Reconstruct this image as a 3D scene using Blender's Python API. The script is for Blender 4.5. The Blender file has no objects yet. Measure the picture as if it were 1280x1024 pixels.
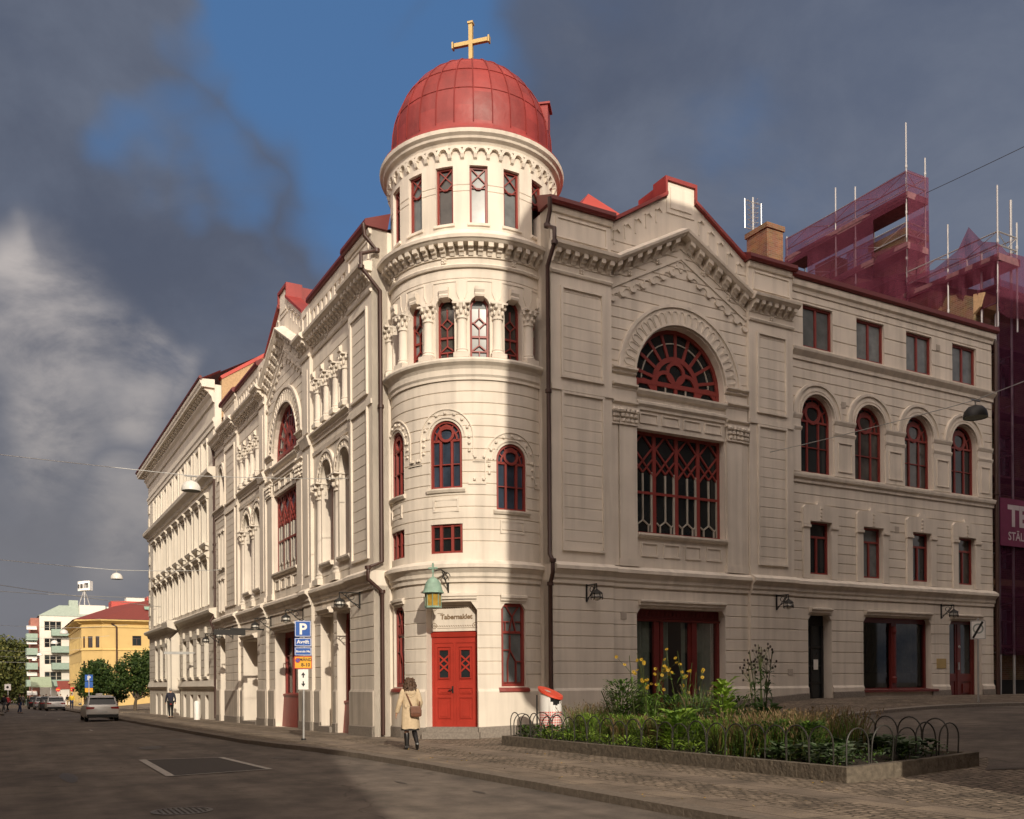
# A corner church with a round domed tower, its neighbours and the street in front of it
import math
ROLL=math.radians(-.43)
SUN_E=3.6; SKY_S=.10; EXPO=0.; CLOUD_SEED=3.7
C_DARK=(.088,.104,.150); C_MID=(.150,.175,.235); C_RD=(.098,.122,.185); C_RM=(.165,.19,.25); C_LIT=(.52,.475,.455); C_HOR=(.205,.20,.21); C_BLUE=(.068,.165,.36); C_FILL=(3.5,2.9,2.42)
OR_U=.7; OR_A=-2.33; OR_B=11.4; OR_H=25.7
import bpy, bmesh, math, random
from mathutils import Vector, Matrix
R_=math.radians
rng=random.Random(7)
SC=bpy.context.scene; COL=SC.collection
# ---------------------------------------------------------------- street grid
uLx,uLy=-.4849,.8746; uRx,uRy=.8746,.4849
CX,CY=-2.323,25.20
def W(u,v,z=0.): return Vector((CX+u*uRx+v*uLx, CY+u*uRy+v*uLy, z))
def sm(t):
    t=max(0.,min(1.,t)); return t*t*(3-2*t)
def zt(u,v):
    z=.72*sm(u/17.)-.0085*max(0.,min(v,160.)-3.)
    if v<0: z+=.2*max(0.,1+v/4.5)*sm((u-4)/10.)
    elif u>4: z+=.2*sm((u-4)/10.)
    return z
def fR(a,n,z): return W(a,-n,z)
def fL(a,n,z): return W(-n,a,z)
TC=Vector((-1.138,29.33,0)); TD=Vector((-.2756,-.9613,0)); TE=Vector((.9613,-.2756,0)); TR=2.62
def fT(a,n,z):
    p=a/TR; r=TR+n
    q=TC+TD*(math.cos(p)*r)+TE*(math.sin(p)*r); q.z=z
    return q
def deg(d): return math.radians(d)*TR
# ---------------------------------------------------------------- mesh builder
SPLIT={'parapet_frieze','corbel_frieze','pilaster','window_trim','capital','archivolt','window_surround','opening_hood','wall_vent','plinth','granite_base','keystone','window_sill','curtain','belt_course','wall_panel','door_jamb','dormer','attic','return_wall','hanger','panel','roof','gable_coping','chimney','tripod','post','side_wall','parapet_back','leg','fin','window_band','skylight','gable_roof','mast'}
class MB:
    def __init__(s): s.v=[];s.f=[];s.m=[];s.sh=None
    def P(s,p):
        if s.sh: p=s.sh(*p)
        s.v.append(tuple(p)); return len(s.v)-1
    def poly(s,pts,m=0):
        s.f.append([s.P(p) for p in pts]); s.m.append(m)
    def quad(s,a,b,c,d,m=0): s.poly([a,b,c,d],m)
    def box(s,u0,u1,n0,n1,z0,z1,m=0,step=None):
        k=1 if not step else max(1,int(math.ceil(abs(u1-u0)/step)))
        for i in range(k):
            a=u0+(u1-u0)*i/k; b=u0+(u1-u0)*(i+1)/k
            s.quad((a,n0,z0),(b,n0,z0),(b,n0,z1),(a,n0,z1),m)
            s.quad((a,n1,z0),(b,n1,z0),(b,n1,z1),(a,n1,z1),m)
            s.quad((a,n0,z0),(b,n0,z0),(b,n1,z0),(a,n1,z0),m)
            s.quad((a,n0,z1),(b,n0,z1),(b,n1,z1),(a,n1,z1),m)
        s.quad((u0,n0,z0),(u0,n1,z0),(u0,n1,z1),(u0,n0,z1),m)
        s.quad((u1,n0,z0),(u1,n1,z0),(u1,n1,z1),(u1,n0,z1),m)
    def prism(s,pl,n0,n1,m=0):           # polygon in (u,z), extruded along n
        k=len(pl)
        s.poly([(u,n1,z) for u,z in pl],m); s.poly([(u,n0,z) for u,z in reversed(pl)],m)
        for i in range(k):
            a=pl[i];b=pl[(i+1)%k]
            s.quad((a[0],n0,a[1]),(b[0],n0,b[1]),(b[0],n1,b[1]),(a[0],n1,a[1]),m)
    def prof(s,u0,u1,pl,m=0,step=None):   # closed polygon in (n,z), extruded along u
        k=1 if not step else max(1,int(math.ceil(abs(u1-u0)/step)))
        K=len(pl)
        for i in range(k):
            a=u0+(u1-u0)*i/k; b=u0+(u1-u0)*(i+1)/k
            for j in range(K):
                p=pl[j];q=pl[(j+1)%K]
                s.quad((a,p[0],p[1]),(b,p[0],p[1]),(b,q[0],q[1]),(a,q[0],q[1]),m)
        s.poly([(u0,n,z) for n,z in pl],m); s.poly([(u1,n,z) for n,z in reversed(pl)],m)
    def bar(s,a,b,wd,n0,n1,m=0):
        dx,dz=b[0]-a[0],b[1]-a[1]; L=math.hypot(dx,dz) or 1
        px,pz=-dz/L*wd/2,dx/L*wd/2
        s.prism([(a[0]+px,a[1]+pz),(b[0]+px,b[1]+pz),(b[0]-px,b[1]-pz),(a[0]-px,a[1]-pz)],n0,n1,m)
    def ring(s,cu,cz,r0,r1,a0,a1,n0,n1,seg=16,m=0):
        A=[R_(a0+(a1-a0)*i/seg) for i in range(seg+1)]
        c=lambda r,t:(cu+r*math.cos(t),cz+r*math.sin(t))
        for i in range(seg):
            t,q=A[i],A[i+1]
            p=[c(r0,t),c(r1,t),c(r1,q),c(r0,q)]
            s.poly([(u,n1,z) for u,z in p],m)
            s.quad((p[1][0],n0,p[1][1]),(p[2][0],n0,p[2][1]),(p[2][0],n1,p[2][1]),(p[1][0],n1,p[1][1]),m)
            if r0>0: s.quad((p[0][0],n0,p[0][1]),(p[3][0],n0,p[3][1]),(p[3][0],n1,p[3][1]),(p[0][0],n1,p[0][1]),m)
        for t in (A[0],A[-1]):
            p=[c(r0,t),c(r1,t)]
            s.quad((p[0][0],n0,p[0][1]),(p[1][0],n0,p[1][1]),(p[1][0],n1,p[1][1]),(p[0][0],n1,p[0][1]),m)
    def lathe(s,pr,cx,cy,seg=12,m=0,a0=0,a1=360,cap=True):  # pr: (r,z), axis vertical at (cx,cy)
        full=abs(a1-a0)>=359.9
        T=[R_(a0+(a1-a0)*i/seg) for i in range(seg+1)]
        ids=[]
        for r,z in pr: ids.append([s.P((cx+r*math.cos(t),cy+r*math.sin(t),z)) for t in (T[:-1] if full else T)])
        n=len(ids[0])
        for j in range(len(pr)-1):
            for i in range(seg):
                a,b=i,(i+1)%n
                s.f.append([ids[j][a],ids[j][b],ids[j+1][b],ids[j+1][a]]); s.m.append(m)
        if cap and full:
            if pr[0][0]>1e-4: s.f.append(list(reversed(ids[0])));s.m.append(m)
            if pr[-1][0]>1e-4: s.f.append(ids[-1]);s.m.append(m)
    def tube(s,pts,r,k=6,m=0,caps=True):
        pts=[Vector(p) for p in pts]; rs=r if isinstance(r,(list,tuple)) else [r]*len(pts)
        ids=[]; up=Vector((0,0,1)); prev=None
        for i,p in enumerate(pts):
            d=(pts[min(i+1,len(pts)-1)]-pts[max(i-1,0)])
            if d.length<1e-9: d=Vector((0,0,1))
            d.normalize()
            if prev is None:
                x=d.cross(up) if abs(d.z)<.95 else d.cross(Vector((1,0,0)))
            else: x=prev-d*prev.dot(d)
            if x.length<1e-6: x=d.orthogonal()
            x.normalize(); prev=x; y=d.cross(x)
            ids.append([s.P(p+(x*math.cos(2*math.pi*j/k)+y*math.sin(2*math.pi*j/k))*rs[i]) for j in range(k)])
        for i in range(len(pts)-1):
            for j in range(k):
                s.f.append([ids[i][j],ids[i][(j+1)%k],ids[i+1][(j+1)%k],ids[i+1][j]]);s.m.append(m)
        if caps:
            s.f.append(list(reversed(ids[0])));s.m.append(m);s.f.append(ids[-1]);s.m.append(m)
    def loft(s,secs,m=0,caps=True):       # secs: lists of points with equal length, closed loops
        ids=[[s.P(p) for p in c] for c in secs]; n=len(ids[0])
        for i in range(len(ids)-1):
            for j in range(n):
                s.f.append([ids[i][j],ids[i][(j+1)%n],ids[i+1][(j+1)%n],ids[i+1][j]]);s.m.append(m)
        if caps:
            s.f.append(list(reversed(ids[0])));s.m.append(m);s.f.append(ids[-1]);s.m.append(m)
    def ball(s,c,rx,ry,rz,k=8,m=0):
        pr=[]
        for j in range(k//2+1):
            t=-math.pi/2+math.pi*j/(k//2); pr.append((math.cos(t),math.sin(t)))
        ids=[]
        for a,b in pr: ids.append([s.P((c[0]+rx*a*math.cos(2*math.pi*i/k),c[1]+ry*a*math.sin(2*math.pi*i/k),c[2]+rz*b)) for i in range(k)])
        for j in range(len(pr)-1):
            for i in range(k):
                s.f.append([ids[j][i],ids[j][(i+1)%k],ids[j+1][(i+1)%k],ids[j+1][i]]);s.m.append(m)
    def clusters(s,eps=.03):
        par=list(range(len(s.v)))
        def fd(i):
            while par[i]!=i: par[i]=par[par[i]]; i=par[i]
            return i
        key={}
        for i,p in enumerate(s.v):
            k=tuple(round(c,3) for c in p)
            if k in key: par[fd(i)]=fd(key[k])
            else: key[k]=i
        for f in s.f:
            a=fd(f[0])
            for i in f[1:]: par[fd(i)]=a
        bb={}
        for i,p in enumerate(s.v):
            r=fd(i); b=bb.get(r)
            if b is None: bb[r]=[list(p),list(p)]
            else:
                for k in range(3): b[0][k]=min(b[0][k],p[k]); b[1][k]=max(b[1][k],p[k])
        G=[[{r},b] for r,b in bb.items()]; ch=True
        while ch:
            ch=False; out=[]
            for g in G:
                for h in out:
                    if all(g[1][0][k]<=h[1][1][k]+eps and g[1][1][k]>=h[1][0][k]-eps for k in range(3)):
                        h[0]|=g[0]
                        for k in range(3): h[1][0][k]=min(h[1][0][k],g[1][0][k]); h[1][1][k]=max(h[1][1][k],g[1][1][k])
                        ch=True; break
                else: out.append(g)
            G=out
        res=[]
        for g in G:
            m=MB(); mp={}
            for f,mm in zip(s.f,s.m):
                if fd(f[0]) in g[0]:
                    ff=[]
                    for i in f:
                        if i not in mp: mp[i]=len(m.v); m.v.append(s.v[i])
                        ff.append(mp[i])
                    m.f.append(ff); m.m.append(mm)
            res.append(m)
        return res
    def build(s,name,mats,parent=None,f=None,smooth=False,local=False,angle=None):
        if name in SPLIT and parent is not None:
            cl=s.clusters()
            if 1<len(cl)<=60:
                r=None
                for c in cl:
                    o=c._build(name,mats,parent,f,smooth,local,angle); r=r or o
                return r
        return s._build(name,mats,parent,f,smooth,local,angle)
    def _build(s,name,mats,parent=None,f=None,smooth=False,local=False,angle=None):
        me=bpy.data.meshes.new(name)
        vs=[Vector(f(*p)) if f else Vector(p) for p in s.v]
        if parent is not None and not local:
            o0=Vector(parent.get('_o',(0,0,0)))
            vs=[v-o0 for v in vs]
        off=Vector((0,0,0))
        if parent is None and not local and vs:      # own origin at the base of the mesh
            lo=[min(v[i] for v in vs) for i in range(3)]; hi=[max(v[i] for v in vs) for i in range(3)]
            off=Vector(((lo[0]+hi[0])/2,(lo[1]+hi[1])/2,lo[2])); vs=[v-off for v in vs]
        me.from_pydata([tuple(v) for v in vs],[],s.f)
        if not isinstance(mats,(list,tuple)): mats=[mats]
        for m in mats: me.materials.append(m)
        if any(s.m): me.polygons.foreach_set('material_index',s.m)
        bm=bmesh.new(); bm.from_mesh(me)
        bmesh.ops.remove_doubles(bm,verts=bm.verts,dist=.0004)
        bmesh.ops.recalc_face_normals(bm,faces=bm.faces)
        bm.to_mesh(me); bm.free()
        if smooth:
            me.polygons.foreach_set('use_smooth',[True]*len(me.polygons))
            try: me.set_sharp_from_angle(angle=R_(angle or 40))
            except Exception: pass
        me.update()
        o=bpy.data.objects.new(name,me); COL.objects.link(o)
        o.location=off
        if parent is not None:
            o.parent=parent; o['_o']=tuple(parent.get('_o',(0,0,0))) if not local else (0,0,0)
        else: o['_o']=tuple(off)
        return o
def empty(name,loc=(0,0,0),rz=0.,label=None,cat=None,group=None):
    o=bpy.data.objects.new(name,None); COL.objects.link(o); o.location=loc; o.rotation_euler=(0,0,rz)
    o.empty_display_size=.3; o['_o']=tuple(loc); tag(o,label,cat,group); return o
def tag(o,label=None,cat=None,group=None,kind=None):
    if label: o['label']=label
    if cat: o['category']=cat
    if group: o['group']=group
    if kind: o['kind']=kind
    return o
def copy_tree(o,parent=None):
    c=o.copy(); COL.objects.link(c)
    if parent: c.parent=parent
    for ch in list(o.children): copy_tree(ch,c)
    return c
# ---------------------------------------------------------------- materials
MATS={}
def mat(name,col,rough=.7,metal=0.,var=.12,scale=3.,bump=0.,bscale=40.,spec=.4,dirt=None,streak=0.,emis=None,objvar=0.):
    m=bpy.data.materials.new(name); m.use_nodes=True; nt=m.node_tree; N=nt.nodes; Lk=nt.links
    b=N['Principled BSDF']; b.inputs['Roughness'].default_value=rough; b.inputs['Metallic'].default_value=metal
    b.inputs['Specular IOR Level'].default_value=spec
    geo=N.new('ShaderNodeNewGeometry')
    no=N.new('ShaderNodeTexNoise'); no.inputs['Scale'].default_value=scale; no.inputs['Detail'].default_value=6
    Lk.new(geo.outputs['Position'],no.inputs['Vector'])
    rp=N.new('ShaderNodeMapRange'); rp.inputs['From Min'].default_value=.25; rp.inputs['From Max'].default_value=.75
    rp.inputs['To Min'].default_value=1-var; rp.inputs['To Max'].default_value=1+var
    Lk.new(no.outputs['Fac'],rp.inputs['Value'])
    mul=N.new('ShaderNodeVectorMath'); mul.operation='SCALE'; mul.inputs[0].default_value=col
    Lk.new(rp.outputs['Result'],mul.inputs['Scale'])
    last=mul.outputs['Vector']
    if streak:
        mp=N.new('ShaderNodeMapping'); mp.inputs['Scale'].default_value=(3.5,3.5,.25)
        Lk.new(geo.outputs['Position'],mp.inputs['Vector'])
        n2=N.new('ShaderNodeTexNoise'); n2.inputs['Scale'].default_value=1.; n2.inputs['Detail'].default_value=5
        Lk.new(mp.outputs['Vector'],n2.inputs['Vector'])
        r2=N.new('ShaderNodeMapRange'); r2.inputs['From Min'].default_value=.45; r2.inputs['From Max'].default_value=.75
        r2.inputs['To Min'].default_value=1.; r2.inputs['To Max'].default_value=1-streak
        Lk.new(n2.outputs['Fac'],r2.inputs['Value'])
        m2=N.new('ShaderNodeVectorMath'); m2.operation='SCALE'
        Lk.new(last,m2.inputs[0]); Lk.new(r2.outputs['Result'],m2.inputs['Scale']); last=m2.outputs['Vector']
    if objvar:
        oi=N.new('ShaderNodeObjectInfo')
        r3=N.new('ShaderNodeMapRange'); r3.inputs['To Min'].default_value=1-objvar; r3.inputs['To Max'].default_value=1+objvar
        Lk.new(oi.outputs['Random'],r3.inputs['Value'])
        m3=N.new('ShaderNodeVectorMath'); m3.operation='SCALE'
        Lk.new(last,m3.inputs[0]); Lk.new(r3.outputs['Result'],m3.inputs['Scale']); last=m3.outputs['Vector']
    Lk.new(last,b.inputs['Base Color'])
    if bump:
        n3=N.new('ShaderNodeTexNoise'); n3.inputs['Scale'].default_value=bscale; n3.inputs['Detail'].default_value=4
        Lk.new(geo.outputs['Position'],n3.inputs['Vector'])
        bp=N.new('ShaderNodeBump'); bp.inputs['Strength'].default_value=bump; bp.inputs['Distance'].default_value=.02
        Lk.new(n3.outputs['Fac'],bp.inputs['Height']); Lk.new(bp.outputs['Normal'],b.inputs['Normal'])
    if emis:
        b.inputs['Emission Color'].default_value=(*col,1); b.inputs['Emission Strength'].default_value=emis
    MATS[name]=m; return m
M={}
M['stucco']=mat('cream_stucco',(.715,.645,.555),.85,var=.08,scale=1.1,bump=.14,bscale=60,spec=.2,streak=.20)
M['stucco2']=mat('white_stucco',(.67,.615,.53),.85,var=.06,scale=1.1,bump=.15,bscale=50,spec=.2,streak=.14)
M['plinth']=mat('grey_plinth_stucco',(.46,.405,.345),.9,var=.10,scale=1.8,bump=.25,bscale=30,spec=.2,streak=.25)
M['granite']=mat('granite',(.235,.205,.175),.8,var=.25,scale=18,bump=.3,bscale=25,spec=.3)
M['red']=mat('red_window_paint',(.235,.039,.031),.45,var=.10,scale=4)
M['redshop']=mat('maroon_shop_paint',(.14,.022,.019),.4,var=.12,scale=4)
M['doorred']=mat('red_door_paint',(.37,.036,.022),.4,var=.10,scale=3,streak=.15)
M['roof']=mat('red_metal_roof',(.255,.031,.026),.5,var=.2,scale=1.2,metal=0.,spec=.5,streak=.18)
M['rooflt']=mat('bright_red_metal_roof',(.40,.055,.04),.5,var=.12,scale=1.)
M['pipe']=mat('brown_pipe',(.055,.026,.02),.45,var=.1)
M['gutter']=mat('dark_red_gutter',(.13,.022,.02),.45,var=.1)
M['gold']=mat('gilded_metal',(.50,.36,.15),.45,metal=.5,var=.1)
M['glass']=mat('window_glass',(.018,.022,.024),.06,var=.25,scale=1.2,spec=.5,objvar=.5)
M['glassskyrefl']=mat('painted_sky_reflection_glass',(.10,.085,.12),.10,var=.5,scale=2.5,spec=.5,objvar=.2)  # violet base colour stands in for sky mirrored in the panes
M['glassblue']=mat('bluish_glass',(.035,.05,.075),.07,var=.5,scale=2.,spec=.5,objvar=.3)
M['glassbr']=mat('dim_curtained_glass',(.055,.05,.045),.09,var=.6,scale=2.2,spec=.5,objvar=.3)
M['glasslt']=mat('curtained_glass',(.13,.14,.14),.12,var=.3,scale=3,spec=.5,objvar=.4)
M['lead']=mat('pale_lead_bars',(.42,.38,.32),.6)
M['iron']=mat('black_iron',(.02,.019,.018),.5)
M['hoopiron']=mat('dark_grey_iron',(.035,.033,.028),.5,var=.3,scale=20)
M['copper']=mat('verdigris_copper',(.24,.36,.285),.6,var=.2,scale=9)
M['amber']=mat('amber_glass',(.40,.25,.045),.2,var=.25,scale=8,spec=.5)
M['white']=mat('white_paint',(.78,.76,.72),.5,var=.05)
M['greymetal']=mat('galvanised_metal',(.45,.45,.44),.4,metal=.6,var=.15)
M['dark']=mat('dark_interior',(.012,.011,.010),.9)
M['curtain']=mat('pale_curtain',(.30,.33,.30),.9,var=.15,scale=6)
M['lettering']=mat('brown_lettering',(.20,.135,.075),.7)
M['brick']=None
def brick_mat(name,c1,c2,mortar,sx=4.2,bump=.5):
    m=bpy.data.materials.new(name); m.use_nodes=True; nt=m.node_tree; N=nt.nodes; Lk=nt.links; b=N['Principled BSDF']
    b.inputs['Roughness'].default_value=.9; b.inputs['Specular IOR Level'].default_value=.2
    geo=N.new('ShaderNodeNewGeometry')
    # rotate into the street grid, then use (u+v, z)
    mp=N.new('ShaderNodeMapping'); mp.inputs['Rotation'].default_value=(0,0,-math.atan2(uRy,uRx)); Lk.new(geo.outputs['Position'],mp.inputs['Vector'])
    sp=N.new('ShaderNodeSeparateXYZ'); Lk.new(mp.outputs['Vector'],sp.inputs[0])
    ad=N.new('ShaderNodeMath'); Lk.new(sp.outputs['X'],ad.inputs[0]); Lk.new(sp.outputs['Y'],ad.inputs[1])
    cb=N.new('ShaderNodeCombineXYZ'); Lk.new(ad.outputs[0],cb.inputs['X']); Lk.new(sp.outputs['Z'],cb.inputs['Y'])
    br=N.new('ShaderNodeTexBrick'); br.inputs['Scale'].default_value=sx; br.inputs['Color1'].default_value=(*c1,1); br.inputs['Color2'].default_value=(*c2,1)
    br.inputs['Mortar'].default_value=(*mortar,1); br.inputs['Mortar Size'].default_value=.025; br.inputs['Brick Width'].default_value=1.; br.inputs['Row Height'].default_value=.34
    Lk.new(cb.outputs[0],br.inputs['Vector']); 
    no=N.new('ShaderNodeTexNoise'); no.inputs['Scale'].default_value=2.; no.inputs['Detail'].default_value=5; Lk.new(geo.outputs['Position'],no.inputs['Vector'])
    mx=N.new('ShaderNodeMix'); mx.data_type='RGBA'; mx.blend_type='MULTIPLY'; mx.inputs['Factor'].default_value=.6
    Lk.new(br.outputs['Color'],mx.inputs['A']); Lk.new(no.outputs['Color'],mx.inputs['B'])
    hs=N.new('ShaderNodeHueSaturation'); hs.inputs['Value'].default_value=1.5; hs.inputs['Saturation'].default_value=.95
    Lk.new(mx.outputs['Result'],hs.inputs['Color']); Lk.new(hs.outputs['Color'],b.inputs['Base Color'])
    bp=N.new('ShaderNodeBump'); bp.inputs['Strength'].default_value=bump; bp.inputs['Distance'].default_value=.02; bp.invert=True
    Lk.new(br.outputs['Fac'],bp.inputs['Height']); Lk.new(bp.outputs['Normal'],b.inputs['Normal'])
    return m
M['brick']=brick_mat('orange_brick',(.21,.095,.05),(.14,.062,.035),(.20,.17,.13))
M['oldbrick']=brick_mat('yellow_old_brick',(.17,.10,.055),(.12,.065,.038),(.2,.17,.13))
M['brickfar']=mat('brown_render',(.42,.29,.16),.9,var=.2,scale=12,bump=.3,bscale=20)
# ---------------------------------------------------------------- text
def text_mesh(body,size,align='CENTER',bold=0.,shear=0.):
    cu=bpy.data.curves.new('t','FONT'); cu.body=body; cu.size=size; cu.align_x=align; cu.offset=bold; cu.shear=shear; cu.fill_mode='FRONT' if hasattr(cu,'fill_mode') else cu.fill_mode
    cu.resolution_u=3
    ob=bpy.data.objects.new('t',cu); COL.objects.link(ob)
    dg=bpy.context.evaluated_depsgraph_get(); dg.update()
    me=bpy.data.meshes.new_from_object(ob.evaluated_get(dg))
    V=[tuple(v.co) for v in me.vertices]; Fs=[list(p.vertices) for p in me.polygons]
    bpy.data.objects.remove(ob); bpy.data.curves.remove(cu); bpy.data.meshes.remove(me)
    return V,Fs
def add_text(mb,body,size,f2,m=0,**k):
    V,Fs=text_mesh(body,size,**k)
    b=len(mb.v)
    for v in V: mb.v.append(tuple(f2(v[0],v[1])))
    for f in Fs: mb.f.append([b+i for i in f]); mb.m.append(m)
# ---------------------------------------------------------------- walls with openings
def wall(mb,u0,u1,z0,z1,ops=(),grooves=(),n=0.,step=None,m=0,top=None,kinks=(),sides=None,gd=.035):
    us={u0,u1}|{k for k in kinks if u0<k<u1}
    for o in ops:
        us|={o['a'],o['b']}
        if o.get('arch'):
            r=(o['b']-o['a'])/2;c=(o['a']+o['b'])/2
            us|={c-r*math.cos(math.pi*i/14) for i in range(15)}
    if step:
        k=int(math.ceil((u1-u0)/step)); us|={u0+(u1-u0)*i/k for i in range(k+1)}
    grooves=sorted(grooves); us=sorted(us); uu=[us[0]]
    for x in us[1:]:
        if x-uu[-1]>1e-4: uu.append(x)
    T=top or (lambda u:z1)
    def otop(o,u):
        if not o.get('arch'): return o['z1']
        r=(o['b']-o['a'])/2;c=(o['a']+o['b'])/2
        return o['z1']+math.sqrt(max(0,r*r-(u-c)**2))
    def run(a,b,la,lb,ha,hb):
        gs=[g for g in grooves if max(la,lb)+.05<g<min(ha,hb)-.05]
        pa,pb=la,lb
        for g in gs:
            mb.quad((a,n,pa),(b,n,pb),(b,n,g-.02),(a,n,g-.02),m)
            mb.quad((a,n,g-.02),(b,n,g-.02),(b,n-gd,g),(a,n-gd,g),m)
            mb.quad((a,n-gd,g),(b,n-gd,g),(b,n,g+.02),(a,n,g+.02),m)
            pa=pb=g+.02
        mb.quad((a,n,pa),(b,n,pb),(b,n,hb),(a,n,ha),m)
    for a,b in zip(uu,uu[1:]):
        mid=(a+b)/2; la=lb=z0
        for o in sorted([o for o in ops if o['a']-1e-6<mid<o['b']+1e-6],key=lambda o:o['z0']):
            if o['z0']>min(la,lb)+1e-4: run(a,b,la,lb,o['z0'],o['z0'])
            ta,tb=otop(o,a),otop(o,b); r=o.get('rec',.25)
            mb.quad((a,n,o['z0']),(b,n,o['z0']),(b,n-r,o['z0']),(a,n-r,o['z0']),m)
            mb.quad((a,n,ta),(b,n,tb),(b,n-r,tb),(a,n-r,ta),m)
            la,lb=ta,tb
        if T(a)>la+1e-4 or T(b)>lb+1e-4: run(a,b,la,lb,T(a),T(b))
    for o in ops:
        r=o.get('rec',.25)
        for x in (o['a'],o['b']):
            mb.quad((x,n,o['z0']),(x,n-r,o['z0']),(x,n-r,o['z1']),(x,n,o['z1']),m)
    if sides is not None:
        for x in (u0,u1): mb.quad((x,n,z0),(x,sides,z0),(x,sides,T(x)),(x,n,T(x)),m)
def op(a,w,z0,z1,rec=.22,arch=False): return dict(a=a,b=a+w,z0=z0,z1=z1,rec=rec,arch=arch)
def panel(mb,u0,u1,z0,z1,n,grooves=(),fr=.07,m=0,step=None):   # raised fillet frame round a field
    for a,b,c,d in ((u0-fr,u1+fr,z1,z1+fr),(u0-fr,u1+fr,z0-fr,z0),(u0-fr,u0,z0,z1),(u1,u1+fr,z0,z1)):
        mb.box(a,b,n,n+.035,c,d,m,step=step)
def mould(mb,u0,u1,pl,m=0,step=None): mb.prof(u0,u1,pl,m,step)
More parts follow.
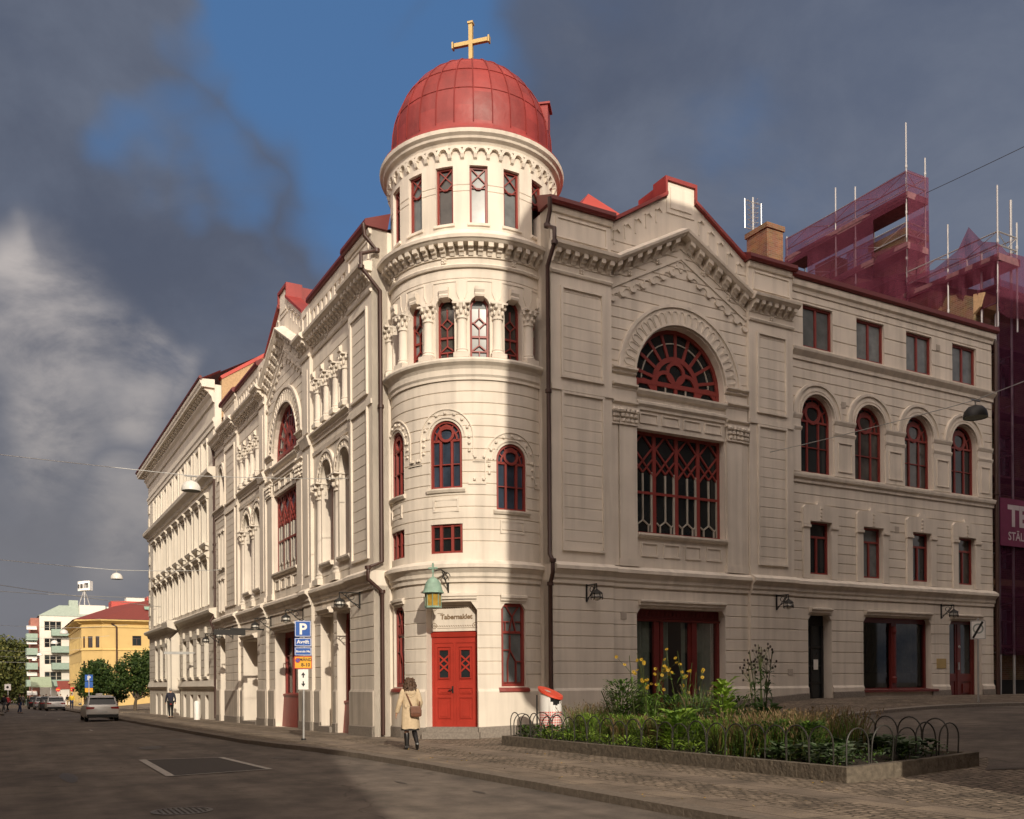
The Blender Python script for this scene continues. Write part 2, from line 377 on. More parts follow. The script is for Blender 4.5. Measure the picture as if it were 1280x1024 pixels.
# ---------------------------------------------------------------- windows
def outline(mb,u,z0,w,h,n,arch,t=.07,m=0):
    n0,n1=n-.05,n+.05
    mb.box(u-w/2,u-w/2+t,n0,n1,z0,z0+h,m); mb.box(u+w/2-t,u+w/2,n0,n1,z0,z0+h,m)
    mb.box(u-w/2,u+w/2,n0,n1-.003,z0,z0+t,m)
    if arch: mb.ring(u,z0+h,w/2-t,w/2,0,180,n0,n1,16,m)
    else: mb.box(u-w/2,u+w/2,n0,n1-.003,z0+h-t,z0+h,m)
def window(F,parent,u,z0,w,h,kind,rec,arch=False,n=0.,glass='glass',red='red',name='window',t=.07,label=None):
    mb=MB(); nn=n-rec; a,b=nn-.04,nn+.035
    outline(mb,u,z0,w,h,nn,arch,t)
    B=lambda x0,y0,x1,y1,wd=.035,m=0: mb.bar((u+x0*w/2,z0+y0*h),(u+x1*w/2,z0+y1*h),wd,a,b,m)
    if kind=='casement': B(0,0,0,1,.09)
    elif kind=='three':
        for s in (-.36,.36): B(s,0,s,.93,.07)
        mb.box(u-w/2,u+w/2,a,b+.004,z0+h*.93,z0+h*.93+.07)
        B(-.36,.48,.36,.48,.03); B(-1,.48,-.36,.48,.025); B(.36,.48,1,.48,.025)
        r=w/2
        mb.ring(u,z0+h+r*.28,r*.36,r*.52,0,360,a,b,18)
        mb.ring(u,z0+h*.97,r*.62,r*.72,0,180,a,b-.004,14)
        for k in range(1,6):
            q=R_(30*k); mb.bar((u+r*.68*math.cos(q),z0+h*.97+r*.68*math.sin(q)),(u+r*.97*math.cos(q),z0+h+r*.95*math.sin(q)),.035,a,b-.008)
    elif kind=='transom2':
        mb.box(u-w/2,u+w/2,a,b+.004,z0+h*.70,z0+h*.70+.07); B(0,0,0,.70,.08)
    elif kind=='belfry':
        mb.box(u-w/2,u+w/2,a,b+.004,z0+h*.44,z0+h*.44+.06)
        B(0,.47,0,.62);B(0,.62,-.6,.72);B(0,.62,.6,.72);B(-.6,.72,0,.82);B(.6,.72,0,.82);B(0,.82,0,1.0)
        B(-.85,.72,-.6,.72);B(.85,.72,.6,.72)
        B(-.9,.18,.9,.18);B(-.9,.18,0,.30);B(.9,.18,0,.30);B(0,.30,0,.44);B(0,0,0,.18)
    elif kind=='drum':
        B(-.85,.98,.85,.72,.03);B(.85,.98,-.85,.72,.03); B(-.85,.72,-.2,.62,.03);B(.85,.72,.2,.62,.03);B(-.2,.62,.2,.62,.02); B(-.9,.64,.9,.64,.018)
    elif kind=='rect3':
        for s in (-.36,.36): B(s,0,s,1,.08)
        B(-.9,.52,.9,.52,.03)
    elif kind=='diamond4':
        for k in range(1,4): B(-1+k*.5,0,-1+k*.5,1,.13)
        mb.box(u-w/2,u+w/2,a,b+.004,z0+h*.40,z0+h*.40+.08)
        for k in range(4):
            c=-.75+.5*k
            for s in (-1,1):
                B(c,.98,c+s*.21,.85,.05);B(c+s*.21,.85,c,.72,.05);B(c,.72,c+s*.22,.58,.05); B(c+s*.21,.74,c,.61,.045)
                B(c,.61,c+s*.0,.61,.03)
            B(c,.42,c,.60,.05,1); B(c,.15,c,.40,.04,1)
            for s in (-1,1):
                B(c,.15,c+s*.13,.10,.035,1);B(c+s*.13,.10,c+s*.2,.13,.03,1);B(c+s*.12,0,c+s*.12,.10,.035,1)
            B(c+.19,.42,c+.19,.62,.06,1);B(c+.19,.02,c+.19,.40,.06,1)
    elif kind=='lunette':
        r=w/2; cz=z0+h
        mb.ring(u,cz,r*.44,r*.53,-20,200,a,b,24)
        for k in range(9):
            q=R_(12+19.5*k); mb.bar((u+r*.5*math.cos(q),cz+r*.5*math.sin(q)),(u+r*.97*math.cos(q),cz+r*.97*math.sin(q)),.10,a,b-.003)
        mb.ring(u,cz,r*.755,r*.775,0,180,a,b-.01,24,1)
        mb.ring(u,cz+r*.23,r*.15,r*.22,0,360,a,b+.004,16)
        for s in (-1,1): mb.ring(u+s*r*.245,cz+.02,r*.17,r*.24,0,180,a,b+.006,12)
        mb.box(u-w/2,u+w/2,a,b+.008,cz-.08,cz+.06)
        for s in (-.46,0,.46): mb.box(u+s*r-.06,u+s*r+.06,a,b+.002,z0,cz-.08)
        for s in (-.23,.23): mb.box(u+s*r-.02,u+s*r+.02,a,b-.006,z0,cz-.08,1)
        for s in (-1,1): mb.ring(u+s*r*.72,z0+.05,r*.16,r*.24,0,180,a,b-.002,10)
    elif kind=='leaded':
        mb.box(u-w/2,u+w/2,a,b+.004,z0+h*.64,z0+h*.64+.07)
        B(-.25,.66,0,.84,.02);B(0,.84,.3,.66,.03);B(0,.84,-.5,.96,.03);B(0,.84,.5,.96,.03);B(-.6,.66,-.6,.78,.03);B(-.9,.78,-.25,.78,.03);B(.9,.78,.3,.78,.03)
        B(-.85,.44,-.2,.44,.03);B(-.2,.44,.3,.30,.03);B(.3,.30,.3,.05,.03);B(-.2,.44,-.2,.62,.03);B(.3,.30,.85,.30,.03);B(-.4,.05,-.4,.30,.03);B(-.4,.30,-.2,.44,.03);B(-.9,.05,.9,.05,.02)
    wo=mb.build(name,[M[red],M['lead']],parent,F)
    if label: wo['label']=label
    g=MB(); q=nn-.015
    if arch:
        r=w/2-t*.6; k=16
        pts=[(u-r,q,z0+.03)]+[(u-r*math.cos(math.pi*i/k),q,z0+h+r*math.sin(math.pi*i/k)) for i in range(k+1)]+[(u+r,q,z0+.03)]
        g.poly(pts)
    else: g.quad((u-w/2+.03,q,z0+.03),(u+w/2-.03,q,z0+.03),(u+w/2-.03,q,z0+h-.03),(u-w/2+.03,q,z0+h-.03))
    g.build('pane',M[glass],wo,F)
    return wo
def column(F,parent,u,n,z0,z1,r,zc,name='column'):
    """round column with base and leafy capital"""
    mb=MB(); mb.box(u-r*1.45,u+r*1.45,n-r*1.45,n+r*1.45,z0,z0+r*.9)
    mb.lathe([(r*1.35,z0+r*.9),(r*1.4,z0+r*1.15),(r*1.12,z0+r*1.5),(r*1.2,z0+r*1.75),(r,z0+r*2.1),(r*.93,zc-.06),(r*1.15,zc-.05),(r*1.15,zc),(r*.95,zc+.01),(r*1.05,zc+(z1-zc)*.5),(r*1.5,z1-.05)],u,n,14)
    mb.build(name,M['stucco'],parent,F,smooth=True)
    o=parent.children[-1] if parent.children else None
    cp=MB()
    for k in range(8):
        t=2*math.pi*k/8
        for lv,(rr,zz,s) in enumerate(((1.15,zc+(z1-zc)*.32,.30),(1.5,zc+(z1-zc)*.72,.34))):
            tt=t+(.4 if lv else 0)
            cp.ball((u+r*rr*math.cos(tt),n+r*rr*math.sin(tt),zz),r*s,r*s,(z1-zc)*.20,6)
    cp.box(u-r*1.6,u+r*1.6,n-r*1.6,n+r*1.6,z1-.055,z1)
    cp.build('capital',M['stucco'],parent,F,smooth=True)
# ================================================================ THE CHURCH
church=empty('corner_church',W(2,2,0),label='cream stucco corner church with red domed round tower and gold cross',cat='church')
S=M['stucco']
G_GF=[1.85,2.22,2.60,2.97,3.35,3.72,4.10,4.46]
G_UP=[5.40+.33*k for k in range(30)]
P_STRING=[(-.02,4.50),(.05,4.50),(.05,4.60),(.10,4.66),(.10,4.76),(.20,4.88),(.25,4.90),(.25,5.00),(.06,5.12),(-.02,5.12)]
P_PLINTH=[(-.02,1.36),(-.02,-.6),(.06,-.6),(.06,1.36),(.0,1.44)]
P_FRIEZE=[(-.02,13.50),(.05,13.50),(.08,13.56),(.05,13.60),(-.02,13.60)]
P_CROWN=[(-.02,14.12),(.30,14.12),(.36,14.18),(.40,14.20),(.42,14.28),(.10,14.42),(-.02,14.42)]
P_BELT=[(-.02,10.28),(.05,10.28),(.05,10.36),(.10,10.42),(.08,10.46),(.12,10.52),(.20,10.58),(.20,10.64),(.04,10.72),(-.02,10.72)]
def brackets(mb,u0,u1,n,sp=.30,wd=.15,step=None,zof=None):
    k=max(1,int(round((u1-u0)/sp)))
    for i in range(k):
        c=u0+(u1-u0)*(i+.5)/k
        mb.prof(c-wd/2,c+wd/2,[(n,13.86),(n+.06,13.82),(n+.10,13.90),(n+.16,13.92),(n+.19,13.99),(n+.28,14.00),(n+.29,14.12),(n,14.12)])
def rosette(mb,u,n,z,r=.10):
    for k in range(4):
        mb.ball((u+r*.55*math.cos(R_(45+90*k)),n+.02,z+r*.55*math.sin(R_(45+90*k))),r*.45,.05,r*.45,6)
    mb.ball((u,n+.03,z),r*.3,.05,r*.3,6)
def leafcap(mb,u0,u1,n,z0,z1):      # pilaster capital
    mb.box(u0,u1,n,n+.06,z0,z1); mb.box(u0-.05,u1+.05,n,n+.14,z1-.07,z1)
    mb.box(u0-.03,u1+.03,n,n+.10,z0-.05,z0)
    w=u1-u0;k=max(3,int(w/.15))
    for r in range(3):
        for i in range(k):
            c=u0+w*(i+.5+(.0 if r%2 else .25))/k
            mb.ball((c,n+.08+.02*r,z0+(z1-z0)*(.16+.30*r)),w/k*.5,.07,(z1-z0)*.16,6)
    for c in (u0+.03,u1-.03): mb.ball((c,n+.13,z1-.12),.075,.075,.075,8)
def archivolt(mb,cu,cz,r0,r1,n,leaf=False,seg=28):
    mb.ring(cu,cz,r0,r1,0,180,n-.02,n+.05,seg)
    mb.ring(cu,cz,r1-.07,r1+.03,0,180,n-.02,n+.10,seg); mb.ring(cu,cz,r0,r0+.06,0,180,n-.02,n+.09,seg)
    if leaf:
        k=int(math.pi*(r0+r1)/2/.26); rm=(r0+r1)/2; w=r1-r0
        for i in range(k):
            t=math.pi*(i+.5)/k; s=math.pi*rm/k
            mb.ring(cu+(r0+w*.58)*math.cos(t),cz+(r0+w*.58)*math.sin(t),s*.26,s*.42,math.degrees(t)-100,math.degrees(t)+100,n+.045,n+.075,7)
            mb.bar((cu+(r0+.07)*math.cos(t-.42*math.pi/k),cz+(r0+.07)*math.sin(t-.42*math.pi/k)),(cu+(r0+w*.6)*math.cos(t-.38*math.pi/k),cz+(r0+w*.6)*math.sin(t-.38*math.pi/k)),.025,n+.045,n+.075)
            mb.bar((cu+(r0+.07)*math.cos(t+.42*math.pi/k),cz+(r0+.07)*math.sin(t+.42*math.pi/k)),(cu+(r0+w*.6)*math.cos(t+.38*math.pi/k),cz+(r0+w*.6)*math.sin(t+.38*math.pi/k)),.025,n+.045,n+.075)
def coping(mb,pts,n0,n1,th,m=0):      # red metal strip along a raking line in (u,z)
    for a,b in zip(pts,pts[1:]):
        mb.prism([(a[0],a[1]),(b[0],b[1]),(b[0],b[1]+th),(a[0],a[1]+th)],n0,n1,m)

def gable_bay(F,u0,u1,apexpar=17.16,rec=.30,gls='glass'):
    """the central bay shared by both street fronts: rect window, lunette, raking cornice, parapet gable"""
    c=(u0+u1)/2; h=(u1-u0)/2; w=3.54; a=c-w/2; b=c+w/2
    ptop=lambda u:15.40+(apexpar-15.40)*(1-abs(u-c)/h)
    mb=MB()
    ops=[op(a,w,6.18,9.40,rec+.06),dict(a=a,b=b,z0=10.62,z1=11.0,rec=rec+.06,arch=True)]
    wall(mb,u0,u1,5.06,0,ops,[g for g in G_UP if g>11.3],top=ptop,kinks=(c,),gd=.03)
    mb.build('wall',S,church,F)
    window(F,church,c,6.18,w,3.22,'diamond4',rec,t=.10,glass=gls)
    window(F,church,c,10.62,w,.38,'lunette',rec,arch=True,t=.12,glass=gls)
    # trim round the windows
    t=MB()
    t.prof(a-.02,b+.02,[(0,6.02),(.10,6.06),(.14,6.12),(.14,6.18),(-.05,6.22),(-.05,6.02)])
    for k in range(4):
        x=a+.12+k*.86
        panel(t,x+.08,x+.62,5.52,5.86,0,fr=.05); panel(t,x+.04,x+.66,9.62,9.86,0,fr=.045)
    t.prof(a,b,[(0,9.98),(.05,9.98),(.05,10.06),(.12,10.14),(.12,10.22),(0,10.28)])
    t.prof(a-.03,b+.03,[(0,10.40),(.08,10.44),(.14,10.54),(.14,10.60),(-.3,10.64),(-.3,10.4)])
    for x0,x1 in ((u0+.04,a-.02),(b+.02,u1-.04)):
        for z in (10.02,10.56,11.06):
            t.prof(x0,x1,[(0,z-.10),(.08,z-.06),(.08,z),(.17,z+.05),(.17,z+.10),(0,z+.14)])
        t.box(x0,x1,-.01,.06,10.12,10.9)
    t.build('window_trim',S,church,F)
    p=MB()
    for x0,x1 in ((u0+.30,a-.04),(b+.04,u1-.30)):
        p.box(x0,x1,-.01,.09,5.35,9.5); p.box(x0-.06,x1+.06,-.01,.13,5.13,5.35)
    for x0,x1 in ((u0+.02,u0+.26),(u1-.26,u1-.02)): p.box(x0,x1,-.01,.05,5.13,9.5); p.box(x0,x1,-.01,.08,5.13,5.33)
    p.build('pilaster',S,church,F)
    cp=MB()
    for x0,x1 in ((u0+.30,a-.04),(b+.04,u1-.30)): leafcap(cp,x0,x1,.04,9.46,9.94)
    for x0,x1 in ((u0+.04,u0+.26),(u1-.26,u1-.04)): leafcap(cp,x0,x1,.0,9.46,9.94)
    cp.build('capital',S,church,F)
    ar=MB(); archivolt(ar,c,11.0,w/2+.04,w/2+.66,0,True,40); ar.build('archivolt',S,church,F)
    # raking cornice with brackets
    k=MB(); zc=15.75; sl=(zc-14.28)/h*1.0
    for s in (-1,1):
        k.sh=(lambda s:(lambda u,n,z:(c+s*u,n,z+(zc-14.28)*(1-u/h))))(s)
        mould(k,-0.0,h,P_CROWN); brackets(k,.12,h-.05,0,.38,.18); mould(k,0,h,[(-.02,13.46),(.04,13.46),(.04,13.56),(-.02,13.56)]); mould(k,0,h,[(-.02,13.79),(.03,13.79),(.03,13.84),(-.02,13.84)])
    k.sh=None
    for s in (-1,1):
        for q in (.33,.72): rosette(k,c+s*h*q,0,13.68+(zc-14.28)*(1-q))
    k.build('raking_cornice',S,church,F)
    # stepped little arch corbels under the rake
    lb=MB()
    for s in (-1,1):
        for i in range(7):
            x=c+s*(.16+i*.385); z=13.46+(zc-14.28)*(1-(.16+i*.385)/h)-.34
            lb.ring(x,z,.12,.15,0,180,-.01,.03,8)
            lb.ring(x+s*.19,z-.04,0,.13,180,360,-.01,.07,8)
    lb.ring(c,13.46+(zc-14.28)-.22,.14,.17,0,180,-.01,.03,8)
    lb.build('corbel_frieze',S,church,F)
    # parapet: blind slots, peak block, red coping
    q=MB(); q.box(c-.55,c+.55,-.45,.03,16.3,17.28)
    q.box(c-.42,c+.42,.03,.06,16.45,17.1)
    q.build('gable_block',S,church,F)
    sl=MB()
    for s in (-1,1):
        for i in range(5):
            x=c+s*(.85+i*.40); z=ptop(x)-.62
            sl.bar((x-.12,z+.28),(x,z+.38),.05,-.01,.05); sl.bar((x,z+.38),(x+.12,z+.28),.05,-.01,.05)
            sl.box(x-.12,x-.08,-.01,.03,z-.12,z+.26)
    sl.build('parapet_frieze',S,church,F)
    bk=MB(); 
    for s in (-1,1): bk.prism([(c,14.3),(c+s*h,14.3),(c+s*h,15.38),(c,apexpar-.02)],-.42,-.38)
    bk.build('parapet_back',S,church,F)
    cg=MB()
    coping(cg,[(u0-.05,15.40),(c-.55,ptop(c-.55))],-.5,.13,.11); coping(cg,[(c+.55,ptop(c+.55)),(u1+.05,15.40)],-.5,.13,.11)
    cg.box(c-.63,c+.63,-.55,.10,17.28,17.40); cg.box(c-.63,c-.55,-.55,.10,ptop(c-.6),17.28); cg.box(c+.55,c+.63,-.55,.10,ptop(c-.6),17.28)
    cg.box(c-.5,c+.5,-1.5,-.5,16.2,17.36)
    cg.build('gable_coping',M['roof'],church,F)
    # gable roof running back
    r=MB()
    for s in (-1,1): r.quad((c,-.45,17.0),(c,-5.,17.0),(c+s*h,-5.,15.45),(c+s*h,-.45,15.45))
    r.build('gable_roof',M['roof'],church,F)

def pier_block(F,u0,u1,n,grooves=True,z1=15.42):
    mb=MB(); wall(mb,u0,u1,5.06,z1,(),[],n=n,sides=-.4)
    mb.build('wall',S,church,F)
    t=MB()
    for za,zb in ((5.52,10.03),(10.56,13.1)):
        t2=[]; a,b=u0+.40,u1-.38
        # sunk field: built as a frame standing proud and a grooved field a little behind it
        wall(t,a,b,za,zb,(),[g for g in G_UP if za+.1<g<zb-.1],n=n+.012,gd=.035)
        for x in ((a-.07,a,za-.07,zb+.07),(b,b+.07,za-.07,zb+.07),(a,b,za-.07,za),(a,b,zb,zb+.07)): t.box(x[0],x[1],n,n+.07,x[2],x[3])
    t.box(u0,u1,n-.01,n+.05,10.12,10.26)
    t.build('wall_panel',S,church,F)
    k=MB(); mould(k,u0-.03,u1+.03,[(p+n,z) for p,z in P_CROWN]); brackets(k,u0-.02,u1+.02,n); mould(k,u0-.02,u1+.02,[(p+n,z) for p,z in P_FRIEZE])
    mould(k,u0-.02,u1+.02,[(n-.02,13.79),(n+.03,13.79),(n+.03,13.84),(n-.02,13.84)]); rosette(k,(u0+u1)/2,n,13.70)
    k.build('cornice',S,church,F)
    at=MB(); a,b=u0+.25,u1-.2; panel(at,a,b,14.62,15.12,n,fr=.06); mould(at,u0-.02,u1+.02,[(n-.02,15.24),(n+.06,15.26),(n+.10,15.36),(n+.10,15.42),(n-.02,15.42)])
    at.build('attic_panel',S,church,F)
    g=MB(); g.prof(u0-.10,u1+.05,[(n-.5,15.43),(n+.20,15.43),(n+.24,15.50),(n+.22,15.62),(n-.6,15.95)]); g.build('gutter',M['gutter'],church,F)

def string_plinth(F,segs,plops,step=None,pm='plinth'):
    s=MB()
    for u0,u1,n in segs: mould(s,u0,u1,[(p+n,z) for p,z in P_STRING],step=step)
    s.build('string_course',S,church,F)
    p=MB()
    for u0,u1,n in segs:
        cuts=sorted([(a,b) for a,b in plops if b>u0 and a<u1]); x=u0
        for a,b in cuts+[(u1,u1)]:
            a2=min(max(a,u0),u1)
            if a2-x>.02: p.prof(x,a2,[(q+n,z) for q,z in P_PLINTH],step=step)
            x=max(x,min(b,u1))
    p.build('plinth',M[pm],church,F)
    g=MB()
    for u0,u1,n in segs:
        cuts=sorted([(a,b) for a,b in plops if b>u0 and a<u1]); x=u0
        for a,b in cuts+[(u1,u1)]:
            a2=min(max(a,u0),u1)
            if a2-x>.02:
                ka=F(x,0,0); kb=F(a2,0,0)
                def zz(pt):
                    rx,ry=pt.x-CX,pt.y-CY; return zt(rx*uRx+ry*uRy,rx*uLx+ry*uLy)
                g.sh=(lambda x,a2,za,zb:(lambda u,nn,z:(u,nn,z+za+(zb-za)*(u-x)/(a2-x))))(x,a2,zz(ka),zz(kb))
                g.prof(x,a2,[(n,-.5),(n+.085,-.5),(n+.085,.30),(n+.06,.32),(n,.32)],step=step)
            x=max(x,min(b,u1))
    g.build('granite_base',M['granite'],church,F)

# ---------------------------------------------------------------- right-hand street front
RS=[(3.96,6.10,.12),(6.10,11.60,0.),(11.60,13.58,.12),(13.58,24.55,0.)]
GFops=[op(7.05,3.55,.62,3.88,.40),op(14.33,1.15,.55,3.90,.45),op(17.08,3.70,1.28,3.90,.35),op(21.84,1.95,.86,3.90,.40)]
mb=MB()
for u0,u1,n in RS:
    wall(mb,u0,u1,-.5,4.6,[o for o in GFops if u0<o['a']<u1],G_GF,n=n,sides=-.4)
mb.build('ground_floor_wall',S,church,fR)
string_plinth(fR,RS,[(o['a']-.02,o['b']+.02) for o in GFops],None,'stucco')
pier_block(fR,3.96,6.10,.12); pier_block(fR,11.60,13.58,.12); gable_bay(fR,6.10,11.60)
# hoods over the ground-floor openings
h=MB()
for o in GFops:
    a,b=o['a'],o['b']
    h.prof(a+.05,b-.05,[(0,3.97),(.10,3.97),(.10,4.03),(.16,4.07),(.16,4.12),(0,4.15)])
    for s,x in ((1,a),(-1,b)): h.prism([(x,3.70),(x+s*.14,3.885),(x,3.885)],-.2,-.002)
h.build('opening_hood',S,church,fR)
# wing wall
X4=[14.19+2.65*k for k in range(4)]
ops=[op(x,1.45,13.12,14.58,.18) for x in X4]+[dict(a=x-.13,b=x+1.40,z0=8.80,z1=10.72,rec=.26,arch=True) for x in X4]+[op(x+.20,1.05,5.30,7.12,.22) for x in X4]
mb=MB(); wall(mb,13.58,24.55,5.06,15.30,ops,[g for g in G_UP if 5.3<g<8.2 or 9.9<g<12.6]+[13.55,14.1,14.66]); mb.quad((24.55,0,-.5),(24.55,-12,-.5),(24.55,-12,15.3),(24.55,0,15.3))
mb.build('wall',S,church,fR)
for x in X4:
    window(fR,church,x+.725,13.12,1.45,1.46,'casement',.15,glass='glasslt',t=.08)
    window(fR,church,x+.635,8.80,1.53,1.92,'three',.22,arch=True,glass=('glass','glassbr','glassbr','glass')[X4.index(x)])
    window(fR,church,x+.725,5.30,1.05,1.82,'transom2',.18,glass=('glass','glasslt','glass','glassbr')[X4.index(x)])
t=MB()
mould(t,13.58,24.6,[(-.01,12.62),(.05,12.62),(.05,12.74),(.10,12.80),(.18,12.90),(.20,12.98),(0,13.06)])
mould(t,13.58,24.6,[(-.01,8.42),(.05,8.42),(.05,8.52),(.12,8.58),(.14,8.66),(.14,8.72),(0,8.77)])
mould(t,13.58,24.6,[(-.01,14.92),(.04,14.92),(.06,15.04),(.14,15.10),(.16,15.2),(.16,15.30),(-.01,15.30)])
t.build('belt_course',S,church,fR)
t=MB()
for x in X4:
    c=x+.635; archivolt(t,c,10.72,.80,1.16,0); t.ring(c,10.72,.90,.96,0,180,0,.075,20)
xs=[13.60]+[x+1.42 for x in X4]
for i,x in enumerate(xs):
    x1=(X4[i]-.15) if i<4 else 24.5
    if x1-x>.2:
        t.prof(x,x1,[(0,10.56),(.06,10.60),(.10,10.70),(.10,10.76),(0,10.80)]); t.prof(x,x1,[(0,10.16),(.06,10.2),(.09,10.28),(.09,10.32),(0,10.36)])
        t.box(x+.03,x1-.03,-.01,.05,8.78,10.58)
        if x1-x>.6: panel(t,x+.22,x1-.22,8.98,9.95,.05,fr=.03)
t.build('archivolt',S,church,fR)
t=MB()
for x in X4:
    a=x+.20;b=a+1.05
    for s,e in ((-1,a),(1,b)):
        t.box(min(e,e+s*.30),max(e,e+s*.30),-.01,.07,5.14,6.92); t.prof(min(e-.02,e+s*.33),max(e+.02,e+s*.33),[(0,6.86),(.12,6.90),(.12,6.98),(0,7.02)])
    t.prism([(a-.33,7.12),(b+.33,7.12),(b+.33,7.55),(b+.2,7.66),((a+b)/2+.18,7.70),((a+b)/2+.14,7.82),((a+b)/2-.14,7.82),((a+b)/2-.18,7.70),(a-.2,7.66),(a-.33,7.55)],-.01,.09)
    for s in (-1,1): t.box((a-.33) if s<0 else b,a if s<0 else (b+.33),-.01,.088,7.0,7.12)
    for k in range(4): t.box((a+b)/2-.05,(a+b)/2+.05,.08,.115,7.16+.13*k,7.22+.13*k)
t.build('window_surround',S,church,fR)
g=MB(); g.prof(13.5,24.7,[(-.5,15.31),(.22,15.31),(.27,15.38),(.25,15.54),(-.7,15.86)]); g.build('gutter',M['gutter'],church,fR)
# shop windows, doors of the right front
def glasspane(F,par,u0,u1,z0,z1,n,gl='shopglass'):
    g=MB(); g.quad((u0,n,z0),(u1,n,z0),(u1,n,z1),(u0,n,z1)); return g.build('pane',M[gl],par,F)
def clear_glass(name):
    m=bpy.data.materials.new(name); m.use_nodes=True; nt=m.node_tree; N=nt.nodes; Lk=nt.links
    for x in list(N):
        if x.type!='OUTPUT_MATERIAL': N.remove(x)
    o=N['Material Output']; tr=N.new('ShaderNodeBsdfTransparent'); tr.inputs[0].default_value=(.62,.66,.62,1)
    gl=N.new('ShaderNodeBsdfGlossy'); gl.inputs['Roughness'].default_value=.03; gl.inputs[0].default_value=(.8,.8,.8,1)
    fr=N.new('ShaderNodeFresnel'); fr.inputs['IOR'].default_value=1.5
    mx=N.new('ShaderNodeMixShader'); Lk.new(fr.outputs[0],mx.inputs[0]); Lk.new(tr.outputs[0],mx.inputs[1]); Lk.new(gl.outputs[0],mx.inputs[2]); Lk.new(mx.outputs[0],o.inputs['Surface'])
    return m
M['shopglass']=clear_glass('clear_shop_glass')
def curtain(mb,u0,u1,z0,z1,n,k=14):
    pts=[(u0+(u1-u0)*i/(k*2),n+.04*math.sin(i*1.9)+.02*math.sin(i*.7)) for i in range(k*2+1)]
    for a,b in zip(pts,pts[1:]): mb.quad((a[0],a[1],z0),(b[0],b[1],z0),(b[0],b[1],z1),(a[0],a[1],z1))
def room(F,par,u0,u1,z0,z1,n0,n1):
    r=MB()
    r.quad((u0,n1,z0),(u1,n1,z0),(u1,n1,z1),(u0,n1,z1)); r.quad((u0,n0,z0),(u0,n1,z0),(u0,n1,z1),(u0,n0,z1)); r.quad((u1,n0,z0),(u1,n1,z0),(u1,n1,z1),(u1,n0,z1))
    r.quad((u0,n0,z0),(u1,n0,z0),(u1,n1,z0),(u0,n1,z0)); r.quad((u0,n0,z1),(u1,n0,z1),(u1,n1,z1),(u0,n1,z1))
    r.build('interior',M['dark'],par,F)
w1=MB(); n=-.34
w1.box(7.05,10.60,n-.08,n+.02,3.55,3.88); w1.prof(7.05,10.6,[(n,3.50),(n+.08,3.5),(n+.10,3.56),(n,3.6)]); w1.box(7.05,10.6,n-.08,n+.06,.55,.95)
for x in (7.05,7.93,9.45,10.48): w1.box(x,x+.12 if x in (7.05,10.48) else x+.20,n-.06,n+.05,.6,3.52)
for x in (8.21,9.33): w1.box(x,x+.12,n-.06,n+.0,.6,3.52)
for k in range(22): w1.box(7.12+.157*k,7.20+.157*k,n+.02,n+.05,3.68,3.80)
wo=w1.build('shop_window',M['redshop'],church,fR); glasspane(fR,wo,7.1,10.55,.9,3.52,n-.03); room(fR,wo,7.05,10.6,.4,3.9,n-.09,n-1.4)
cb=MB(); curtain(cb,7.17,7.93,.8,3.5,n-.14,8); curtain(cb,8.33,8.62,.8,3.5,n-.14,4); curtain(cb,9.15,9.35,.8,3.5,n-.14,3); curtain(cb,9.73,10.45,.8,3.5,n-.14,8); cb.build('curtain',M['curtain'],wo,fR)
w2=MB(); n=-.28; a,b=17.08,20.78
w2.box(a,b,n-.08,n+.03,3.72,3.90); w2.box(a,a+.09,n-.08,n+.04,1.3,3.72); w2.box(b-.09,b,n-.08,n+.04,1.3,3.72); w2.box(18.80,19.07,n-.08,n+.08,1.3,3.72); w2.lathe([(.10,1.5),(.12,1.7),(.07,1.75),(.07,3.3),(.11,3.4),(.09,3.6)],18.93,n+.08,10)
w2.prof(a-.05,b+.3,[(n-.1,1.18),(.10,1.18),(.10,1.26),(n-.1,1.34)])
wo=w2.build('shop_window',M['redshop'],church,fR); glasspane(fR,wo,a+.05,b-.05,1.34,3.74,n-.03); room(fR,wo,a,b,1.1,3.9,n-.09,n-1.3)
cb=MB(); curtain(cb,a+.1,18.75,1.9,3.7,n-.16,24); curtain(cb,19.15,20.3,1.9,3.7,n-.16,18); curtain(cb,20.45,b-.1,1.4,3.7,n-.16,5); cb.build('curtain',M['curtain'],wo,fR)
fr=MB(); fr.box(a+.05,b-.1,n-.30,n-.27,1.34,1.9); fr.build('display_screen',M['curtain'],wo,fR)
d1=MB(); n=-.42; a,b=14.33,15.48
d1.box(a,b,n-.05,n+.02,3.55,3.9); d1.box(a,a+.1,n-.05,n+.04,.6,3.55); d1.box(b-.1,b,n-.05,n+.04,.6,3.55); d1.box(a+.1,b-.1,n-.05,n+.0,.6,.9)
for z in (1.5,2.1,2.75): d1.box(a+.1,b-.1,n-.05,n+.01,z,z+.07)
d1.box(a+.55,a+.62,n-.05,n+.012,.6,3.55)
do=d1.build('glazed_door',M['iron'],church,fR); g=MB(); g.quad((a,n-.02,.6),(b,n-.02,.6),(b,n-.02,3.6),(a,n-.02,3.6)); g.build('pane',M['glass'],do,fR)
hd=MB(); hd.tube([fR(a+.22,n+.02+.10*math.sin(math.pi*i/10),1.5+.62*i/10) for i in range(11)],.018,6); hd.build('handle',M['greymetal'],do)
nt_=MB(); nt_.quad((a+.68,n+.02,2.0),(a+.9,n+.02,2.0),(a+.9,n+.02,2.36),(a+.68,n+.02,2.36)); nt_.build('paper_notice',M['white'],do,fR)
d2=MB(); n=-.36; a,b=21.84,23.79; mid=(a+b)/2
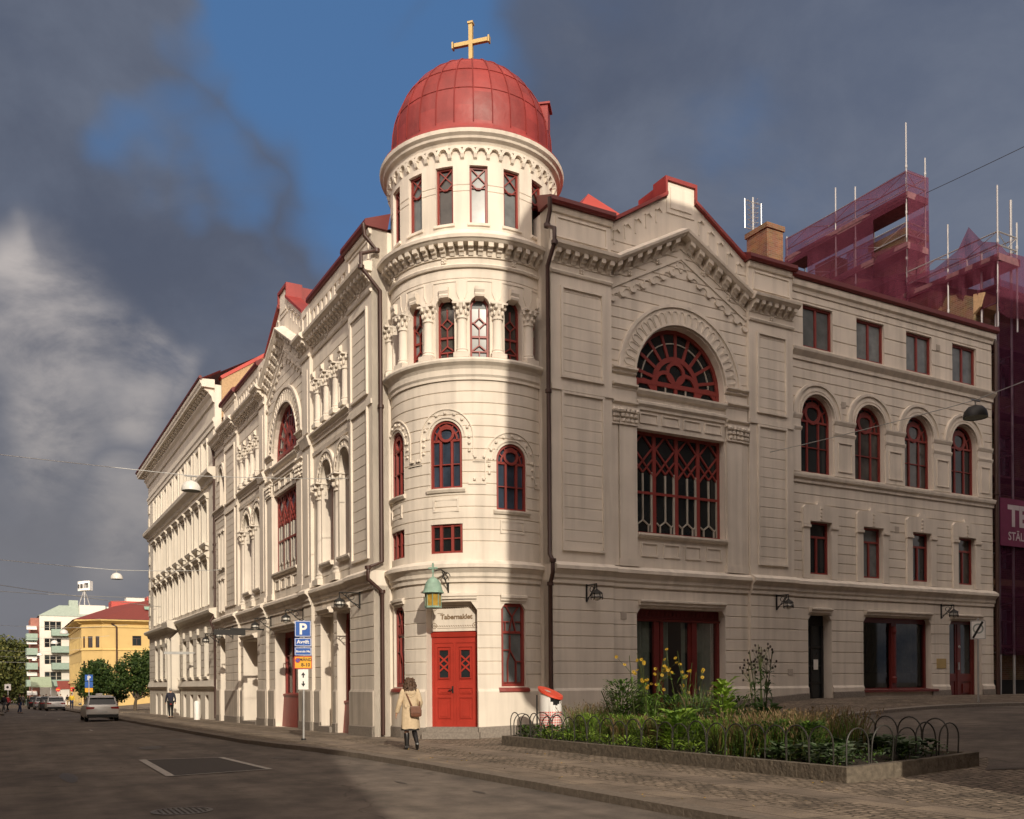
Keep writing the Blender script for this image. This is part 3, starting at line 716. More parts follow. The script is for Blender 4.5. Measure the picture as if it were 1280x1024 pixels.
d2.box(a,b,n-.06,n-.02,.86,3.9); d2.box(a,a+.1,n-.02,n+.05,.86,3.9); d2.box(b-.1,b,n-.02,n+.05,.86,3.9); d2.box(a+.1,b-.1,n-.02,n+.045,3.78,3.9); d2.box(mid-.07,mid+.07,n-.02,n+.05,.86,3.78)
for x in (a+.1,mid+.07):
    d2.box(x,x+.1,n-.02,n+.02,.86,3.78); d2.box(x+.71,x+.81,n-.02,n+.02,.86,3.78); d2.box(x+.1,x+.71,n-.02,n+.018,1.55,1.85); d2.box(x+.1,x+.71,n-.02,n+.018,.86,1.0); d2.box(x+.22,x+.6,n-.02,n+.03,1.1,1.45)
do=d2.build('double_door',M['redshop'],church,fR); g=MB()
for x in (a+.2,mid+.17): g.quad((x,n-.012,1.85),(x+.61,n-.012,1.85),(x+.61,n-.012,3.78),(x,n-.012,3.78))
g.build('pane',M['glass'],do,fR); hd=MB(); hd.ball((mid+.0,n+.09,2.9),.05,.03,.06,8); hd.bar((mid-.02,2.0),(mid-.02,2.3),.05,n+.05,n+.09); hd.build('handle',M['greymetal'],do,fR)
bp=MB(); bp.box(21.08,21.62,.0,.02,2.05,2.42,0); bp.build('brass_plate',M['gold'],church,fR)
vt=MB()
for u,z,n in ((6.55,3.62,0),(16.15,11.35,0),(21.3,14.25,0),(18.9,7.15,0),(13.35,1.9,.12),(24.05,9.9,0)):
    vt.box(u-.11,u+.11,n-.01,n+.015,z-.11,z+.11)
vt.build('wall_vent',M['plinth'],church,fR)

# ---------------------------------------------------------------- left-hand street front
LS=[(3.60,5.75,.12),(5.75,9.95,0.),(9.95,10.93,.12),(10.93,16.43,0.),(16.43,17.41,.12),(17.41,21.61,0.),(21.61,24.40,.12),(24.40,27.06,0.)]
GL=[op(5.78,1.65,-.05,4.02,.45),op(7.80,1.45,.02,4.02,.40),op(11.90,3.55,-.1,3.78,.55),op(18.40,2.7,-.2,3.66,.95),op(24.48,1.65,-.25,3.90,.60)]
mb=MB()
for u0,u1,n in LS: wall(mb,u0,u1,-.6,4.6,[o for o in GL if u0<=o['a']<u1],G_GF,n=n,sides=-.4)
mb.build('ground_floor_wall',S,church,fL)
string_plinth(fL,LS,[(o['a']-.02,o['b']+.02) for o in GL])
pier_block(fL,3.60,5.75,.12); gable_bay(fL,10.93,16.43,17.16,.20,'glassskyrefl'); pier_block(fL,21.61,24.40,.12)
for x0,x1 in ((9.95,10.93),(16.43,17.41)):
    p=MB(); wall(p,x0,x1,5.06,15.42,(),(),n=.12,sides=-.3); p.box(x0+.25,x1-.25,.12,.15,5.6,10.0); p.box(x0+.25,x1-.25,.12,.15,10.8,13.1)
    p.box(x0,x1,.11,.19,5.06,5.3); mould(p,x0-.02,x1+.02,[(.10,10.28),(.17,10.28),(.24,10.5),(.28,10.6),(.12,10.72)])
    p.build('pilaster',S,church,fL)
    k=MB(); mould(k,x0-.03,x1+.03,[(q+.12,z) for q,z in P_CROWN]); brackets(k,x0,x1,.12); mould(k,x0-.02,x1+.02,[(q+.12,z) for q,z in P_FRIEZE]); panel(k,x0+.25,x1-.25,14.62,15.12,.12,fr=.06)
    k.build('cornice',S,church,fL)
def side_bay(u0,u1,lit=True):
    w=u1-u0; cs=[u0+.70,u0+2.62]; rw=1.25
    nar=[u0+.08+.98*k for k in range(5)]
    ops=[dict(a=c-rw/2,b=c+rw/2,z0=5.85,z1=8.78,rec=.50,arch=True) for c in cs]
    cx=[u0+.12+.985*k+.02 for k in range(5)]
    ops+=[dict(a=u0+.02 if k==0 else u0+.78+.985*(k-1)+.0,b=(u0+.36) if k==0 else u0+.78+.985*(k-1)+.56,z0=10.74,z1=12.40,rec=.40,arch=True) for k in range(5) if (k==0 or u0+.78+.985*(k-1)+.56<u1)]
    mb=MB(); wall(mb,u0,u1,5.06,15.42,ops,[g for g in G_UP if 9.75<g<10.2 or 12.9<g<13.3]+[5.4])
    mb.build('wall',S,church,fL)
    for c in cs: window(fL,church,c,5.85,rw,2.93,'belfry',.44,arch=True,t=.08)
    for o in ops[2:]:
        window(fL,church,(o['a']+o['b'])/2,10.74,o['b']-o['a'],1.66,'belfry',.34,arch=True,t=.06)
    for k in range(4): column(fL,church,u0+.585+.985*k,-.02,10.74,12.45,.155,12.02)
    for x in (u0+1.66,): column(fL,church,x,-.18,5.13,8.74,.24,8.22)
    for x in (u0+3.52,): column(fL,church,x,-.12,5.13,8.74,.22,8.22)
    t=MB()
    for c in cs:
        archivolt(t,c,8.78,rw/2+.03,rw/2+.36,0,True,18)
        t.prof(c-rw/2,c+rw/2,[(-.4,5.70),(.10,5.72),(.14,5.80),(.14,5.86),(-.4,5.90)])
    t.build('archivolt',S,church,fL)
    t=MB(); mould(t,u0,u1,P_BELT); mould(t,u0,u1,[(-.01,9.86),(.04,9.86),(.06,9.98),(-.01,10.02)])
    for k in range(4):
        x=u0+1.06+.985*k
        if x<u1: t.prof(x-.12,x+.12,[(-.02,12.62),(.10,12.70),(.12,12.82),(-.02,12.92)])
    t.build('belt_course',S,church,fL)
    k=MB(); mould(k,u0-.03,u1+.03,P_CROWN); brackets(k,u0,u1,0); mould(k,u0,u1,P_FRIEZE); mould(k,u0,u1,[(-.02,13.79),(.03,13.79),(.03,13.84),(-.02,13.84)])
    for q in (.2,.6): rosette(k,u0+w*q,0,13.70)
    k.build('cornice',S,church,fL)
    at=MB()
    for q in range(9):
        x=u0+w*(q+.5)/9; at.box(x-.12,x+.12,-.01,.07,14.42,15.10); 
    mould(at,u0,u1,[(-.02,15.08),(.08,15.10),(.12,15.34),(.12,15.42),(-.02,15.42)])
    at.build('attic_arcade',S,church,fL)
    g=MB(); g.prof(u0-.05,u1+.05,[(-.5,15.43),(.20,15.43),(.24,15.50),(.22,15.62),(-.6,15.95)]); g.build('gutter',M['gutter'],church,fL)
side_bay(5.75,9.95); side_bay(17.41,21.61)
# last narrow bay
mb=MB(); wall(mb,24.40,27.06,5.06,14.42,[dict(a=24.95,b=26.0,z0=10.75,z1=12.1,rec=.4,arch=True),op(24.8,.42,7.6,9.3,.3),op(25.6,.42,7.6,9.3,.3),op(24.8,.42,5.4,6.9,.3),op(25.6,.42,5.4,6.9,.3)],[g for g in G_UP if g<13.3],sides=-.5)
mb.build('wall',S,church,fL)
window(fL,church,25.475,10.75,1.05,1.35,'belfry',.34,arch=True,t=.06)
for x in (25.01,25.81):
    for z,hh in ((7.6,1.7),(5.4,1.5)): window(fL,church,x,z,.42,hh,'casement',.25,t=.05)
t=MB(); archivolt(t,25.475,12.1,.56,.82,0,False,14); mould(t,24.4,27.06,P_BELT)
for x in (25.01,25.81):
    for z0,z1 in ((7.6,9.3),(5.4,6.9)):
        for s in (-1,1): t.box(x+s*.25-.05,x+s*.25+.05,-.01,.09,z0,z1)
        t.prof(x-.32,x+.32,[(0,z1+.02),(.12,z1+.06),(.12,z1+.12),(0,z1+.3)]); t.prof(x-.3,x+.3,[(0,z0-.15),(.1,z0-.06),(.1,z0-.01),(0,z0)])
mould(t,24.37,27.06,P_CROWN); brackets(t,24.4,27.06,0); mould(t,24.4,27.06,P_FRIEZE)
t.build('belt_course',S,church,fL)
h=MB()
for o in GL:
    a,b=o['a'],o['b']
    h.prof(a+.02,b-.05,[(0,o['z1']+.06),(.14,o['z1']+.06),(.16,o['z1']+.14),(.22,o['z1']+.18),(.22,o['z1']+.24),(0,o['z1']+.30)])
h.build('opening_hood',S,church,fL)
# ground-floor fillings of the left front
def tall_red(u0,u1,zb,z1,n,split):
    m=MB(); m.box(u0,u1,n-.08,n+.04,z1-.22,z1); m.box(u0,u0+.12,n-.08,n+.06,zb,z1-.22); m.box(u1-.12,u1,n-.08,n+.06,zb,z1-.22)
    for x in split: m.box(x-.07,x+.07,n-.08,n+.05,zb,z1-.22)
    m.prof(u0,u1,[(n-.08,zb-.05),(n+.16,zb-.05),(n+.16,zb+.02),(n-.08,zb+.08)])
    m.prof(u0,u1,[(n-.08,-.3),(n+.22,-.3),(n+.12,zb-.06),(n-.08,zb-.06)])
    m.box(u0+.12,u1-.12,n-.05,n-.0,z1-1.0,z1-.94)
    return m
m=tall_red(5.78,7.43,1.02,4.02,-.38,(6.6,)); wo=m.build('shop_window',M['red'],church,fL); glasspane(fL,wo,5.8,7.4,1.02,3.9,-.40); room(fL,wo,5.78,7.43,.6,4.02,-.47,-1.2)
cb=MB(); curtain(cb,5.9,7.35,1.05,3.9,-.52,12); cb.build('curtain',M['curtain'],wo,fL)
m=tall_red(11.90,15.45,1.22,3.78,-.48,(12.9,14.4)); wo=m.build('shop_window',M['red'],church,fL); glasspane(fL,wo,11.95,15.4,1.2,3.6,-.50); room(fL,wo,11.9,15.45,.8,3.78,-.57,-1.6)
cb=MB(); curtain(cb,14.5,15.3,1.25,3.6,-.62,8); curtain(cb,12.0,12.4,1.25,3.6,-.62,4); cb.build('curtain',M['curtain'],wo,fL)
m=MB(); m.box(7.8,9.25,-.41,-.36,.02,4.02); m.box(8.0,9.05,-.36,-.33,.4,3.7); m.build('blind_panel',S,church,fL)
m=MB(); m.box(7.85,9.2,-.36,.16,-.15,.14); m.build('step',M['granite'],church,fL)
m=MB(); m.box(18.4,21.1,-.95,-.88,-.3,3.66); m.box(19.7,19.8,-.88,-.85,-.3,3.6)
for x in (18.6,19.95): m.box(x,x+.95,-.88,-.86,.3,1.4); m.box(x,x+.95,-.88,-.86,1.6,3.3)
m.build('passage_door',S,church,fL)
m=MB(); m.box(18.45,21.05,-.9,.1,-.4,-.02); m.build('step',M['granite'],church,fL)
m=MB(); m.box(24.48,26.13,-.6,-.55,-.3,3.9); m.box(24.7,25.9,-.55,-.53,.2,3.4); m.build('side_door',S,church,fL)
# canopy sign bracket over the passage
m=MB(); m.box(16.75,16.85,.12,1.5,3.95,4.02); m.box(16.76,16.84,.9,2.2,3.72,3.95); m.build('sign_bracket',M['iron'],church,fL)
# ================================================================ ROUND TOWER
TS=deg(6)
U0,U1=deg(-118),deg(118)
A0=0; wd=.98
tops=[]
def tf(a,n,z): return fT(a,n,z)
dC=deg(2.4)
ops=[dict(a=deg(0)-.49,b=deg(0)+.49,z0=7.20,z1=8.66,rec=.16,arch=True),dict(a=deg(43)-.49,b=deg(43)+.49,z0=6.58,z1=8.02,rec=.16,arch=True),dict(a=deg(-45)-.49,b=deg(-45)+.49,z0=7.20,z1=8.66,rec=.16,arch=True),
     op(deg(0)-.49,.98,5.34,6.18,.14),op(deg(-45)-.49,.98,5.34,6.18,.14)]
mb=MB(); wall(mb,U0,U1,5.06,10.3,ops,[9.96-.33*k for k in range(14)],step=TS,gd=.03)
mb.build('tower_wall',S,church,fT)
ops=[op(dC-.78,1.56,.10,3.95,.34),op(deg(43.4)-.40,.80,1.50,3.90,.20),op(deg(-44)-.40,.80,1.50,3.90,.20)]
mb=MB(); wall(mb,U0,U1,-.5,4.6,ops,G_GF,step=TS,gd=.03)
mb.build('tower_wall',S,church,fT)
string_plinth(fT,[(U0,U1,0.)],[(dC-.80,dC+.80)],TS,'stucco')
for c,z0,h in ((0,7.20,1.46),(43,6.58,1.44),(-45,7.20,1.46)):
    window(fT,church,deg(c),z0,.98,h,'three',.10,arch=True,glass='glassblue')
for c in (0,-45): window(fT,church,deg(c),5.34,.98,.84,'rect3',.09)
for c in (43.4,-44): window(fT,church,deg(c),1.50,.80,2.40,'leaded',.13,glass='glasslt',t=.09)
t=MB()
for c,z0,zs in ((0,7.20,8.66),(43,6.58,8.02),(-45,7.20,8.66)):
    cu=deg(c)
    t.prof(cu-.58,cu+.58,[(-.1,z0-.12),(.05,z0-.12),(.09,z0-.05),(.09,z0-.01),(-.1,z0+.03)],step=.2)
    panel(t,cu-.34,cu+.34,z0-.62,z0-.34,.0,fr=.05)
    t.ring(cu,zs+.0,.56,.60,0,180,-.01,.03,18); t.ring(cu,zs,.80,.83,0,180,-.01,.03,18)
    for s in (-1,1): t.box(cu+s*.815-.015,cu+s*.815+.015,-.01,.03,zs-.55,zs); 
    for k in range(9):
        q=R_(180*k/8); t.ball((cu+.70*math.cos(q),.02,zs+.70*math.sin(q)),.05,.05,.05,6)
    for s in (-1,1):
        for k in range(2): t.ball((cu+s*.70,.02,zs-.18-.22*k),.05,.05,.05,6)
        for k in range(2): t.ball((cu+s*(.86+.26*k),.02,zs-.58),.05,.05,.05,6)
        t.box(min(cu+s*.8,cu+s*1.3),max(cu+s*.8,cu+s*1.3),-.01,.03,zs-.72,zs-.69,step=.2)
t.build('window_trim',S,church,fT)
t=MB()
for c in (43.4,-44):
    cu=deg(c)
    t.prof(cu-.48,cu+.48,[(-.12,1.30),(.02,1.30),(.10,1.36),(.08,1.44),(-.12,1.52)],step=.2)
t.build('window_sill',M['red'],church,fT)
t=MB()
for c,w,z in ((43.4,.80,3.97),(-44,.80,3.97),(2.4,1.5,4.02)):
    cu=deg(c); t.prof(cu-w/2-.02,cu+w/2+.02,[(0,z),(.06,z),(.06,z+.06),(.10,z+.08),(.10,z+.15),(0,z+.18)],step=.2)
for c,w in ((43.4,.8),(-44,.8)):
    cu=deg(c)
    for s in (-1,1): t.prism([(cu+s*w/2,3.72),(cu+s*(w/2-.12),3.895),(cu+s*w/2,3.895)],-.15,-.003)
for s in (-1,1): t.prism([(dC+s*.78,3.70),(dC+s*.60,3.945),(dC+s*.78,3.945)],-.3,-.003)
t.build('opening_hood',S,church,fT)
# belfry stage
PS=[22.5*k for k in range(-5,6)]
ops=[dict(a=deg(c)-.29,b=deg(c)+.29,z0=10.90,z1=12.42,rec=.30,arch=True) for c in PS]
mb=MB(); wall(mb,U0,U1,10.2,14.5,ops,[13.2],step=TS,n=-.02,gd=.02); mb.build('tower_wall',S,church,fT)
for c in PS[:-1]+PS[-1:]: window(fT,church,deg(c),10.90,.58,1.52,'belfry',.24,arch=True,n=-.02,t=.06,glass='glasslt' if c in (22.5,-22.5) else 'glassbr')
for k in range(-5,5): column(fT,church,deg(22.5*k+11.25),.0,10.88,12.46,.145,12.06)
t=MB()
for c in PS:
    cu=deg(c); t.prof(cu-.13,cu+.13,[(-.2,12.62),(.07,12.66),(.09,12.72),(.07,12.76),(.11,12.84),(.11,12.94),(-.03,12.97)])
    for s in (-1,1):
        t.bar((cu+s*.44,12.62),(cu+s*.36,12.82),.02,-.03,.0); t.bar((cu+s*.36,12.82),(cu+s*.36,13.12),.02,-.03,.0)
    t.box(cu-.36,cu+.36,-.03,.0,13.11,13.13,step=.2)
t.build('keystone',S,church,fT)
t=MB(); mould(t,U0,U1,[(-.3,10.28),(.05,10.28),(.05,10.36),(.09,10.42),(.09,10.58),(.14,10.66),(.24,10.74),(.26,10.80),(.24,10.86),(-.3,10.90)],step=TS); t.build('belt_course',S,church,fT)
t=MB(); mould(t,U0,U1,P_CROWN,step=TS); mould(t,U0,U1,P_FRIEZE,step=TS); mould(t,U0,U1,[(-.02,13.79),(.03,13.79),(.03,13.84),(-.02,13.84)],step=TS)
brackets(t,U0,U1,0.,.262,.135)
for c in (-45,0,45): rosette(t,deg(c),0,13.70)
t.prof(U0,U1,[(.1,14.40),(.12,14.44),(-.05,14.62),(-.3,14.62),(-.3,14.4)],step=TS)
t.build('cornice',S,church,fT)
# drum
fD=lambda a,n,z: fT(a,n-.06,z)
ops=[op(deg(22.5*k)-.27,.54,14.80,16.46,.20) for k in range(-8,8)]
mb=MB(); wall(mb,deg(-180),deg(180)-.0001,14.4,17.2,ops,[15.72,15.90],step=TS,gd=.02); mb.build('tower_wall',S,church,fD)
for k in range(-5,6): window(fD,church,deg(22.5*k),14.80,.54,1.66,'drum',.14,t=.06,glass='glasslt' if k in(-1,1,2) else 'glassbr')
t=MB()
for k in range(-5,6): t.prof(deg(22.5*k)-.32,deg(22.5*k)+.32,[(-.1,14.70),(.06,14.72),(.06,14.79),(-.1,14.82)])
mould(t,deg(-180),deg(180),[(-.02,16.98),(.06,17.00),(.10,17.08),(.20,17.14),(.22,17.20),(.30,17.26),(.32,17.36),(.10,17.42),(-.3,17.42),(-.3,16.98)],step=TS)
K=44
for i in range(K):
    u=deg(-180+360*i/K); w=deg(360/K)
    t.ring(u,16.80,w*.30,w*.52,0,180,-.01,.10,7)
    t.prof(u+w/2-.05,u+w/2+.05,[(0,16.62),(.06,16.66),(.10,16.76),(.10,16.84),(0,16.84)])
t.box(deg(-180),deg(180),-.01,.10,16.92,16.99,step=TS)
t.build('cornice',S,church,fD)
# dome
RD=2.50; ns=28; pr=[(RD+.36,17.37),(RD+.34,17.44),(RD+.06,17.56),(RD+.02,17.66),(RD,17.75),(RD,18.05)]
for i in range(1,13):
    q=math.pi/2*i/12; pr.append((max(.02,RD*math.cos(q)),18.05+2.70*math.sin(q)))
mb=MB(); mb.lathe(pr,TC.x,TC.y,ns*3)
def dome_metal():
    m=M['roof'].copy(); m.name='dome_sheet_metal'; nt=m.node_tree; N=nt.nodes; Lk=nt.links; b=N['Principled BSDF']
    src=b.inputs['Base Color'].links[0].from_socket
    g=N.new('ShaderNodeNewGeometry'); sb=N.new('ShaderNodeVectorMath'); sb.operation='SUBTRACT'; Lk.new(g.outputs['Position'],sb.inputs[0]); sb.inputs[1].default_value=(TC.x,TC.y,0)
    sp=N.new('ShaderNodeSeparateXYZ'); Lk.new(sb.outputs[0],sp.inputs[0])
    def mt(op,a,bb=None):
        x=N.new('ShaderNodeMath'); x.operation=op
        for i,q in enumerate((a,bb)):
            if q is None: continue
            if isinstance(q,(int,float)): x.inputs[i].default_value=q
            else: Lk.new(q,x.inputs[i])
        return x.outputs[0]
    an=mt('FLOOR',mt('ADD',mt('MULTIPLY',mt('ARCTAN2',sp.outputs['Y'],sp.outputs['X']),28/(2*math.pi)),-.27+28)); zc=mt('FLOOR',mt('MULTIPLY',mt('ADD',sp.outputs['Z'],mt('MULTIPLY',mt('MODULO',an,2),.45)),1.15))
    cb=N.new('ShaderNodeCombineXYZ'); Lk.new(an,cb.inputs[0]); Lk.new(zc,cb.inputs[1]); wn=N.new('ShaderNodeTexWhiteNoise'); Lk.new(cb.outputs[0],wn.inputs['Vector'])
    r=N.new('ShaderNodeMapRange'); r.inputs['To Min'].default_value=.80; r.inputs['To Max'].default_value=1.14; Lk.new(wn.outputs['Value'],r.inputs['Value'])
    s=N.new('ShaderNodeVectorMath'); s.operation='SCALE'; Lk.new(src,s.inputs[0]); Lk.new(r.outputs[0],s.inputs['Scale']); Lk.new(s.outputs[0],b.inputs['Base Color'])
    n=N.new('ShaderNodeTexNoise'); n.inputs['Scale'].default_value=2.4; n.inputs['Detail'].default_value=3; Lk.new(g.outputs['Position'],n.inputs['Vector']); bp=N.new('ShaderNodeBump'); bp.inputs['Strength'].default_value=.5; bp.inputs['Distance'].default_value=.06; Lk.new(n.outputs['Fac'],bp.inputs['Height']); Lk.new(bp.outputs['Normal'],b.inputs['Normal'])
    return m
dome=mb.build('dome',dome_metal(),church,smooth=True,angle=50)
sm_=MB()
for k in range(ns):
    t=2*math.pi*(k+.27)/ns
    pts=[(TC.x+(r+.015)*math.cos(t),TC.y+(r+.015)*math.sin(t),z+.012) for r,z in pr[4:-1]]
    sm_.tube(pts,.015,4)
for j,zf in enumerate((.28,.56,.80)):
    for k in range(ns):
        if (k+j)%2: continue
    q=math.asin(zf); r=RD*math.cos(q)+.006; z=18.05+2.70*zf
    sm_.tube([(TC.x+r*math.cos(2*math.pi*i/56),TC.y+r*math.sin(2*math.pi*i/56),z) for i in range(57)],.011,4)
sm_.build('standing_seam',M['roof'],dome)
hb=MB()
ha=R_(-35)   # hatch on the right flank of the dome
hx=Vector((math.cos(ha+R_(25)),math.sin(ha+R_(25)),0)); hy=Vector((-hx.y,hx.x,0)); c0=TC+hx*2.05
def fh(a,b,z): return c0+hx*a+hy*b+Vector((0,0,z))
hb.box(-.9,.40,-.26,.26,18.55,19.36); hb.box(-.95,.47,-.31,.31,19.36,19.42)
hb.build('roof_hatch',M['roof'],dome,fh)
# cross
def fX(a,n,z): return TC+TE*a+TD*n+Vector((0,0,z))
c=MB(); c.box(-.062,.062,-.062,.062,20.6,22.30); c.box(-.55,.55,-.055,.055,21.66,21.78)
for s in (-1,1): c.box(min(s*.57,s*.62),max(s*.57,s*.62),-.08,.08,21.62,21.82)
c.box(-.09,.09,-.09,.09,22.30,22.36); c.lathe([(.22,20.70),(.16,20.82),(.1,20.86)],0,0,10); c.build('cross',M['gold'],church,fX)
# entrance
P0=fT(dC,0,0); dN=(P0-TC).normalized(); dT=Vector((-dN.y,dN.x,0)); 
if dT.x<0: dT=-dT
def fDoor(a,n,z): return P0+dT*a+dN*n+Vector((0,0,z))
n=-.40
d=MB(); d.box(-.80,.80,n-.12,n,2.98,3.12); d.prof(-.74,.74,[(n-.05,2.93),(n+.06,2.95),(n+.09,3.06),(n-.05,3.12)])
d.box(-.72,-.62,n-.08,n+.03,.34,2.95); d.box(.62,.72,n-.08,n+.03,.34,2.95); d.box(-.62,.62,n-.08,n+.028,2.78,2.93)
d.box(-.62,.62,n-.06,n-.02,.34,2.78); d.box(-.035,.035,n-.02,n+.03,.34,2.78)
for s in (-1,1):
    x0,x1=(-.62,-.035) if s<0 else (.035,.62); c=(x0+x1)/2
    d.box(x0,x0+.09,n-.02,n+.01,.34,2.78); d.box(x1-.09,x1,n-.02,n+.01,.34,2.78)
    for z0,z1 in ((.34,.52),(1.18,1.26),(1.46,1.66),(2.66,2.78)): d.box(x0+.09,x1-.09,n-.02,n+.009,z0,z1)
    for z0,z1 in ((.58,1.12),(1.30,1.42)):
        d.box(c-.17,c+.17,n-.02,n+.005,z0,z1); d.box(c-.11,c+.11,n-.02,n+.02,z0+.05,z1-.04)
    for za,zb in ((1.74,2.60),):
        for x in (c-.165,c+.135): d.box(x,x+.03,n-.02,n+.025,za,zb)
        for z in (za,zb-.03): d.box(c-.165,c+.165,n-.02,n+.026,z,z+.03)
        for z in (1.95,2.17):
            d.bar((c-.14,z),(c+.14,z+.24),.045,n-.02,n+.02); d.bar((c+.14,z),(c-.14,z+.24),.045,n-.02,n+.021)
door=d.build('entrance_door',M['doorred'],church,fDoor)
g=MB()
for c in (-.327,.327): g.quad((c-.14,n-.012,1.76),(c+.14,n-.012,1.76),(c+.14,n-.012,2.58),(c-.14,n-.012,2.58))
g.build('pane',M['glass'],door,fDoor)
h=MB(); h.tube([(-.06,n+.02,1.42),(-.06,n+.08,1.42),(-.17,n+.085,1.40)],.018,6); h.box(-.085,-.035,n,n+.035,1.32,1.52); h.build('handle',M['iron'],door,fDoor)
sg=MB(); sg.box(-.80,.80,n-.12,n+.05,3.12,3.96,0); 
sign=sg.build('sign_panel',S,church,fDoor)
lt=MB(); q=n+.056
add_text(lt,'Tabernaklet',.20,lambda x,y:(x+.07,q,3.47+y),bold=.008,shear=.05)
lt.box(-.50,-.33,n+.051,q,3.635,3.650)
for k in range(22):
    x=-.56+1.12*k/21
    for z in (3.80,3.27): lt.bar((x-.015,z-.02),(x+.015,z+.02),.018,n+.051,q)
for z in (3.86,3.21): lt.box(-.52,.58,n+.051,q-.001,z-.006,z+.006)
for s in (-1,1):
    lt.box(s*.63-.006+.02,s*.63+.006+.02,n+.051,q-.001,3.36,3.72)
    for z in (3.80,3.28):
        lt.ring(s*.62+.02,z,.07,.085,0,360,n+.05,q,10); lt.ring(s*.62+.02,z,.02,.035,0,360,n+.05,q,8)
lt.build('lettering',M['lettering'],sign,fDoor)
st=MB(); st.box(-.86,.86,-.5,.10,-.1,.20); st.box(-.78,.78,-.55,-.06,.20,.34); st.build('step',M['granite'],church,fDoor)
jm=MB()
for s in (-1,1): jm.box(min(s*.72,s*.80),max(s*.72,s*.80),n-.1,n-.03,.2,3.12)
jm.build('door_jamb',S,church,fDoor)
# return walls beside the tower and roofs
mb=MB(); mb.quad(W(3.96,-.12,-.5),W(3.96,1.6,-.5),W(3.96,1.6,15.4),W(3.96,-.12,15.4)); mb.quad(W(-.12,3.60,-.6),W(1.9,3.60,-.6),W(1.9,3.60,15.4),W(-.12,3.60,15.4))
mb.build('return_wall',S,church)
r=MB()
def rq(*p): r.poly([W(*q) for q in p])
rq((4,.3,15.6),(24.6,.3,15.6),(24.6,5.5,17.3),(9,5.5,17.3)); rq((24.6,5.5,17.3),(9,5.5,17.3),(9,12,15.5),(24.6,12,15.5))
rq((.3,4,15.6),(.3,27,15.6),(5.5,27,17.3),(5.5,9,17.3)); rq((5.5,27,17.3),(5.5,9,17.3),(12,9,15.5),(12,27,15.5)); rq((4,.3,15.6),(.3,4,15.6),(5.5,9,17.3),(9,5.5,17.3)); rq((24.5,-.3,15.5),(24.5,12,15.5),(24.5,5.5,17.3))
r.build('roof',M['roof'],church)
r=MB()  # sunlit hipped roof lantern behind the tower
bx=W(5.9,5.0,0); 
cx,cy=bx.x,bx.y
for s0,s1 in ((0,1),(1,2),(2,3),(3,0)):
    pts=[(2.3,2.3),(-2.3,2.3),(-2.3,-2.3),(2.3,-2.3)]
    a,b=pts[s0],pts[s1]; r.poly([W(7.4+a[0],3.0+a[1],15.5),W(7.4+b[0],3.0+b[1],15.5),W(7.4,3.0,18.05)])
r.build('hipped_roof',M['rooflt'],church)
# chimney with cowl and aerial
ch=MB(); ch.box(16.88,17.75,-5.55,-4.4,15.2,19.85); ch.box(16.82,17.81,-5.61,-4.34,19.72,19.92)
chim=ch.build('chimney',M['brick'],church,fR)
an=MB(); p=fR(17.0,-5.3,19.85)
an.tube([p,p+Vector((0,0,1.5))],.035,6)
for k,dx in enumerate((-.45,.45)):
    q=p+Vector((uRx*dx,uRy*dx,.15)); an.tube([q,q+Vector((0,0,1.2))],.02,5)
for k in range(6):
    z=.25+.2*k
    for s in (-1,1): an.tube([p+Vector((0,0,z)),p+Vector((uRx*.3*s,uRy*.3*s,z+.1))],.016,4); an.tube([p+Vector((0,0,z)),p+Vector((-uRy*.28*s,uRx*.28*s,z+.08))],.014,4)
for z in (.18,1.3): an.tube([p+Vector((-uRx*.45,-uRy*.45,z)),p+Vector((uRx*.45,uRy*.45,z))],.018,4)
an.build('aerial',M['greymetal'],chim)
# drainpipes
def pipe(pts,r=.065,name='drainpipe'):
    m=MB(); m.tube(pts,r,8)
    for p in pts[2:-1:2]:
        m.tube([Vector(p)-Vector((0,0,.05)),Vector(p)+Vector((0,0,.05))],r*1.5,8)
    return m.build(name,M['pipe'],church,smooth=True,angle=60)
pr_=[W(3.75,-.45,15.45),W(3.78,-.42,15.1),W(3.80,-.22,14.75),W(3.80,-.62,14.5),W(3.80,-.62,14.1),W(3.82,-.2,13.6),W(3.82,-.2,10),W(3.82,-.2,5.3),W(3.80,-.40,5.1),W(3.80,-.40,4.75),W(3.83,-.2,4.45),W(3.83,-.2,2.2),W(3.83,-.2,.1)]
pipe(pr_)
pl_=[W(-.40,3.50,15.45),W(-.36,3.50,15.1),W(.0,3.44,14.7),W(-.50,3.44,14.5),W(-.50,3.44,14.1),W(.1,3.45,13.5),W(.1,3.45,10),W(.1,3.45,5.3),W(-.36,3.42,5.1),W(-.36,3.42,4.75),W(.1,3.45,4.4),W(.1,3.45,2.2),W(.1,3.45,.05)]
pipe(pl_)
pipe([W(-.2,27.1,14.2),W(-.06,27.12,13.6),W(-.06,27.12,9),W(-.06,27.12,5.4),W(-.3,27.1,5.0),W(-.08,27.12,4.4),W(-.08,27.12,-.1)])
pipe([fR(24.68,-.05,15.3),fR(24.68,.10,14.9),fR(24.68,.10,9),fR(24.68,.10,1.0)],.08)
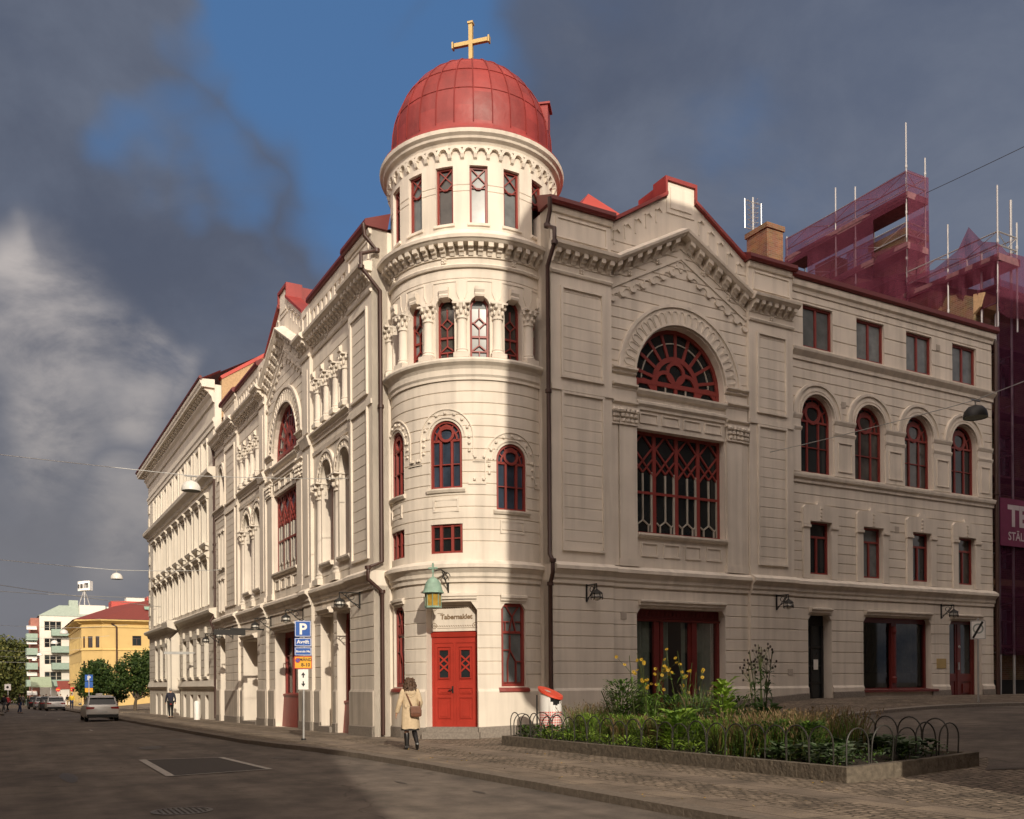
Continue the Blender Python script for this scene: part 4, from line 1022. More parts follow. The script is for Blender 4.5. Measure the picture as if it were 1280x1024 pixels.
# ================================================================ NEIGHBOURING HOUSES
wb=empty('white_townhouse',W(5,39,0),label='white stucco townhouse with deep dentilled eaves next along the left street',cat='house')
S2=M['stucco2']; WU0,WU1=27.10,51.2
wa=[29.05+2.255*k for k in range(9)]
wops=[]
for a in wa:
    wops+=[op(a,1.3,13.15,14.95,.45),op(a,1.3,9.40,11.55,.45),op(a,1.3,6.0,8.35,.45)]
for i,a in enumerate(wa):
    if i!=4: wops+=[op(a+.1,1.2,2.15,4.35,.42),op(a+.25,.9,-.9,1.10,.40)]
    else: wops+=[op(a-.1,1.6,-.9,4.2,.6)]
mb=MB(); gg=[2.2+.42*k for k in range(7)]
wall(mb,WU0,WU1,-1.2,17.6,wops,gg,gd=.05)
for x in (WU0,WU1): mb.quad((x,0,-1.2),(x,-12,-1.2),(x,-12,17.4),(x,0,17.4))
mb.build('wall',S2,wb,fL)
M['wbframe']=mat('cream_window_paint',(.62,.56,.46),.5)
for i,a in enumerate(wa):
    c=a+.65
    for z0,h in ((13.15,1.8),(9.40,2.15),(6.0,2.35)): window(fL,wb,c,z0,1.3,h,'transom2',.38,red='wbframe',t=.08)
    if i!=4:
        window(fL,wb,c+.05,2.15,1.2,2.2,'transom2',.36,red='wbframe',t=.08)
        d=MB(); d.box(a+.25,a+1.15,-.40,-.34,-.9,1.1); d.box(a+.35,a+1.05,-.34,-.32,-.2,.9); d.build('cellar_door',M['red'],wb,fL)
d=MB(); a=wa[4]; d.box(a-.1,a+1.5,-.6,-.52,-.9,4.2); d.box(a+.05,a+1.35,-.52,-.49,-.4,2.4); d.build('entrance_door',M['pipe'],wb,fL)
t=MB()
for a in wa:
    c=a+.65
    for z,hh in ((11.55,.40),(8.35,.62)):
        t.prof(a-.22,a+1.52,[(0,z+.18),(.14,z+.2),(.16,z+.30),(.26,z+.36),(.26,z+.44),(0,z+.55)])
        for s in (-.14,1.34): t.prof(a+s,a+s+.10,[(0,z-.05),(.06,z-.05),(.16,z+.18),(0,z+.18)])
    t.prof(a-.16,a+1.46,[(0,9.18),(.20,9.24),(.24,9.36),(0,9.40)]); t.box(a-.05,a+.10,0,.16,8.98,9.2); t.box(a+1.2,a+1.35,0,.16,8.98,9.2)
    t.box(a-.16,a-.02,0,.09,13.1,15.0); t.box(a+1.32,a+1.46,0,.09,13.1,15.0)
    t.box(a-.16,a-.02,0,.09,9.4,11.6); t.box(a+1.32,a+1.46,0,.09,9.4,11.6)
    t.box(a-.16,a-.02,0,.09,6.0,8.4); t.box(a+1.32,a+1.46,0,.09,6.0,8.4)
    t.prism([(c-.1,4.5),(c+.1,4.5),(c+.13,4.85),(c-.13,4.85)],-.01,.12)
    t.prof(a+.0,a+1.4,[(0,1.95),(.12,2.0),(.15,2.12),(0,2.15)])
t.build('window_trim',S2,wb,fL)
t=MB()
mould(t,WU0-.05,WU1+.05,[(0,12.42),(.10,12.44),(.14,12.6),(.40,12.78),(.44,12.96),(.40,13.04),(0,13.1)])
mould(t,WU0-.05,WU1+.05,[(0,5.15),(.10,5.18),(.14,5.36),(.36,5.46),(.40,5.60),(.36,5.66),(0,5.72)])
mould(t,38.0,40.2,[(.2,5.12),(.75,5.3),(.8,5.62),(.75,5.72),(.2,5.75)])
mould(t,WU0,WU1,[(0,1.42),(.05,1.42),(.16,1.58),(.05,1.95),(0,1.95)])
for k in range(10): t.box(WU0+.1,WU0+.75 if k%2 else WU0+.55,-.01,.06,5.9+.95*k,6.5+.95*k)
for k in range(10): t.box(WU1-.75 if k%2 else WU1-.55,WU1-.1,-.01,.06,5.9+.95*k,6.5+.95*k)
t.prof(38.2,38.5,[(0,-.8),(.5,-.8),(.5,4.6),(0,5.1)]); t.prof(39.75,40.05,[(0,-.8),(.5,-.8),(.5,4.6),(0,5.1)])
t.build('belt_course',S2,wb,fL)
t=MB()
mould(t,WU0,WU1,[(0,15.2),(.06,15.2),(.06,15.42),(.12,15.5),(.12,15.62),(0,15.7)])
mould(t,WU0,WU1,[(0,16.45),(.10,16.5),(.16,16.75),(.30,16.9),(.30,17.0),(0,17.0)])
k=int((WU1-WU0)/.58)
for i in range(k):
    u=WU0+.1+.58*i; t.prof(u,u+.26,[(.0,16.96),(.28,16.98),(.48,17.08),(.52,17.2),(.0,17.2)])
mould(t,WU0-.05,WU1+.6,[(0,17.2),(.66,17.2),(.68,17.32),(.73,17.38),(.76,17.52),(.68,17.6),(0,17.64)])
t.build('eaves_cornice',S2,wb,fL)
r=MB(); r.poly([W(-.70,27.38,17.6),W(-.70,51.9,17.6),W(6.5,51.9,21.7),W(6.5,27.38,21.7)]); r.poly([W(-.70,26.98,17.6),W(-.70,27.38,17.6),W(.34,27.38,18.19),W(.34,26.98,18.19)]); r.poly([W(6.5,51.9,21.7),W(6.5,27.4,21.7),W(13,27.4,17.6),W(13,51.9,17.6)]); r.build('roof',M['rooflt'],wb)
g=MB(); g.tube([W(-.74,26.95,17.64),W(-.74,51.9,17.64)],.09,8); g.build('gutter',M['gutter'],wb)
f=MB(); f.prism([(.35,15.3),(12,15.3),(12,18.4),(6.5,21.9),(.35,17.75)],26.95,27.35); f.sh=None
f.build('firewall',M['brickfar'],wb,lambda u,n,z:W(u,n,z))
c=MB(); c.bar((.3,17.76),(6.5,21.96),.16,26.9,27.42); c.bar((6.5,21.96),(12,18.45),.16,26.9,27.42); c.build('firewall_coping',M['rooflt'],wb,lambda u,n,z:W(u,n,z))
q=MB(); q.box(33.2,33.3,.3,1.7,3.45,3.6); q.box(33.22,33.28,.0,.4,3.5,3.57); q.build('projecting_sign',M['greymetal'],wb,fL)

# ---- the scaffolded house on the right
ah=empty('brick_house',W(34,6,0),label='old brick house under repair behind the purple scaffold netting',cat='house')
AU=24.75; NA=-.9
m=MB(); ops=[op(AU+1.4+2.9*k,1.3,2.0+3.6*j+.6,4.6+3.6*j,.3) for k in range(5) for j in range(4)]
wall(m,AU,AU+18,-.2,17.2,ops,(),n=NA); m.quad((AU,NA,-.2),(AU,-14,-.2),(AU,-14,17.2),(AU,NA,17.2)); m.poly([(AU,NA,17.2),(AU,-7.5,20.6),(AU,-14,17.2)])
m.build('wall',M['oldbrick'],ah,fR)
for o in ops: window(fR,ah,(o['a']+o['b'])/2,o['z0'],1.3,o['z1']-o['z0'],'transom2',.2,n=NA,red='pipe')
m=MB(); mould(m,AU,AU+18,[(NA,16.5),(NA+.3,16.7),(NA+.5,17.2),(NA,17.3)]); mould(m,AU,AU+18,[(NA,5.4),(NA+.15,5.5),(NA+.15,5.7),(NA,5.8)]); mould(m,AU,AU+18,[(NA,9.0),(NA+.12,9.1),(NA+.12,9.25),(NA,9.3)]);m.build('belt_course',M['brickfar'],ah,fR)
m=MB(); m.quad((AU,NA+.5,17.25),(AU+18,NA+.5,17.25),(AU+18,-7.5,20.8),(AU,-7.5,20.8)); m.quad((AU+18,-14.5,17.25),(AU,-14.5,17.25),(AU,-7.5,20.8),(AU+18,-7.5,20.8)); m.build('roof',M['gutter'],ah,fR)
m=MB(); m.box(AU+.6,AU+2.0,-6.4,-4.6,17.5,21.6); m.box(AU+.5,AU+2.1,-6.5,-4.5,21.4,21.7); m.box(AU+.4,AU+1.3,-9.6,-8.4,17.5,22.0); m.build('chimney',M['oldbrick'],ah,fR)
m=MB(); m.box(AU+.05,AU+17,NA-.02,NA+.05,-.3,1.6); m.build('shop_base',M['dark'],ah,fR)
# netting
def net_mat(name,col,alpha):
    m=bpy.data.materials.new(name); m.use_nodes=True; nt=m.node_tree; N=nt.nodes; Lk=nt.links
    for x in list(N):
        if x.type!='OUTPUT_MATERIAL': N.remove(x)
    o=N['Material Output']; tr=N.new('ShaderNodeBsdfTransparent'); tr.inputs[0].default_value=(.93,.84,.92,1)
    df=N.new('ShaderNodeBsdfDiffuse'); df.inputs[0].default_value=(*col,1); tl=N.new('ShaderNodeBsdfTranslucent'); tl.inputs[0].default_value=(*col,1)
    a=N.new('ShaderNodeMixShader'); a.inputs[0].default_value=.45; Lk.new(df.outputs[0],a.inputs[1]); Lk.new(tl.outputs[0],a.inputs[2])
    geo=N.new('ShaderNodeNewGeometry'); no=N.new('ShaderNodeTexNoise'); no.inputs['Scale'].default_value=1.3; no.inputs['Detail'].default_value=5; Lk.new(geo.outputs['Position'],no.inputs['Vector'])
    rp=N.new('ShaderNodeMapRange'); rp.inputs['From Min'].default_value=.3; rp.inputs['From Max'].default_value=.7; rp.inputs['To Min'].default_value=alpha-.12; rp.inputs['To Max'].default_value=alpha+.12; Lk.new(no.outputs['Fac'],rp.inputs['Value'])
    b=N.new('ShaderNodeMixShader'); Lk.new(rp.outputs['Result'],b.inputs[0]); Lk.new(tr.outputs[0],b.inputs[1]); Lk.new(a.outputs[0],b.inputs[2]); Lk.new(b.outputs[0],o.inputs['Surface'])
    return m
M['net']=net_mat('purple_net',(.20,.058,.092),.60); M['net2']=net_mat('dense_purple_net',(.10,.028,.06),.60)
M['tubes']=mat('scaffold_tube',(.40,.39,.38),.35,metal=.5,var=.1); M['planks']=mat('scaffold_plank',(.16,.07,.08),.8,var=.3,scale=6)
def cloth(mb,pts_top,pts_bot,nz=8,nu=6,amp=.06):
    """sagging sheet between two polylines (world points)"""
    rows=[]
    for j in range(nz+1):
        t=j/nz; row=[]
        for i in range(len(pts_top)-1):
            for k in range(nu):
                s=k/nu; a=Vector(pts_top[i]).lerp(Vector(pts_top[i+1]),s); b=Vector(pts_bot[i]).lerp(Vector(pts_bot[i+1]),s)
                p=a.lerp(b,t); w=amp*math.sin(3.1*(i+s)*1.7+t*5)*math.sin(math.pi*t); row.append(p+Vector((w,w*.6,0)))
        row.append(Vector(pts_top[-1]).lerp(Vector(pts_bot[-1]),t)); rows.append(row)
    for r0,r1 in zip(rows,rows[1:]):
        for i in range(len(r0)-1): mb.quad(r0[i],r0[i+1],r1[i+1],r1[i])
def scaffold(name,label,s0,s1,posts,decks,top,zb,n_hi,netz,dw=1.25,u0=None):
    """tower of tube and plank on the gable side of the brick house, running back from the street"""
    u0=AU-.05 if u0 is None else u0
    e=empty(name,W(u0,(s0+s1)/2,zb),label=label,cat='scaffold')
    for i,(s,zt_) in enumerate(posts):
        for du,dz in ((0,0),(dw,-1.2)):
            t=MB(); t.tube([W(u0+du,s,zb),W(u0+du,s,zt_+dz)],.034,6)
            for z in range(int(zb)+2,int(zt_),2): t.tube([W(u0+du,s,z-.06),W(u0+du,s,z+.06)],.052,6)
            t.build('standard',M['tubes'],e,smooth=True)
    for z in decks:
        t=MB(); a=W(u0-.05,s0-.05,z);
        t.box(u0-.05,u0+dw+.05,-s1-.1,-s0+.1,z-.10,z,0); t.box(u0-.07,u0-.03,-s1-.1,-s0+.1,z,z+.18); t.box(u0-.05,u0+dw+.05,-s0+.06,-s0+.1,z,z+.18)
        t.build('deck',M['planks'],e,fR)
        t=MB()
        for h in (.55,1.08):
            t.tube([W(u0,s0,z+h),W(u0,s1,z+h)],.03,5); t.tube([W(u0,s0,z+h),W(u0+dw,s0,z+h)],.03,5); t.tube([W(u0+dw,s0,z+h),W(u0+dw,s1,z+h)],.025,5)
        k=max(2,int((s1-s0)/1.2))
        for i in range(k):
            a=s0+(s1-s0)*i/k;b=s0+(s1-s0)*(i+1)/k; q=(.55,1.08) if i%2 else (1.08,.55)
            t.tube([W(u0,a,z+q[0]),W(u0,b,z+q[1])],.018,4)
        t.tube([W(u0,s0,z+1.08),W(u0+dw/2,s0,z+.55),W(u0+dw,s0,z+1.08)],.018,4)
        t.build('guard_rail',M['tubes'],e)
    return e
sa=scaffold('scaffold','tall rear scaffold stage with long bare poles above the brick gable',4.0,11.0,[(4.0,25.9),(6.75,24.4),(7.9,24.9),(11.0,23.9)],[22.7,20.5,18.3],24,16.0,0,None)
nm=MB(); u0=AU-.12
cloth(nm,[W(u0,3.95,23.8),W(u0,7.9,23.75),W(u0,11.05,23.8)],[W(u0,3.95,22.4),W(u0,7.9,22.4),W(u0,11.05,22.4)],4,8)
cloth(nm,[W(u0,5.7,22.4),W(u0,8.2,22.4)],[W(u0,5.7,16.4),W(u0,8.2,16.4)],6,6)
cloth(nm,[W(u0,3.95,20.7),W(u0,5.7,20.9)],[W(u0,3.95,16.4),W(u0,5.7,16.4)],6,6)
cloth(nm,[W(u0,8.2,22.4),W(u0,9.6,22.4)],[W(u0,8.2,17),W(u0,9.6,17)],6,4)
cloth(nm,[W(u0,3.9,23.8),W(AU+1.3,3.9,23.8)],[W(u0,3.9,17.4),W(AU+1.3,3.9,17.4)],8,4)
cloth(nm,[W(AU+1.35,3.95,22.4),W(AU+1.35,8.5,22.4)],[W(AU+1.35,3.95,17),W(AU+1.35,8.5,17)],6,8)
cloth(nm,[W(u0,4.0,19.4),W(u0,9.6,20.4)],[W(u0,4.0,16.4),W(u0,9.6,16.4)],6,10)
nm.build('netting',M['net'],sa)
sb=scaffold('scaffold','nearer scaffold stage with slumped netting on the eaves corner of the brick house',-.2,4.0,[(-.2,21.2),(2.0,20.6),(4.0,20.9)],[18.3],20,15.6,0,None)
nm=MB()
tp=[]
prof=[(-.25,18.9),(.4,19.2),(1.0,20.05),(1.5,19.3),(2.6,18.95),(4.0,19.15)]
cloth(nm,[W(u0,s,z) for s,z in prof],[W(u0,s,18.2) for s,z in prof],4,5)
cloth(nm,[W(u0,s,18.25) for s,z in prof],[W(u0+.25,s,16.6) for s,z in prof],4,4)
cloth(nm,[W(u0,-.25,18.9),W(u0+.5,-.3,18.6),W(AU+2.0,-.3,18.7),W(AU+4,-.3,18.9)],[W(u0,-.25,16.2),W(u0+.5,-.3,16.0),W(AU+2.0,-.3,16.2),W(AU+4,-.3,16)],4,5)
nm.build('netting',M['net'],sb)
sc_=empty('street_scaffold',W(AU+6,-.8,.7),label='street-side scaffold draped in dark purple netting at the right edge',cat='scaffold')
for i,du in enumerate((.25,1.15,3.4,5.9)):
    t=MB(); t.tube([fR(AU+du,-.02,.7),fR(AU+du,-.02,21.0 if i==1 else 17.6)],.05,6); t.tube([fR(AU+du,-.7,.7),fR(AU+du,-.7,19)],.05,6)
    for z in range(2,18,2): t.tube([fR(AU+du,-.02,z+.7),fR(AU+du,-.7,z+.7)],.03,5)
    t.build('standard',M['tubes'],sc_)
for z in (3.0,5.1,7.2,9.8,12.4,15.0,17.4):
    t=MB(); t.box(AU+.1,AU+8,-.75,-.04,z-.08,z); t.build('deck',M['planks'],sc_,fR)
nm=MB()
xs=[AU+.04+1.1*k for k in range(9)]
cloth(nm,[fR(x,.06,17.6) for x in xs],[fR(x,.06,2.6) for x in xs],24,3,.08)
nm.build('netting',M['net2'],sc_)
bn=empty('scaffold_banner',fR(AU+3,.14,7.0),label='purple advertising banner with pale slab lettering hung on the scaffold netting',cat='banner')
b=MB(); b.box(AU+.06,AU+6.4,.13,.16,6.95,8.85); b.build('sheet',mat('magenta_banner',(.13,.012,.05),.7,var=.15),bn,fR)
l=MB(); add_text(l,'TEAM',1.05,lambda x,y:(AU+1.1+x,.575,8.0+y*.9),align='LEFT',bold=.03); 
l.v=[];l.f=[];l.m=[]
add_text(l,'TE',1.15,lambda x,y:(AU+.55+x,.165,7.78+y),align='LEFT',bold=.045)
add_text(l,'STÄLLN',.46,lambda x,y:(AU+.55+x,.165,7.2+y),align='LEFT',bold=.008)
l.build('lettering',mat('pale_banner_ink',(.42,.36,.38),.7),bn,fR)

# ================================================================ FAR END OF THE STREET
yh=empty('yellow_house',W(10,118,-1),label='yellow rendered corner house with hipped red roof at the far end of the street',cat='house')
Y=mat('yellow_render',(.56,.395,.16),.85,var=.08,scale=.6); YT=mat('pale_yellow_trim',(.62,.45,.18),.85)
Vy=114.; ym=lambda a,n,z:W(a,Vy-n,z)
zb=-1.4
ops=[op(6.4+4.9*k,1.15,z,z+h,.2) for k in range(5) for z,h in ((7.3,1.35),(3.6,1.9),(.2,2.2))]+[]
m=MB(); wall(m,2.6,26,zb,10.6,ops); m.build('wall',Y,yh,ym)
for o in ops: window(ym,yh,(o['a']+o['b'])/2,o['z0'],1.15,o['z1']-o['z0'],'transom2',.15,red='pipe')
# chamfered corner facing the junction
ca=W(.2,Vy+2.2,0); cb_=W(2.6,Vy,0); cd=(cb_-ca).normalized(); cn=Vector((cd.y,-cd.x,0)); cl=(cb_-ca).length
yc=lambda a,n,z: ca+cd*a+cn*n+Vector((0,0,z))
ops=[op(x,w,z,z+h,.15) for x,w in ((.25,.3),(1.0,.75),(2.2,.6)) for z,h in ((7.0,1.55),(2.9,2.3),(-.4,2.3))]
m=MB(); wall(m,0,cl,zb,10.6,ops); m.build('wall',Y,yh,yc)
for o in ops: window(yc,yh,(o['a']+o['b'])/2,o['z0'],o['b']-o['a'],o['z1']-o['z0'],'casement',.12,red='pipe',t=.07)
yl=lambda a,n,z:W(.2-n,a,z)
ops=[op(Vy+3.5+2.6*k,1.1,z,z+h,.3) for k in range(8) for z,h in ((7.0,1.55),(2.9,2.3),(-.4,2.3))]
m=MB(); wall(m,Vy+2.2,Vy+26,zb,10.6,ops); m.build('wall',YT,yh,yl)
for o in ops: window(yl,yh,(o['a']+o['b'])/2,o['z0'],1.1,o['z1']-o['z0'],'casement',.2,red='pipe')
t=MB()
for F,a,b in ((ym,2.6,26),(yc,0,cl),(yl,Vy+2.2,Vy+26)):
    for z,p in ((6.6,.15),(2.2,.2),(9.7,.15)): t.v+=[]; 
    tt=MB(); 
    for z,p in ((6.6,.15),(2.2,.2),(9.7,.15)): tt.prof(a,b,[(0,z),(p,z+.05),(p,z+.2),(0,z+.28)])
    tt.prof(a-.3,b+.3,[(0,10.2),(.3,10.3),(.9,10.6),(.9,10.8),(0,10.8)]); tt.build('belt_course',YT,yh,F)
r=MB(); e=[W(-.9,Vy+2,10.8),W(2.2,Vy-1,10.8),W(26,Vy-1,10.8),W(26,Vy+12,10.8),W(-.9,Vy+26,10.8)]
k1,k2=W(10,Vy+6.5,14.3),W(18,Vy+6.5,14.3); k0=W(5,Vy+24,12.9); kk=W(4.6,Vy+5,13.)
r.poly([e[1],e[2],k2,k1]); r.poly([e[1],k1,kk]); r.poly([e[0],e[1],kk]); r.poly([e[0],kk,k0,e[4]]); r.poly([kk,k1,k0]); r.poly([e[2],e[3],k2]); r.poly([k1,k2,e[3],k0]); r.build('roof',mat('dull_red_tin_roof',(.18,.04,.03),.6,var=.1),yh)
sk=MB()
for u in (8.3,13.2,17.5):
    p=[W(u,Vy+2.0,12.35),W(u+1.6,Vy+2.0,12.35),W(u+1.6,Vy+2.9,12.85),W(u,Vy+2.9,12.85)]
    sk.poly([q+Vector((0,0,.12)) for q in p])
sk.build('skylight',M['copper'],yh)
pp=MB(); pp.tube([ym(3.6,.15,10.4),ym(4.4,.15,9.8),ym(4.4,.15,zb)],.12,6); pp.build('drainpipe',M['pipe'],yh)
dr=MB(); dr.box(9.8,17,-13.5,-11,12.5,15.1); dr.box(5.0,9.2,-16,-12,12,14.4); dr.box(11,11.6,-12,-11.4,15,15.6); dr.build('dormer',M['rooflt'],yh,ym)

bh=empty('balcony_house',W(2,155,-1.5),label='white apartment block with pale green balconies beyond the yellow house',cat='apartment block')
BW=mat('white_block_render',(.66,.62,.55),.85,var=.05); GB=mat('pale_green_balcony',(.25,.335,.275),.6); BR=mat('red_brown_render',(.30,.13,.10),.85)
Vb=150.; bm_=lambda a,n,z:W(a,Vb-n,z)
ops=[op(-2.9,2.6,z+.3,z+1.9,.2) for z in (2.4,5.2,8.0,10.8)]
m=MB(); wall(m,-3.6,6,-2,13.6,ops); m.box(-.3,6,-.3,.12,-2,1.4); m.build('wall',BW,bh,bm_)
for o in ops: window(bm_,bh,-1.6,o['z0'],2.6,1.6,'rect3',.15,red='wbframe')
m=MB(); m.box(-4.9,-3.62,-10,-.4,-2,13.2); m.build('side_wing',BR,bh,bm_)
for z in (2.0,4.8,7.6,10.4):
    b=MB(); b.box(-1.9,1.8,.0,1.3,z-.15,z); b.box(-1.9,1.8,1.22,1.3,z,z+.95); b.box(-1.9,-1.82,0,1.3,z,z+.95); b.box(1.72,1.8,0,1.3,z,z+.95); b.build('balcony',GB,bh,bm_)
for z in (-1.2,2.0,4.8,7.2,9.6):
    b=MB(); b.box(-5.6,-3.9,-3,1.0,z-.15,z); b.box(-5.6,-5.52,-3,1.0,z,z+.95); b.box(-5.6,-3.9,.92,1.0,z,z+.95); b.build('balcony',GB,bh,bm_)
    a=MB(); a.prof(-5.5,-4.0,[(-.5,z+2.3),(.9,z+1.7),(.9,z+1.6),(-.5,z+2.1)]); a.build('awning',M['white'],bh,bm_)
m=MB(); m.poly([(-3.8,.1,13.6),(9,.1,13.6),(8,-2.5,15.6),(-.5,-2.5,15.6)]); m.poly([(-3.8,.1,13.6),(-.5,-2.5,15.6),(-.5,-9,15.6),(-3.8,-9,13.6)]); m.poly([(8,-2.5,15.6),(-.5,-2.5,15.6),(-.5,-9,15.6),(8,-9,15.6)]); m.box(1.0,2.4,-4,-2.2,14.5,16.5); m.build('roof',mat('pale_verdigris_roof',(.30,.355,.30),.6),bh,bm_)
m=MB(); m.box(2.5,6.5,-3,-.5,13.6,15.6); m.box(6.8,8.4,-3,-.5,13.6,15.4); m.box(10,14,-4,-1.5,14,17.2); m.box(17,20,-5,-2,14,18.3); m.box(22,25,-5,-2,14,18.0); m.build('attic',BW,bh,bm_)
m=MB()
for x in (17.6,18.4,23,24): m.tube([bm_(x,-3,17.5),bm_(x,-3,21.2 if x<20 else 19.6)],.10,5)
m.build('mast',M['greymetal'],bh,bm_ and None)
sn=empty('rooftop_sign',bm_(3.4,-2,14.0),label='white rooftop sign box with dark letters on a tripod of poles',cat='sign')
m=MB()
for a,b in ((0,0),(-1.5,.6),(1.5,.6)): m.tube([bm_(3.4+a,-2-b,13.6),bm_(3.4,-2,18.4)],.10,6)
m.build('tripod',M['greymetal'],sn)
Q=bm_(3.4,-2,0)
fs=lambda a,n,z:Q+Vector((a*.9,-n,z-1.9+.06*a))
m=MB(); m.loft([[(x,n,20.1),(x,n,21.7)][::1]+[(x,-.9,21.7),(x,-.9,20.1)] for x,n in ((-1.15-.0,.2),(-.4,.42),(.4,.48),(1.15,.30))]); m.build('sign_box',M['white'],sn,fs)
m=MB()
for x,w in ((-.85,.22),(-.35,.32),(-.02,.12),(.35,.14),(.62,.14),(.88,.14)): m.box(x-w/2,x+w/2,.5,.55,20.5,21.2)
for x in (.48,.75): m.box(x-.2,x+.2,.5,.548,21.1,21.3)
m.build('lettering',M['iron'],sn,fs)
tb=empty('tower_block',W(-38,395,-2),label='distant grey high-rise with rows of dark windows on the left skyline',cat='tower block')
m=MB(); m.box(-60,-26.5,-30,0,-2,26.0); m.build('wall',mat('grey_cladding',(.17,.17,.18),.7),tb,lambda a,n,z:W(a,395-n,z))
m=MB()
for z in range(5): m.box(-59,-27.2,.0,.15,4+4.4*z,6.4+4.4*z)
m.build('window_band',M['glass'],tb,lambda a,n,z:W(a,395-n,z))
m=MB(); 
for k in range(9): m.box(-58+3.6*k,-57.2+3.6*k,.1,.4,3,25)
m.build('fin',M['white'],tb,lambda a,n,z:W(a,395-n,z))
lb=empty('pale_low_block',W(-25,330,-2),label='pale low block under the high-rise behind the far trees',cat='building')
m=MB(); m.box(-48,-20,-10,0,-2,9.5); m.build('wall',BW,lb,lambda a,n,z:W(a,330-n,z))
m=MB()
for k in range(9): m.box(-46+2.9*k,-44.6+2.9*k,.0,.1,6.4,8.4)
m.build('window_band',M['glass'],lb,lambda a,n,z:W(a,330-n,z))
# cafe front with awnings at the foot of the balcony house
for i,(u,v,w,cc,lab) in enumerate(((-3.6,147,3.0,(.30,.36,.25),'pale green cafe awning stretched over the far pavement'),(1.2,141,5.5,(.22,.05,.04),'dark red cafe awning in front of the far yellow house'))):
    e=empty('cafe_awning',W(u,v,-1.2),label=lab,cat='awning')
    m=MB(); m.prof(-w/2,w/2,[(0,3.9 if i else 4.6),(3.2,3.0 if i else 3.2),(3.2,2.6 if i else 2.9),(3.15,2.6 if i else 2.9),(3.1,2.9),(0,3.8 if i else 4.5)]); m.build('canvas',mat('awning_cloth_%s'%('red' if i else 'green'),cc,.8),e,lambda a,n,z:W(u+a,v-n,z-1.2))
    m=MB()
    for s in (-1,1): m.tube([W(u+s*w*.45,v-3,-1.3),W(u+s*w*.45,v-3,1.6)],.06,5)
    m.build('post',M['greymetal'],e)
# ---- buildings across the two streets, out of the picture: they throw the shade seen in it
sr=empty('opposite_terrace',W(-17,60,0),label='terrace across the left street that shades the roadway',cat='house')
m=MB()
def tbox(a0,a1,n0,n1,z0,z1): m.box(a0,a1,n0,n1,z0,z1)
mq=-13.3
ops=[op(-40.5+2.9*k,1.3,1.2+3.7*j,3.2+3.7*j,.25) for k in range(50) for j in range(4)]
wall(m,-42.1,110,-2,18.5,ops); m.quad((-42.1,0,-2),(-42.1,-12,-2),(-42.1,-12,18.5),(-42.1,0,18.5)); m.build('wall',mat('tan_render',(.46,.36,.26),.85,var=.1),sr,lambda a,n,z:W(mq+n,a,z))
m=MB(); m.quad((-42.3,.4,18.5),(110,.4,18.5),(110,-6,20.5),(-42.3,-6,20.5)); m.quad((-42.3,-12,18.5),(110,-12,18.5),(110,-6,20.5),(-42.3,-6,20.5)); m.poly([(-42.1,0,18.5),(-42.1,-12,18.5),(-42.1,-6,20.4)]); m.build('roof',M['gutter'],sr,lambda a,n,z:W(mq+n,a,z))
gl=MB(); 
for o in ops: gl.quad((o['a'],-.24,o['z0']),(o['b'],-.24,o['z0']),(o['b'],-.24,o['z1']),(o['a'],-.24,o['z1']))
gl.build('pane',M['glass'],sr,lambda a,n,z:W(mq+n,a,z))
oh=empty('oriel_house',W(10,-26,0),label='tall corner house with an oriel across the side street that shades the church',cat='house')
OB=mat('warm_render',(.44,.36,.28),.85,var=.1)
fo=lambda a,n,z:W(a,-20-n,z)      # n>0: away from the church
UA=OR_U; 
m=MB(); ops=[op(UA+1.2+3*k,1.4,1.2+3.6*j,3.4+3.6*j,.25) for k in range(13) for j in range(6)]
mm=lambda a,n,z:W(a,-20+n,z)
wall(m,UA,UA+42,-1,OR_H,ops); m.quad((UA,0,-1),(UA,-14,-1),(UA,-14,OR_H),(UA,0,OR_H)); m.build('wall',OB,oh,mm)
gl=MB()
for o in ops: gl.quad((o['a'],-.24,o['z0']),(o['b'],-.24,o['z0']),(o['b'],-.24,o['z1']),(o['a'],-.24,o['z1']))
gl.build('pane',M['glass'],oh,mm)
m=MB(); m.quad((UA,.3,OR_H),(UA+42,.3,OR_H),(UA+42,-7,OR_H+3),(UA+4,-7,OR_H+3)); m.quad((UA,-14,OR_H),(UA+42,-14,OR_H),(UA+42,-7,OR_H+3),(UA+4,-7,OR_H+3)); m.poly([(UA,.3,OR_H),(UA,-14,OR_H),(UA+4,-7,OR_H+3)]); m.build('roof',M['gutter'],oh,mm)
m=MB(); m.prism([(OR_A,OR_B),(UA+.2,OR_B-2.2),(UA+.2,OR_H),(OR_A+1.2,OR_H),(OR_A,OR_H-2.2)],-2.2,0.); m.build('oriel',OB,oh,mm)
